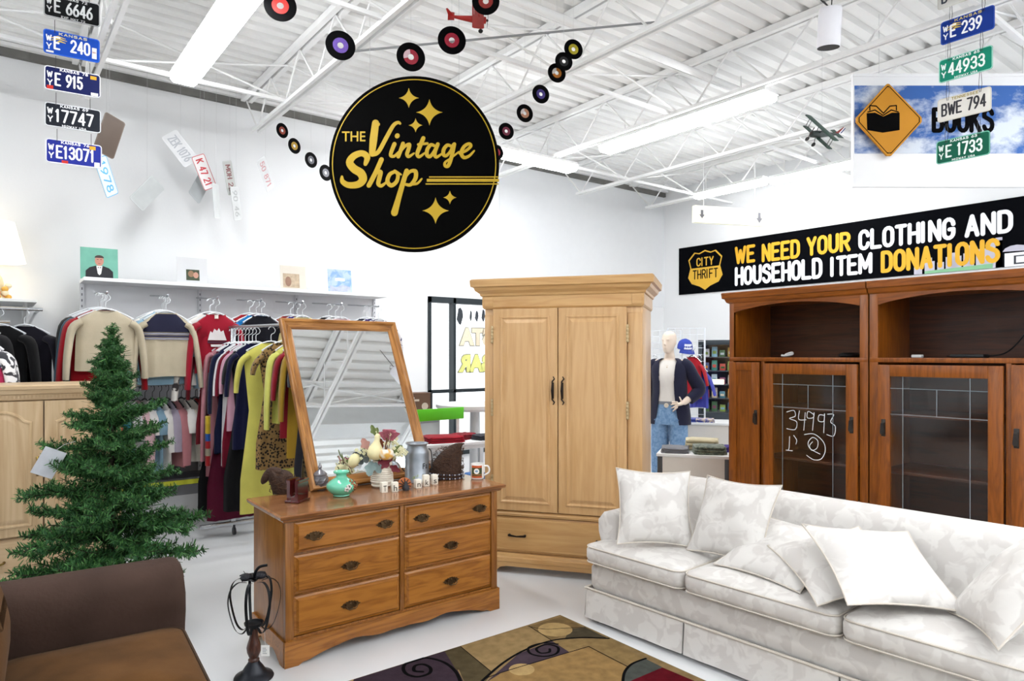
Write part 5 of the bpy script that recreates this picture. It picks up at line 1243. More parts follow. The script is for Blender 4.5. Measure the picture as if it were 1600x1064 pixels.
# ---------------------------------------------------------------- artificial christmas tree
tp = Vector((.545, 4.25, 0)); TH = 1.63
tr = thing('christmas_tree', 'green artificial christmas tree behind the brown loveseat', 'christmas tree', tp, .4)
bark = mat('#2e2a1e', .9, var=.2)
b = MB(); b.tube([(0, 0, .12), (0, 0, TH - .12)], [.016, .009], 8); b.build('trunk', bark, tr)
for k in range(3):
    a = k * 2.094; b = MB(); b.tube([(0, 0, .14), (.10 * math.cos(a), .10 * math.sin(a), .10), (.24 * math.cos(a), .24 * math.sin(a), .012)], .009, 6); b.build('stand_leg', mat('#23302a', .5, .4), tr)
def needle_mat(h): return mat(h, .6, spec=.25, var=.22, scale=18)
nm_ = [needle_mat('#3a6836'), needle_mat('#27502c'), needle_mat('#548446'), bark]
def branch_mesh(seed):
    """a wired tinsel branch of unit length along +x with side sprigs, bushy with needles"""
    r = random.Random(seed); b = MB(); segs = []
    main = [Vector((.02, 0, 0)), Vector((.4, .01, .02)), Vector((.75, -.01, .055)), Vector((1.0, 0, .11))]
    segs.append(main)
    for q in range(11):
        t = .18 + q * .075; s = 1 if q % 2 else -1; p0 = Vector((t, 0, .02 + .06 * t)); L = r.uniform(.24, .40) * (1.15 - .5 * t)
        d = Vector((math.cos(R(42)) , s * math.sin(R(42)), r.uniform(.0, .45))).normalized(); segs.append([p0, p0 + d * L * .5, p0 + d * L + Vector((0, 0, .03))])
    b.mi = 3
    for s in segs: b.tube(s, .007, 4)
    for s in segs:
        P = [Vector(x) for x in s]
        for i in range(len(P) - 1):
            d = P[i + 1] - P[i]; L = d.length; n = int(L * 260); dn = d.normalized()
            u = dn.cross(Vector((0, 0, 1))).normalized(); w = u.cross(dn)
            for k in range(n):
                f = (k + r.random()) / n
                if s is main and i == 0 and f < .12: continue
                a = r.uniform(0, 6.283); o = P[i] + d * f
                dirn = (dn * r.uniform(.25, .8) + (u * math.cos(a) + w * math.sin(a))).normalized(); ln_ = r.uniform(.055, .095)
                side = dirn.cross(Vector((r.uniform(-1, 1), r.uniform(-1, 1), 1))).normalized() * .0062
                b.mi = r.choice((0, 0, 1, 1, 2))
                b._f([b._v(o - side), b._v(o + side), b._v(o + dirn * ln_ * .75 + side), b._v(o + dirn * ln_), b._v(o + dirn * ln_ * .75 - side)])
    o = b.build('branch', nm_, None, smooth=0, normals=False); me = o.data; bpy.data.objects.remove(o); return me
bms = [branch_mesh(40 + k) for k in range(5)]
nb = 98; ga = 2.39996
for k in range(nb):
    f = k / (nb - 1); z = .30 + (TH - .36) * (f ** .92)
    rad = .44 * (1 - f) ** .9 + .05
    rad *= rnd.uniform(.6, 1.18)
    o = bpy.data.objects.new('branch', bms[k % 5]); COL.objects.link(o); o.parent = tr
    a = k * ga + rnd.uniform(-.2, .2)
    o.location = (0, 0, z); s = rad
    o.rotation_euler = (rnd.uniform(-.3, .3), R(8 - 50 * f ** 2.2) + rnd.uniform(-.28, .22), a); mn = .44 * (1 - .62 * f); o.scale = (s, max(s * .9, mn), max(s, mn * 1.08))
for k in range(2):
    o = bpy.data.objects.new('branch', bms[k]); COL.objects.link(o); o.parent = tr; o.location = (0, 0, TH - .17); o.rotation_euler = (0, R(-86), k * 2); o.scale = (.20, .22, .22)
b = MB()
for q in range(3200):
    z = rnd.uniform(.32, TH - .1); f = (z - .3) / (TH - .36); rr = rnd.uniform(0, 1) ** .7 * (.24 * (1 - f) + .05); a = rnd.uniform(0, 6.283)
    o = Vector((rr * math.cos(a), rr * math.sin(a), z)); dirn = Vector((math.cos(a + rnd.gauss(0, .9)), math.sin(a + rnd.gauss(0, .9)), rnd.gauss(.1, .5))).normalized()
    side = dirn.cross(Vector((rnd.uniform(-1, 1), rnd.uniform(-1, 1), 1))).normalized() * .003; b.mi = rnd.choice((0, 1, 1, 2))
    b._f([b._v(o - side), b._v(o + side), b._v(o + dirn * .04 + side), b._v(o + dirn * .055), b._v(o + dirn * .04 - side)])
o = b.build('inner_needles', nm_, tr, smooth=0, normals=False); o['kind'] = 'stuff'
tg = AT(76, 723, 3.45)
ct = thing('paper_tag', 'folded grey white paper tag hanging from the left side of the christmas tree', 'paper tag', tg, -YAW, None, (R(15), R(26), -YAW + R(35)))
b = MB(); b.box(-.05, -.0015, -.075, .05, .0015, .075); b.build('paper', mat('#c9ccd2', .6, var=.06, scale=20), ct, smooth=0)
b = MB(); b.tube([(.0, 0, .073), (.02, .01, .11), (.06, .05, .13)], .0012, 4); b.build('string', thread, ct)
# ================================================================ clothes, rails, wall display
chrome = mat('#b9bcc0', .25, .9, var=.03, name='chrome')
clear_p = mat('#dfe3e6', .3, var=.02, spec=.5, name='pale_plastic')
dark_p = mat('#1c1c1f', .4, var=.02)
def hanger(par, w, m):
    b = MB()
    b.tube(catmull([(-w * .92, 0, -.075), (-w * .5, 0, -.03), (0, 0, .0), (w * .5, 0, -.03), (w * .92, 0, -.075)], 4), .006, 6)
    b.tube([(-w * .9, 0, -.078), (w * .9, 0, -.078)], .0035, 5)
    b.tube(catmull([(0, 0, 0), (0, 0, .05), (.022, 0, .065), (.030, 0, .088), (.012, 0, .112), (-.014, 0, .108), (-.020, 0, .092)], 4), .0028, 6)
    return b.build('hanger', m, par)
def garment(name, cat, label, loc, rz, h, mt, w=.20, hem=None, sl=.45, sw=.075, neck=.075, ty=.035, sleeve_m=None, group=None, hang=clear_p, fold=.010, waist=None, spread=.05, scoop=.03, seed=0):
    """a garment on a hanger; origin where the hook leaves the rail"""
    r = random.Random(hash((round(loc[0], 3), round(loc[1], 3), seed))); hem = hem or w * 1.02; waist = waist or w * .97
    b = MB(); N = 32; DZ = -.115
    levels = [(-h, hem, 1.0), (-h * .8, hem * .985, .9), (-h * .6, waist + (hem - waist) * .45, .7), (-h * .4, waist, .5), (-.20, w * .98, .35), (-.12, w, .2), (-.085, w * .93, .1), (-.055, w * .70, .05), (-.03, w * .50, 0), (-.012, neck, 0)]
    ph = r.uniform(0, 6); kf = r.choice((3, 4, 5))
    def ring(z, wx, f):
        out = []
        for q in range(N):
            a = 2 * math.pi * q / N; x = wx * math.cos(a); y = ty * (1 if z < -.06 else .8) * math.sin(a)
            k = f * fold * math.sin(kf * math.pi * x / max(wx, .01) + ph); z2 = z
            if z > -.03 and math.sin(a) < 0: z2 = z - scoop * (1 - abs(x) / wx)
            out.append((x, y + k + f * .004 * math.sin(9 * a + ph), z2 + DZ + f * .006 * math.sin(2 * a + ph)))
        return out
    b.loft([ring(*l) for l in levels], cap=False)
    root = b.build(name, mt, None, smooth=75); root.location = loc; root.rotation_euler = (0, 0, rz); tag(root, label, cat, group)
    if sl:
        for s in (-1, 1):
            b = MB(); sp = spread * r.uniform(.7, 1.3); yo = r.uniform(-.02, .02); x0 = s * w * .80
            pts = [(x0, 0, -.105 + DZ), (s * (w + .02), yo * .3, -.16 + DZ), (s * (w + .03 + sp * .5), yo, -.16 - sl * .5 + DZ), (s * (w + .02 + sp), yo, -.14 - sl + DZ)]
            b.tube(catmull(pts, 4), [sw * .95, sw, sw * 1.05, sw, sw * .98, sw * .95, sw * .92, sw * .9, sw * .86, sw * .82, sw * .78, sw * .74, sw * .70], 12, flat=.42)
            b.build('sleeve', sleeve_m or mt, root, smooth=75)
    if hang:
        hg = hanger(root, w, hang); hg.location = (0, 0, -.112)
    return root
def patch(root, name, mt, x0, z0, x1, z1, y=-.05):
    b = MB(); b.grid(8, 4, lambda u, v: (x0 + (x1 - x0) * u, y + .010 * ((u - .5) * 2) ** 2, z0 + (z1 - z0) * v)); return b.build(name, mt, root, smooth=60, normals=False)
RACK = {}
# ---------------------------------------------------------------- white wall bay with shelf, face out arms and a lower rail
gb = thing('wall_display_bay', 'white wall display bay with a top shelf and arms of sweaters', 'display rack', (0, 0, 0))
GX0, GX1, GY = .63, 3.33, 6.72
b = MB(); b.box(GX0, GY, .1, GX1, GY + .03, 2.12); b.build('back_panel', mat('#e6e7ea', .6, var=.01), gb, smooth=0)
b = MB(); b.box(GX0, GY - .01, .25, GX1, GY, 1.30); b.build('shade_grey_panel', mat('#8f9094', .6, var=.05), gb, smooth=0)  # grey backing panel; shade below the sweaters is painted into its colour
b = MB(); b.box(GX0, GY - .30, 2.115, GX1, GY + .03, 2.145, .004); b.build('top_shelf', mat('#f3f4f6', .5, var=.01), gb, smooth=0)
for x in (GX0, 1.55, 2.45, GX1 - .03):
    b = MB(); b.box(x, GY - .02, 0, x + .03, GY, 2.115); b.mi = 1
    for q in range(40): b.box(x + .010, GY - .021, .15 + q * .049, x + .018, GY - .0195, .17 + q * .049)
    b.build('upright', [mat('#d9dade', .5, var=.01), mat('#6c6d72', .6, var=0)], gb, smooth=0)
b = MB(); b.box(GX0, GY - .36, .40, GX1 - 1.2, GY, .46, .004); b.build('base_shelf', mat('#56565b', .6, var=.05), gb, smooth=0)
b = MB(); b.box(GX0 + .1, GY - .366, .405, 2.0, GY - .36, .445); b.build('price_strip', mat('#cfd23a', .6, var=.02), gb, smooth=0)
b = MB(); b.tube([(GX0, GY - .34, 1.27), (2.3, GY - .34, 1.27)], .014, 10); b.build('lower_rail', chrome, gb)
b = MB(); b.box(GX0, GY - .03, 1.30, GX1, GY - .01, 1.36); b.build('grey_rail', mat('#a3a5aa', .5, .3), gb, smooth=0)
ARMX = {}
for k, px in enumerate((163, 256, 333, 400, 464, 524, 582)):
    X = onY(px, 450, 6.15).x; ARMX[k] = X
    b = MB(); b.tube([(X, GY, 2.04), (X, 6.02, 1.985), (X, 6.0, 2.0)], .007, 8); b.build('arm', chrome, gb)
SG = 'sweaters and shirts on the wall arms'
def face(k, row, *a, **kw):
    return garment(a[0], a[1], a[2], (ARMX[k] + kw.pop('dx', 0), 6.06 + .085 * row, 1.985 + .008 * row), R(-4 + 3 * row), a[3], a[4], group=SG, **kw)
crm, red_, navy, teal, blk, wht = cloth('#cbbfa6'), cloth('#a51422'), cloth('#15193a'), cloth('#1f5568'), cloth('#131315'), cloth('#dcdad8')
face(0, 0, 'sweater', 'sweater', 'plain cream sweater in front on the leftmost wall arm', .47, crm, sl=.40, sw=.07)
face(0, 1, 'sweater', 'sweater', 'red sweater right behind the plain cream one', .58, red_, w=.21, sl=.50, dx=-.012)
face(0, 2, 'sweater', 'sweater', 'teal and navy sweater showing behind the red one', .60, teal, w=.215, sl=.5, dx=-.012)
face(0, 3, 'sweater', 'sweater', 'black sweater rearmost on the leftmost wall arm', .62, blk, w=.22, sl=.5, dx=-.02)
o = face(1, 0, 'sweater', 'sweater', 'cream sweater with a navy patterned yoke on the second wall arm', .53, crm, w=.175, sl=.48, sw=.062)
yk = mat('#191a33', .9, var=.05); b = MB(); N = 24
for (z0, z1, mi) in ((-.285, -.14, 0), (-.305, -.292, 1), (-.325, -.312, 2), (-.345, -.332, 1)):
    b.mi = mi
    for s in (-1, 1): b.grid(16, 3, lambda u, v: ((u - .5) * 2 * (.178 if z0 + (z1 - z0) * v < -.235 else .178 - (z0 + (z1 - z0) * v + .235) * 1.1), s * (.042 * math.sqrt(max(0, 1 - ((u - .5) * 1.96) ** 2)) + .004), z0 + (z1 - z0) * v))
b.build('knitted_yoke', [yk, mat('#8a8a98', .9), mat('#2c2c48', .9)], o, smooth=75, normals=False)
face(1, 1, 'sweater', 'sweater', 'light blue sweater behind the navy yoke one', .60, cloth('#9cc3da'), w=.19, sl=.5)
face(1, 2, 'sweater', 'sweater', 'off white sweater rearmost behind the light blue one', .62, patterned('#dedbd4', '#b0845a', 9, lo=.6, hi=.7), w=.205, sl=.52)
o = face(2, 0, 'sweatshirt', 'sweatshirt', 'crimson sweatshirt with a white print on the third wall arm', .50, cloth('#a3182e'), w=.165, sl=.5, sw=.07)
b = MB(); b.prism([(-.07, -.345), (-.06, -.30), (-.05, -.27), (-.035, -.285), (-.02, -.25), (.0, -.268), (.015, -.245), (.03, -.275), (.05, -.262), (.06, -.30), (.075, -.345)], -.047, -.042); b.mi = 1; b.prism([(-.07, -.372), (.07, -.372), (.075, -.352), (-.075, -.352)], -.047, -.042); b.mi = 0; b.prism([(-.045, -.40), (.04, -.40), (.045, -.380), (-.05, -.380)], -.047, -.042)
b.build('print', [mat('#d8d2d2', .9, var=.05), mat('#4a2030', .9, var=.05)], o, smooth=0); patch(o, 'badge', mat('#e8dfd8', .9), -.018, -.165, .012, -.135)
face(2, 1, 'sweatshirt', 'sweatshirt', 'white marked sweatshirt with long sleeves behind the crimson one', .62, patterned('#dcd9d4', '#3a3638', 11, lo=.6, hi=.66), w=.19, sl=.6, dx=-.03)
face(2, 2, 'sweatshirt', 'sweatshirt', 'maroon sweatshirt rearmost on the third wall arm', .55, cloth('#6a1324'), w=.20, sl=.5)
for k, fr, md, bk in ((3, ('navy', '#12131c'), ('bright blue', '#1f7fc4'), ('red and black', '#a8202a')), (4, ('pale yellow', '#d8cc8e'), ('violet', '#33287c'), ('dark red', '#8a1420')),
                      (5, ('white and pink', '#d9b9be'), ('white', '#dedcda'), ('black', '#151517')), (6, ('white with scattered marks', '#d8d4dc'), ('purple', '#3a2470'), ('dark navy', '#15162e'))):
    pos = ('fourth', 'fifth', 'sixth', 'seventh')[k - 3]
    face(k, 0, 'shirt', 'shirt', '%s shirt in front on the %s wall arm' % (fr[0], pos), .5, cloth(fr[1]) if k != 6 else patterned('#dcd9dc', '#4a4668', 26, lo=.55, hi=.6), w=.17, sl=.2, dx=.02)
    face(k, 1, 'shirt', 'shirt', '%s shirt in the middle of the %s wall arm' % (md[0], pos), .52, cloth(md[1]), w=.185, sl=.2)
    face(k, 2, 'shirt', 'shirt', '%s shirt rearmost on the %s wall arm' % (bk[0], pos), .52, cloth(bk[1]), w=.20, sl=.2, dx=-.03)
# lower rail garments hung side on
LR = [('orange', '#c96b4a'), ('teal', '#3a8ea6'), ('pale grey', '#c9c9cc'), ('white', '#e2e2e4'), ('pink', '#d8b4bc'), ('white', '#e4e2e2'), ('soft blue', '#8fb4cc'), ('white', '#e6e5e3'), ('lilac', '#b9b0c4'), ('rose', '#c7868c'),
      ('white', '#e4e2de'), ('ivory', '#dcd8cc'), ('red', '#b01824'), ('scarlet', '#c0202c'), ('blush', '#d8a8ac'), ('white', '#e2e2e2'), ('ivory', '#dedacd'), ('white', '#e6e6e6'), ('blue and white printed', '#b8c0d8'), ('sand', '#c9c0aa'), ('white', '#dfe0e0'), ('slate', '#6c7078')]
for i, (nm, c) in enumerate(LR):
    X = .78 + i * .056
    m = cloth(c) if 'printed' not in nm else patterned('#e2e2e6', '#3a4a9a', 20, lo=.58, hi=.62)
    garment('knit_top', 'top', '%s top hung side on, %s along the lower wall rail' % (nm, ('first', 'second', 'third', 'fourth', 'fifth', 'sixth', 'seventh', 'eighth', 'ninth', 'tenth', 'eleventh', 'twelfth', 'thirteenth', 'fourteenth', 'fifteenth', 'sixteenth', 'seventeenth', 'eighteenth', 'nineteenth', 'twentieth', 'twenty first', 'last')[i]),
            (X, GY - .34, 1.265), R(-68 + rnd.uniform(-8, 8)), rnd.uniform(.40, .62), m, w=.16, sl=rnd.choice((.15, .3, .42)), sw=.05, ty=.018, hang=dark_p, fold=.006, spread=.02, group='tops on the lower wall rail')
# ---------------------------------------------------------------- rolling rack of dresses
rk = thing('rolling_garment_rack', 'chrome rolling rack of long dresses left of the mirror', 'clothes rack', (0, 0, 0))
RY_0, RY_1, RZ_ = 4.70, 6.16, 1.75
def RXf(y): return 1.625 + .242 * (6.10 - y)
b = MB(); b.tube([(RXf(RY_0), RY_0, RZ_), (RXf(RY_1), RY_1, RZ_)], .013, 10); b.build('rail', chrome, rk)
for y in (RY_0 + .02, 5.98):
    RXX = RXf(y)
    b = MB(); b.box(RXX - .02, y - .015, .10, RXX + .02, y + .015, RZ_ - .01, .003); b.build('post', chrome, rk)
    b = MB(); b.box(RXX - .26, y - .02, .09, RXX + .26, y + .02, .12, .003); b.build('foot_bar', chrome, rk)
    for x in (RXX + .01 if y > 5 else RXX - .24, RXX + .24):
        b = MB(); b.X = Matrix.Translation((x, y, .035)) @ Matrix.Rotation(R(90), 4, 'Y'); b.lathe([(.01, -.012), (.032, -.010), (.034, 0), (.032, .010), (.01, .012)], n=16); b.X = Matrix.Identity(4); b.tube([(x, y, .05), (x, y, .095)], .010, 6); b.build('caster', mat('#3a3b3e', .4, .3), rk)
leop = patterned('#1d150f', '#8a6c40', 48, lo=.36, hi=.50, vor=True); leop2 = patterned('#14110d', '#55492f', 40, lo=.34, hi=.5, vor=True)
DRS = [('dark red satin dress with short sleeves', '#6a1420', .85, .34, .23, .23, 'at the far left end of the rolling rack'),
       ('black long gown', '#0e0e11', 1.45, .0, .16, .24, 'behind the pink blouse on the rolling rack'),
       ('pink blouse', '#c98a94', 1.12, .85, .17, .20, 'left in the rolling rack'),
       ('long burgundy gown', '#5a0c2c', 1.47, .0, .16, .22, 'in the left half of the rolling rack'),
       ('navy coat dress', '#131a3c', .92, .45, .17, .19, 'beside the burgundy gown'),
       ('white shirt', '#e2e2e6', 1.02, .3, .15, .16, 'peeking out beside the navy coat dress'),
       ('wine red dress', '#7a0f2a', 1.02, .3, .16, .18, 'before the pale pink shirt'),
       ('pale pink shirt', '#dba8bc', .72, .28, .16, .17, 'in the middle of the rolling rack'),
       ('long black dress', '#0c0c10', 1.36, .2, .16, .22, 'after the pale pink shirt'),
       ('dark navy dress with a straight skirt', '#11143a', .86, .3, .17, .18, 'left of the long yellow dress'),
       ('long pale yellow dress', '#ddd66a', 1.34, .26, .20, .23, 'hanging near the middle of the rolling rack'),
       ('leopard print dress', None, .98, .12, .17, .20, 'beside the long yellow dress'),
       ('light yellow cardigan', '#dcdc70', .62, .52, .16, .17, 'right of the leopard print dress'),
       ('deep red top', '#8f1526', .72, .3, .16, .17, 'right of the yellow cardigan'),
       ('charcoal dress', '#26262e', 1.15, .2, .13, .15, 'partly behind the mirror frame'),
       ('mustard jacket', '#a98526', .86, .45, .15, .16, 'against the mirror frame'),
       ('dark snakeskin print dress', 0, 1.2, .2, .12, .14, 'last before the mirror frame')]
DY = [6.10 - .052 * k for k in range(10)] + [5.42, 5.26, 5.10, 5.00, 4.86, 4.93, 4.79]
for i, (nm, c, h, sl, w, hem, wh) in enumerate(DRS):
    m = leop if c is None else leop2 if c == 0 else cloth(c)
    o = garment('dress' if 'dress' in nm or 'gown' in nm else 'top', 'dress' if 'dress' in nm or 'gown' in nm else 'top', '%s %s' % (nm, wh), (RXf(DY[i]), DY[i], RZ_ - .012), R(-14 + rnd.uniform(-9, 9)), h, m, w=w, hem=hem, sl=sl, sw=.058, ty=.022, fold=.014, waist=w * .82 if 'dress' in nm or 'gown' in nm else None, hang=clear_p, spread=.03, group='dresses on the rolling rack')
    if i == 4:
        b = MB(); hts = [.30, .36, .44, .50, .56, .62, .70]
        for k in range(6): b.mi = k; b.tube([(-.235, -.02, -.42 - hts[k]), (-.235, -.02, -.42 - hts[k + 1])], [.045, .046], 12, flat=.45)
        b.build('banded_sleeve', [cloth('#d8b82e'), cloth('#cfae28'), cloth('#2456a8'), cloth('#b51d26'), cloth('#a9a08c'), cloth('#b01c24')], o, smooth=60)
# ---------------------------------------------------------------- black garments at the far left
bk = thing('wall_rail', 'chrome rail of black garments above the pale cabinet', 'clothes rack', (0, 0, 0))
b = MB(); b.tube([(-.5, 6.45, 1.87), (.36, 6.45, 1.87)], .013, 10); b.build('rail', chrome, bk)
for x in (-.48, .34): b = MB(); b.tube([(x, 6.45, 1.87), (x, 7.0, 1.87)], .011, 8); b.build('bracket', chrome, bk)
for i, (lab, c, sl, h) in enumerate((('plain black coat farthest left above the pale cabinet', '#0d0d10', .5, .9), ('black jacket with shiny lapels above the pale cabinet', '#161619', .5, .85), ('black hoodie with a small grey badge above the pale cabinet', '#0b0b0e', .55, .9), ('purple edged black sweater nearest the bare wall', '#16141f', .5, .95))):
    o = garment('black_garment', 'jacket', lab, (-.22 + i * .155, 6.45, 1.865), R(-30), h, cloth(c, .15), w=.20, sl=sl, ty=.035, hang=clear_p, group='black garments on the left rail')
    if i == 2: patch(o, 'badge', mat('#77787c', .8), .05, -.50, .085, -.47, -.052)
for i, (lab, c) in enumerate((('teal and magenta patterned blouse at the left edge above the cabinet', patterned('#1f6f9a', '#a01d4a', 9, lo=.48, hi=.52)), ('white and black striped top at the left edge above the cabinet', patterned('#e2e2e4', '#33343a', 14, lo=.52, hi=.55)))):
    garment('blouse', 'top', lab, (-.07 + i * .06, 5.86, 1.74), R(-35), .62, c, w=.15, sl=.3, ty=.03, hang=mat('#e8e9ec', .4, var=0), group='blouses at the left edge')
b = MB(); b.tube([(-.6, 5.88, 1.745), (.14, 5.86, 1.745)], .010, 8); o = b.build('garment_arm', chrome); tag(o, 'short chrome arm of blouses at the left edge', 'clothes rack')
# wall shelf and lamp
ws = thing('wall_shelf', 'white wall shelf at the left edge carrying the lit lamp', 'shelf', (0, 0, 0))
b = MB(); b.box(-.75, 6.55, 1.93, .33, 7.0, 1.955, .003); b.build('board', mat('#e6e6e4', .5, var=.02), ws, smooth=0)
for x in (-.5, .25): b = MB(); b.prism([(6.6, 1.93), (7.0, 1.93), (7.0, 1.75), (6.98, 1.75)], x, x + .02, 'yz'); b.build('bracket', steel_white, ws, smooth=0)
lp = thing('table_lamp', 'lit table lamp with a cream shade at the left edge', 'lamp', (.07, 6.78, 1.955))
shade = emit('#ffeec8', .85, 'lamp_shade_glow')
b = MB(); prof = [(.20, .30), (.125, .62), (.122, .62), (.196, .30)]; b.lathe(prof, n=36); b.build('shade', shade, lp, smooth=40)
b = MB(); b.lathe([(.07, 0), (.075, .01), (.06, .02), (.035, .04), (.05, .09), (.055, .13), (.04, .18), (.02, .21), (.018, .26), (.012, .28), (.012, .46)], n=24); b.build('base', mat('#d8cba8', .35, var=.1), lp, smooth=50)
b = MB()
for q in range(14):
    a = q * .9; b.mi = q % 3; b.ball((.06 * math.cos(a) + .02, .06 * math.sin(a) - .05, .02 + .03 * (q % 4)), .024, .02, .022, 8, 6)
b.build('ceramic_flowers', [mat('#d9a648', .5), mat('#e8d9b8', .5), mat('#c77b52', .5)], lp, smooth=60)
# album covers on the shelf
def album(px, py, lab, s=.27):
    p = onY(px, py, 6.62); t = thing('album_cover', lab, 'album cover', (p.x, 6.60, 2.146), R(-3), 'record covers on the top shelf', (R(-9), 0, R(-3)))
    b = MB(); b.box(-s/2, 0, 0, s/2, .004, s); return t, b
def fl_(b, mi, pts, k=0): b.mi = mi; b.flat(pts, -.0006 - .0003 * k)
t, b = album(155, 430, 'teal album cover of a person in a dark suit and white tie'); s = .27
fl_(b, 1, [(-.10, .0), (.10, .0), (.098, .07), (.07, .10), (.03, .115), (-.03, .115), (-.07, .10), (-.098, .07)], 1)
fl_(b, 3, [(-.022, .115), (.022, .115), (.012, .05), (0, .035), (-.012, .05)], 2)
fl_(b, 2, [(.032 * math.cos(q * .35), .160 + .045 * math.sin(q * .35)) for q in range(18)], 2); fl_(b, 4, [(.034 * math.cos(q * .35), .184 + .024 * math.sin(q * .35)) for q in range(10)], 3); fl_(b, 1, [(-.018, .168), (-.006, .168), (-.006, .172), (-.018, .172)], 4); fl_(b, 1, [(.006, .168), (.018, .168), (.018, .172), (.006, .172)], 4); fl_(b, 5, [(-.010, .138), (.010, .138), (.006, .133), (-.006, .133)], 4)
fl_(b, 1, [(-.012, .108), (0, .1), (.012, .108), (.012, .096), (0, .102), (-.012, .096)], 4)
b.build('sleeve', [mat('#6fae9a', .6, var=.12, scale=8), mat('#17171d', .6), mat('#c48a78', .6), mat('#e4e2de', .6), mat('#40302a', .6), mat('#8e4a44', .6)], t, smooth=0, normals=False)
t, b = album(300, 440, 'white album cover with a small dark photo of two people', .25)
fl_(b, 1, [(-.05, .04), (.06, .04), (.06, .14), (-.05, .14)], 1); fl_(b, 2, [(-.01 + .025 * math.cos(q * .4), .10 + .03 * math.sin(q * .4)) for q in range(16)], 2); fl_(b, 3, [(.03 + .022 * math.cos(q * .4), .09 + .028 * math.sin(q * .4)) for q in range(16)], 3)
b.build('sleeve', [mat('#cdced0', .6, var=.01), mat('#3a4430', .6, var=.3, scale=40), mat('#8a6a50', .6), mat('#b98a78', .6)], t, smooth=0, normals=False)
t, b = album(458, 450, 'cream album cover with a sepia scene', .25)
fl_(b, 1, [(-.10, .03), (.06, .03), (.06, .17), (-.10, .17)], 1); fl_(b, 2, [(-.05 + .03 * math.cos(q * .4), .09 + .05 * math.sin(q * .4)) for q in range(16)], 2)
b.build('sleeve', [mat('#cfc8bc', .6, var=.02), mat('#b3a088', .6, var=.2, scale=30), mat('#8a6a58', .6, var=.2)], t, smooth=0, normals=False)
t, b = album(531, 455, 'blue sky album cover, rightmost on the top shelf', .25)
fl_(b, 1, [(-.11, .02), (.11, .02), (.11, .07), (.03, .09), (-.05, .06), (-.11, .08)], 1); fl_(b, 2, [(-.05, .13), (.05, .13), (.05, .16), (-.05, .16)], 1)
b.build('sleeve', [patterned('#7f9fcb', '#a9bbd4', 14, lo=.4, hi=.6, bump=0), mat('#a9aec0', .6, var=.2, scale=20), mat('#e8ecf2', .6)], t, smooth=0, normals=False)
# ================================================================ behind the armoire: mannequin, tables, shop fittings
def remeshed(b, name, m, parent, vox=.006, sm=3):
    o = b.build(name, m, None, smooth=0)
    md = o.modifiers.new('r', 'REMESH'); md.mode = 'VOXEL'; md.voxel_size = vox; md.use_smooth_shade = True
    s2 = o.modifiers.new('s', 'SMOOTH'); s2.factor = .5; s2.iterations = sm
    me = bpy.data.meshes.new_from_object(o.evaluated_get(bpy.context.evaluated_depsgraph_get())); bpy.data.objects.remove(o)
    me.name = name; me.polygons.foreach_set('use_smooth', [True] * len(me.polygons))
    o = bpy.data.objects.new(name, me); COL.objects.link(o)
    if parent: o.parent = parent
    return o
mp_ = AT(1046, 640, 7.1)
mq = thing('mannequin', 'bald white mannequin in a navy cardigan, white top and jeans, hand on hip', 'mannequin', (mp_.x, mp_.y, 0), facing(1046) - R(14))
skin = mat('#dccbbb', .45, var=.03, scale=4, spec=.3, name='mannequin_shell')
def ell(cx, cy, z, rx, ry, n=24, a0=0, a1=360, pw=1.0):
    out = []
    for q in range(n + (1 if a1 - a0 < 360 else 0)):
        a = R(a0 + (a1 - a0) * q / n); c, s = math.cos(a), math.sin(a)
        out.append((cx + rx * abs(c) ** pw * (1 if c >= 0 else -1), cy + ry * abs(s) ** pw * (1 if s >= 0 else -1), z))
    return out
b = MB()
b.loft([ell(0, y, z, rx, ry) for z, rx, ry, y in ((.90, .155, .115, 0), (1.0, .150, .110, 0), (1.10, .122, .092, 0), (1.20, .128, .095, -.004), (1.28, .142, .108, -.012), (1.36, .155, .098, -.004), (1.42, .150, .082, .004), (1.455, .105, .060, .010), (1.48, .058, .050, .012), (1.53, .048, .050, .006), (1.57, .046, .05, -.002))])
hd = Matrix.Translation((0, -.012, 1.655)) @ Matrix.Rotation(R(-14), 4, 'Z')
b.X = hd
b.loft([ell(0, y, z, rx, ry, 20) for z, rx, ry, y in ((-.118, .018, .018, -.058), (-.108, .034, .040, -.040), (-.085, .050, .062, -.022), (-.05, .060, .078, -.010), (-.01, .067, .088, .0), (.03, .070, .094, .004), (.065, .064, .088, .008), (.09, .048, .068, .010), (.108, .02, .03, .010))])
b.loft([[(x * k, y, z) for x, y, z in ((-.006, -.086, .012), (.006, -.086, .012), (.013, -.098, -.034), (.0, -.112, -.030), (-.013, -.098, -.034))] for k in (1, .6)]) if False else None
b.loft([ell(0, -.088, .015, .007, .006, 8), ell(0, -.098, -.012, .009, .009, 8), ell(0, -.102, -.028, .013, .012, 8), ell(0, -.094, -.038, .009, .008, 8)])
b.ball((0, -.083, -.062), .020, .010, .006); b.ball((0, -.080, -.072), .016, .010, .006)
b.ball((-.026, -.080, .018), .018, .010, .006); b.ball((.026, -.080, .018), .018, .010, .006)
for s in (-1, 1): b.ball((s * .070, .006, -.008), .008, .018, .030)
b.X = Matrix.Identity(4)
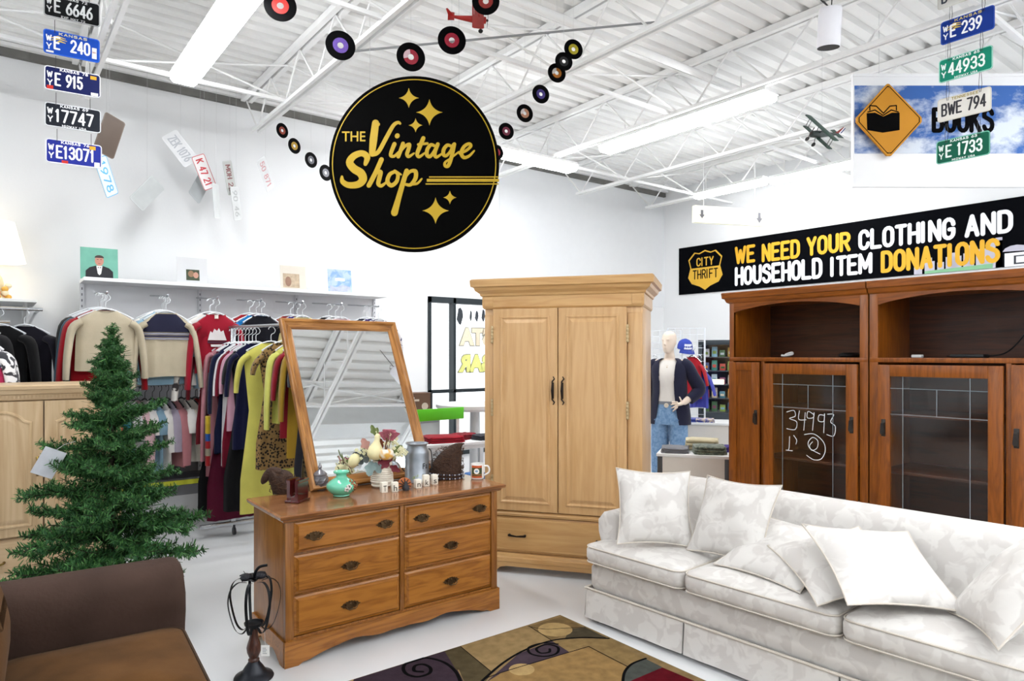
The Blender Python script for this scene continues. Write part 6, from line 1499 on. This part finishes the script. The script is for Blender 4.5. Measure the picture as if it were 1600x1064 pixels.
# arms: viewer's right arm bent with the hand on the hip, the other hanging
b.tube(catmull([(.10, .008, 1.425), (.175, .012, 1.40), (.225, .03, 1.29), (.275, .05, 1.17), (.235, -.01, 1.10), (.185, -.07, 1.045), (.165, -.095, 1.025)], 3), [.045, .05, .052, .05, .048, .046, .044, .043, .042, .042, .041, .040, .038, .037, .035, .033, .030, .027, .025], 12)
b.tube(catmull([(-.10, .008, 1.425), (-.175, .012, 1.40), (-.205, .02, 1.28), (-.215, .02, 1.14), (-.215, -.01, 1.02), (-.21, -.035, .92)], 3), [.045, .05, .052, .05, .048, .046, .044, .042, .041, .040, .038, .036, .033, .030, .027, .025], 12)
b.loft([ell(.150, -.110, 1.02, .030, .016, 10), ell(.128, -.120, 1.005, .036, .017, 10), ell(.105, -.127, .995, .036, .014, 10)]) if False else b.tube([(.168, -.094, 1.026), (.145, -.110, 1.020), (.115, -.121, 1.012)], [.026, .034, .032], 12, flat=.55)
for k, (dz, L, bend) in enumerate(((.024, .066, -.004), (.008, .076, -.006), (-.009, .070, -.010), (-.024, .055, -.014))):
    p0 = Vector((.116, -.122, 1.012 + dz)); b.tube([p0, p0 + Vector((-L * .4, -.006, dz * .25 + bend)), p0 + Vector((-L * .75, -.004, dz * .35 + bend * 2)), p0 + Vector((-L, .004, dz * .4 + bend * 3))], [.0095, .0090, .0085, .0065], 8)
b.tube([(.152, -.112, 1.045), (.140, -.118, 1.072), (.130, -.120, 1.095)], [.011, .0095, .007], 8)
b.tube([(-.21, -.035, .92), (-.207, -.045, .88), (-.203, -.050, .845)], [.026, .036, .032], 12, flat=.6)
for k in range(4):
    p0 = Vector((-.203, -.072 + k * .016, .845)); L = (.062, .074, .070, .056)[k]; b.tube([p0, p0 + Vector((.004, -.002, -L * .5)), p0 + Vector((.012, 0, -L))], [.0095, .009, .0065], 8)
b.tube([(-.200, -.075, .885), (-.19, -.092, .86), (-.185, -.098, .835)], [.011, .0095, .007], 8)
for s in (-1, 1):
    b.tube(catmull([(s * .075, 0, .92), (s * .085, -.005, .72), (s * .085, -.01, .50), (s * .09, .01, .28), (s * .09, .02, .09)], 3), [.085, .083, .078, .072, .065, .058, .052, .052, .052, .048, .042, .036, .034], 12)
    b.tube([(s * .09, .04, .045), (s * .092, -.03, .04), (s * .098, -.12, .028), (s * .10, -.17, .022)], [.034, .036, .032, .018], 10, flat=.7)
remeshed(b, 'body', skin, mq)
b = MB(); n = 28
b.loft([ell(0, y, z, rx, ry, n) for z, rx, ry, y in ((1.025, .158, .120, -.002), (1.06, .150, .115, -.004), (1.12, .140, .110, -.006), (1.20, .142, .112, -.008), (1.28, .152, .122, -.014), (1.35, .160, .112, -.008), (1.405, .154, .094, .0), (1.44, .118, .076, .008), (1.462, .082, .066, .010))], cap=False)
b.build('white_top', cloth('#d9d5d0', .04), mq, smooth=80)
b = MB(); b.tube(ell(0, -.003, 1.405, .070, .090, 24)[12:] + [], .0022, 5); b.ball((0, -.100, 1.385), .008, .004, .012, 8, 6); b.build('necklace', mat('#b9a98f', .4, .6), mq, smooth=60)
denim = patterned('#5d7ea3', '#7c9abb', 30, .9, .35, .65, 3, .1, .1)
b = MB()
b.loft([ell(0, 0, z, rx, ry, n) for z, rx, ry in ((.80, .178, .130), (.88, .178, .132), (.96, .170, .126), (1.02, .162, .122), (1.045, .160, .121))])
for s in (-1, 1):
    b.loft([ell(s * cx, cy, z, rx, ry, 20) for z, cx, cy, rx, ry in ((.86, .088, 0, .092, .122), (.78, .092, 0, .096, .115), (.60, .098, -.006, .092, .098), (.45, .10, -.006, .088, .090), (.28, .10, .006, .088, .088), (.12, .102, .012, .090, .092), (.10, .102, .012, .086, .088))])
jn = remeshed(b, 'jeans', denim, mq, .008, 2)
b = MB(); b.loft([ell(0, 0, z, .164, .125, n) for z in (1.008, 1.04)], cap=False); b.build('belt', mat('#6c7078', .5), mq)
b = MB(); b.X = Matrix.Translation((.0, -.128, 1.0)) @ Matrix.Rotation(R(90), 4, 'X'); b.lathe([(.024, 0), (.024, .004), (.014, .006), (.012, .003)], n=18); b.build('round_buckle', mat('#d8d4c8', .3, .5), mq)
knit = mat('#12142e', .95, var=.1, scale=20, bump=.3, bscale=160, sheen=.1, name='navy_knit')
b = MB(); a0, a1 = -62, 242
def open_ring(z, rx, ry, y, da=0, n=30): return ell(0, y, z, rx, ry, n, a0 - da, a1 + da)
rows_ = [(.80, .215, .175, .03, -8), (.88, .212, .172, .03, -4), (1.0, .200, .155, .02, 0), (1.12, .182, .138, .012, 2), (1.24, .180, .138, .004, 3), (1.34, .190, .136, .0, 2), (1.405, .196, .116, .004, 2), (1.452, .160, .098, .008, -8), (1.482, .085, .078, .014, -24)]
for t in (0, .008): b.loft([open_ring(z, rx - t, ry - t, y, d) for z, rx, ry, y, d in rows_], cap=False, close=False)
b.build('cardigan', knit, mq, smooth=80)
b = MB(); b.tube(catmull([(.13, .010, 1.42), (.185, .014, 1.39), (.24, .035, 1.28), (.292, .058, 1.17), (.262, .015, 1.11), (.215, -.045, 1.06)], 4), [.068, .070, .070, .069, .067, .066, .065, .065, .066, .068, .070, .070, .068, .066, .064, .062, .060, .058, .056, .054, .052], 14)
b.build('cardigan_sleeve', knit, mq, smooth=80)
b = MB(); b.tube(catmull([(-.13, .010, 1.42), (-.185, .014, 1.39), (-.215, .02, 1.28), (-.225, .02, 1.14), (-.225, -.008, 1.02), (-.22, -.028, .94)], 4), [.062, .066, .068, .068, .066, .066, .065, .064, .064, .062, .062, .060, .060, .058, .057, .056, .055, .054, .053, .052, .05], 14)
b.build('cardigan_sleeve', knit, mq, smooth=80)
b = MB(); b.box(-.2, -.2, 0, .2, .2, .012, .004); b.build('base_plate', chrome, mq)
# wire grid panels with caps
def grid_panel(label, p, rz, w, h, z0):
    t = thing('wire_grid_panel', label, 'display grid', (p.x, p.y, 0), rz, 'white wire grid panels behind the mannequin'); b = MB()
    n = int(w / .075)
    for q in range(n + 1): b.tube([(-w/2 + w * q / n, 0, z0), (-w/2 + w * q / n, 0, z0 + h)], .003, 5)
    m = int(h / .075)
    for q in range(m + 1): b.tube([(-w/2, .004, z0 + h * q / m), (w/2, .004, z0 + h * q / m)], .003, 5)
    b.build('wire_grid', mat('#dfe3e8', .4, var=0), t)
    for x in (-w/2, w/2): b = MB(); b.tube([(x, 0, .02), (x, 0, z0 + h)], .010, 8); b.build('post', mat('#dfe3e8', .4, var=0), t)
    for x in (-w/2, w/2): b = MB(); b.box(x - .015, -.2, 0, x + .015, .2, .03, .003); b.build('foot', mat('#c8ccd2', .4, var=0), t)
    return t
gp1 = AT(1072, 600, 8.0); gp0 = AT(1036, 600, 8.5)
grid_panel('white wire grid panel with a blue cap right of the mannequin', gp1, facing(1072), .42, 1.55, .28)
grid_panel('white wire grid panel directly behind the mannequin head', gp0, facing(1036), .42, 1.5, .32)
cp = thing('baseball_cap', 'blue baseball cap with a white front on the wire grid', 'cap', AT(1070, 545, 7.9), facing(1070) + R(25), None, (R(12), 0, facing(1070) + R(25)))
b = MB(); b.loft([ell(0, 0, z, rx, ry, 20) for z, rx, ry in ((0, .085, .10), (.04, .084, .098), (.08, .070, .082), (.105, .045, .05), (.118, .012, .014))]); b.build('crown', mat('#2a3f9c', .8, var=.15, scale=20), cp, smooth=60)
b = MB(); b.grid(10, 5, lambda u, v: (.084 * math.cos(R(200 + 140 * u)) * (1 + .15 * v), -.02 + .095 * math.sin(R(200 + 140 * u)) - .075 * v * math.sin(math.pi * u), .004 - .03 * v * v - .012 * (2 * u - 1) ** 2 * v)); b.build('brim', mat('#26398e', .8, var=.1), cp, smooth=60, normals=False)
b = MB(); b.grid(8, 5, lambda u, v: (.086 * math.cos(R(235 + 70 * u)) * (1 - .12 * v), .1 * math.sin(R(235 + 70 * u)) * (1 - .12 * v) - .002, .012 + .06 * v)); b.build('white_front', mat('#dfe2ea', .8, var=.05), cp, smooth=60, normals=False)
b = MB(); b.tube([(0, .06, .05), (0, .14, .06)], .003, 5); b.build('hook', chrome, cp)
for i, (px, py, c, lab) in enumerate(((1082, 585, '#b3222e', 'red top hanging right of the mannequin'), (1092, 600, '#4a4fb0', 'violet and blue top hanging right of the red one'), (1023, 600, '#c03a40', 'red garment glimpsed left of the mannequin'))):
    p = AT(px, py - 45, 7.75 if i < 2 else 8.2)
    garment('hanging_top', 'top', lab, (p.x, p.y, p.z), facing(px) + R(-20), .48, cloth(c, .15), w=.11, sl=.2, sw=.04, ty=.02, hang=chrome, group='tops on the grid panels')
    pg = AT(px, py - 45, 7.98 if i < 2 else 8.48); b = MB(); b.tube([(p.x, p.y, p.z), (pg.x, pg.y, p.z)], .004, 5); o = b.build('grid_hook', chrome); tag(o, ('chrome hook holding the red top', 'chrome hook holding the violet top', 'chrome hook left of the mannequin')[i], 'hook')
# dark display cabinet with small goods
dc = AT(1121, 600, 8.4); dcr = facing(1121) - R(6)
ca = thing('display_cabinet', 'dark framed glass cabinet of small goods left of the bookcase', 'display case', (dc.x, dc.y, 0), dcr)
CWd, CHt = .46, 1.70; dkf = mat('#3a4147', .4, .4, var=.05)
for x0, x1, z0, z1 in ((-CWd/2, -CWd/2 + .045, .1, CHt), (CWd/2 - .045, CWd/2, .1, CHt), (-CWd/2, CWd/2, CHt - .06, CHt), (-CWd/2, CWd/2, .1, .80)):
    b = MB(); b.box(x0, 0, z0, x1, .04, z1, .003); b.build('frame', dkf, ca)
b = MB(); b.box(-CWd/2, .04, .0, CWd/2, .40, .80); b.box(-CWd/2, .385, .8, CWd/2, .40, CHt); b.box(-CWd/2, .04, .8, -CWd/2 + .01, .4, CHt); b.box(CWd/2 - .01, .04, .8, CWd/2, .4, CHt); b.box(-CWd/2, .04, CHt - .01, CWd/2, .4, CHt); b.build('case', mat('#262d31', .5, var=.1), ca, smooth=0)
b = MB(); b.box(-CWd/2 + .04, .012, .80, CWd/2 - .04, .016, CHt - .06); b.build('pane', gl, ca, smooth=0)
for z in (.80, .97, 1.14, 1.31, 1.48):
    b = MB(); b.box(-CWd/2 + .01, .05, z, CWd/2 - .01, .38, z + .012); b.build('shelf', mat('#5c6468', .3, .5), ca, smooth=0)
goods = ['#4d7a3a', '#39663a', '#8fae4a', '#2f5f78', '#b83a2e', '#d8ccb2', '#3f7a8a', '#c98a2e', '#6a8a3a', '#a8b8c0', '#7a3a5a', '#d8d4c8', '#4a5a8a', '#3e8a7a', '#c24a3a', '#89a04a', '#d9dce0', '#8fc3d8', '#3a6a4a', '#c8a84a']
gn = ['green', 'dark green', 'lime', 'blue grey', 'red', 'cream', 'teal', 'orange', 'olive', 'silver', 'plum', 'off white', 'indigo', 'sea green', 'brick', 'moss', 'white', 'sky blue', 'forest', 'gold']
M4 = Matrix.Translation((dc.x, dc.y, 0)) @ Matrix.Rotation(dcr, 4, 'Z')
for k in range(20):
    r_, c_ = divmod(k, 4); z = .812 + r_ * .17; x = -.145 + c_ * .097
    p = M4 @ Vector((x, .10 + .02 * (k % 3), z)); b = MB(); h = (.10, .125, .085, .115)[k % 4]
    b.loft([rrect(-w/2, -d/2, w/2, d/2, .008, zz, 3) for zz, w, d in ((0, .066, .03), (.01, .072, .036), (h * .6, .070, .034), (h * .86, .066, .014), (h, .066, .004))])
    b.mi = 1; b.flat([(-.022, h * .3), (.022, h * .3), (.022, h * .6), (-.022, h * .6)], -.0186)
    o = b.build('small_packet', [mat(goods[k], .4, var=.2, scale=40), mat(goods[(k * 7 + 3) % 20], .4)], None, smooth=30); o.location = p; o.rotation_euler = (0, 0, dcr)
    tag(o, '%s packet, %s on the %s shelf of the dark display cabinet' % (gn[k], ('leftmost', 'second from the left', 'third from the left', 'rightmost')[c_], ('lowest', 'second', 'middle', 'fourth', 'topmost')[r_]), 'packet', 'small goods in the dark display cabinet')
p = M4 @ Vector((.02, .045, 1.23)); b = MB(); b.box(-.07, -.004, -.03, .07, .004, .03, .003); o = b.build('lit_price_sign', emit('#fff6c8', 2.0, 'lit_sign')); o.location = M4 @ Vector((.0, .075, 1.185)); o.rotation_euler = (0, 0, dcr); tag(o, 'small glowing sign inside the dark display cabinet', 'sign')
o.location.z = 1.152 + .03
# display tables and folded clothes
def dtable(name, label, c, rz, w, d, h, ap, topc='#d9dadb', apc='#cfcbc4', legc='#4a4c50'):
    t = thing(name, label, 'table', (c.x, c.y, 0), rz); b = MB(); b.box(-w/2, -d/2, h - .025, w/2, d/2, h, .003); b.build('table_top', mat(topc, .5, var=.02), t)
    b = MB(); b.box(-w/2 + .02, -d/2 + .01, h - ap, w/2 - .02, -d/2 + .03, h - .025); b.box(-w/2 + .02, d/2 - .03, h - ap, w/2 - .02, d/2 - .01, h - .025); b.box(-w/2 + .02, -d/2 + .03, h - ap, -w/2 + .04, d/2 - .03, h - .025); b.build('apron', mat(apc, .6, var=.02), t, smooth=0)
    for x in (-w/2 + .03, w/2 - .03):
        for y in (-d/2 + .03, d/2 - .03): b = MB(); b.box(x - .022, y - .022, 0, x + .022, y + .022, h - .025, .002); b.build('leg', mat(legc, .4, .5), t)
    return t
def folded(label, p, rz, w, d, h, c, grp, knitm=None):
    b = MB(); n = 20
    for k, (zz, s) in enumerate(((0, 1), (h * .34, .97), (h * .67, .95))):
        z0, z1 = zz, zz + h * .33
        def rg(i, z): return [(x * s + .004 * math.sin(q), y * s + .004 * math.cos(q * 1.7), z + .004 * math.sin(q * 1.3)) for q, (x, y, _) in enumerate(rrect(-w/2 + i, -d/2 + i, w/2 - i, d/2 - i, .04, 0, 5))]
        b.loft([rg(.012, z0), rg(0, z0 + h * .08), rg(0, z1 - h * .08), rg(.012, z1), rg(.05, z1 + .004)])
    o = b.build('folded_garment', knitm or cloth(c, .12), None, smooth=60); o.location = p; o.rotation_euler = (0, 0, rz); return tag(o, label, 'folded clothes', grp)
F1 = facing(1090)
c1 = onZ(1092, 712, .66); dtable('display_table', 'white fronted low table with folded knitwear just behind the sofa', c1 + Vector((.20, .19, 0)), F1 - R(4), .62, .5, .66, .24)
u1 = Vector((math.cos(F1), math.sin(F1), 0)); v1 = Vector((-math.sin(F1), math.cos(F1), 0)); base1 = c1 + Vector((.20, .19, 0))
G_ = 'folded clothes on the low table behind the sofa'
folded('grey folded knit at the left end of the low table', base1 - u1 * .17 - v1 * .08 , F1, .24, .26, .045, '#77787e', G_)
folded('dark green cable knit folded on the low table', base1 + u1 * .12 - v1 * .10, F1 + .1, .28, .24, .07, '#4c5648', G_, patterned('#3f4a40', '#6d7364', 34, lo=.4, hi=.6))
folded('cream folded garment behind the green cable knit', base1 + u1 * .06 + v1 * .12, F1, .30, .20, .10, '#d3c9a8', G_)
folded('small violet garment at the right end of the low table', base1 + u1 * .26 + v1 * .06, F1, .10, .16, .05, '#4a3a8a', G_)
c2 = onZ(1112, 661, .78); dtable('display_table', 'taller white fronted table in front of the dark display cabinet', c2 + Vector((.12, .22, 0)), F1, .66, .46, .78, .26)
folded('blue patterned garment folded on the taller table', c2 + Vector((.12, .22, 0)) - v1 * .10 - u1 * .06, F1, .40, .20, .035, '#2f4aa0', 'folded clothes on the taller table', patterned('#2a3f96', '#c8b8a8', 18, lo=.5, hi=.6))

# ---------------------------------------------------------------- between the mirror and the armoire
F2 = facing(705)
gs = AT(690, 647, 6.45)
b = MB(); gt = thing('green_sign_board', 'long bright green board on legs in front of the storefront window', 'sign board', (gs.x, gs.y, 0), R(2))
b = MB(); b.box(-.30, -.012, gs.z - .055, .25, .012, gs.z + .055, .003); b.build('board', mat('#5cc81e', .5, var=.02), gt)
for x in (-.24, .20): b = MB(); b.box(x - .012, .012, 0, x + .012, .03, gs.z + .05); b.build('leg', steel_white, gt)
c3 = onZ(715, 690, .72); dtable('display_table', 'white table with red clothes behind the witch hat', c3 + Vector((.05, .10, 0)), R(-6), .78, .42, .72, .06, '#e6e6e8', '#d8d8da', '#c9cacc')
b3 = c3 + Vector((.05, .10, 0))
folded('bright red garment folded on the white table', b3 + Vector((-.16, -.02, 0)), R(-14), .36, .26, .055, '#a8142a', 'folded clothes on the white table')
folded('second red garment lying right of the first on the white table', b3 + Vector((.12, .06, 0)), R(20), .22, .18, .05, '#8f1226', 'folded clothes on the white table')
folded('charcoal garment at the right end of the white table', b3 + Vector((.26, -.10, 0)), R(6), .24, .18, .045, '#3a3d48', 'folded clothes on the white table')
c4 = AT(742, 640, 7.0)
tb = thing('round_white_table', 'white round pedestal table in front of the storefront window', 'table', (c4.x, c4.y, 0))
hz = AT(742, 631, 7.0).z
b = MB(); b.lathe([(.02, hz - .06), (.36, hz - .055), (.40, hz - .03), (.40, hz), (.39, hz + .004)], n=40); b.build('table_top', mat('#e3e3e4', .4, var=.01), tb, smooth=30)
b = MB(); b.lathe([(.22, 0), (.22, .02), (.06, .05), (.05, hz - .06)], n=24); b.build('pedestal', mat('#d0d1d3', .4, var=.02), tb, smooth=40)
c5 = AT(661, 640, 6.65)
bxz = c5.z - .03
cr = thing('side_crate', 'grey storage crate standing behind the green board', 'crate', (c5.x, c5.y + .12, 0), R(4))
b = MB(); b.box(-.18, -.14, 0, .18, .14, bxz - .002, .006); b.build('body', mat('#b9bbbe', .6, var=.03), cr)
b = MB(); b.box(-.16, -.145, bxz - .10, .16, -.14, bxz - .04, .002); b.build('front_ledge', mat('#9a9c9f', .6), cr)
bo = thing('brown_box', 'brown printed box with a dark side peeping out right of the mirror', 'box', (c5.x, c5.y + .12, bxz), R(-6))
b = MB(); b.box(-.13, -.08, 0, .11, .10, .19, .003); b.mi = 1; b.box(.11, -.079, .0, .135, .10, .19, .003); b.mi = 2; b.box(-.09, -.0808, .11, -.01, -.0802, .13); b.flat([(.05 + .035 * math.cos(q * .4), .06 + .035 * math.sin(q * .4)) for q in range(16)], -.0808); b.box(-.08, -.0808, .135, -.06, -.0802, .15)
b.build('carton', [mat('#6b5040', .7, var=.1), mat('#2b2b30', .6), mat('#d3c4b6', .7)], bo, smooth=0)
tp_ = thing('grey_tub', 'plain pale grey bin standing behind the mug', 'bin', AT(742, 745, 5.9) * 1, R(4)); tp_.location.z = 0
b = MB(); b.loft([rrect(-.17 - k, -.13 - k, .17 + k, .13 + k, .03, z, 4) for z, k in ((0, -.02), (.40, .0), (.42, .012), (.44, .012))]); b.build('body', mat('#a9acb3', .5, var=.03), tp_)
bl = AT(748, 712, 5.9)
b = MB(); b.loft([rrect(-.12, -.09, .12, .09, .04, z, 4) for z in (.445, .46)] + [rrect(-.08, -.06, .08, .06, .04, .50, 4)]); o = b.build('blue_cloth', cloth('#3a6fb0')); o.location = (tp_.location.x, tp_.location.y, 0); tag(o, 'crumpled blue cloth on the grey bin behind the mug', 'cloth')

# ---------------------------------------------------------------- oddments in the open bookcase niches
def niche(y, x, z=1.5): return Vector((4.6 + x, y, z))
b = MB(); b.tube(catmull([(0, 0, .012), (.03, .02, .02), (.06, -.01, .035), (.03, -.03, .022), (-.02, -.01, .012), (-.03, .02, .014)], 5), .008, 8); o = b.build('white_cable_coil', mat('#d8d8d8', .5, var=.02)); o.location = niche(2.76, .10); tag(o, 'white coiled cable on the left bookcase niche floor', 'cable')
b = MB(); b.loft([ell(0, 0, z, r, r * .55, 24) for z, r in ((0, .10), (.012, .11), (.025, .10), (.034, .07))]); o = b.build('black_tray', mat('#121214', .5, var=.05), None, smooth=50); o.location = niche(2.32, .16); tag(o, 'flat black dish at the right end of the left bookcase niche', 'dish')
b = MB(); b.tube(catmull([(.30, 0, .36), (.32, .03, .25), (.28, .08, .12), (.20, .14, .03), (.12, .22, .010), (.06, .30, .012), (.10, .42, .01)], 6), .0045, 6); o = b.build('black_cable', mat('#0e0e10', .6, var=0)); o.location = niche(1.30, .08); tag(o, 'black cable trailing down inside the right bookcase niche', 'cable')
b = MB(); b.box(-.05, -.09, 0, .05, .09, .022, .006); o = b.build('black_adapter', mat('#161618', .5, var=.05)); o.location = niche(1.58, .13); tag(o, 'black power adapter on the right bookcase niche floor', 'adapter')
b = MB(); b.box(-.02, -.03, 0, .02, .03, .02, .005); o = b.build('white_plug', mat('#d8d8d8', .5, var=0)); o.location = niche(1.86, .10); tag(o, 'small white plug on the right bookcase niche floor', 'plug')

b = MB(); b.loft([rrect(-.20 + .02 * k, -.09 + .01 * k, .20 - .02 * k, .09 - .01 * k, .05, z, 5) for k, z in ((1, .002), (0, .015), (0, .05), (1, .075), (4, .085))]); o = b.build('blue_bundle', cloth('#5f7fa8', .2), None, smooth=60); o.location = (2.10, 3.50, 0); tag(o, 'folded blue cloth lying on the floor under the dresser', 'cloth')
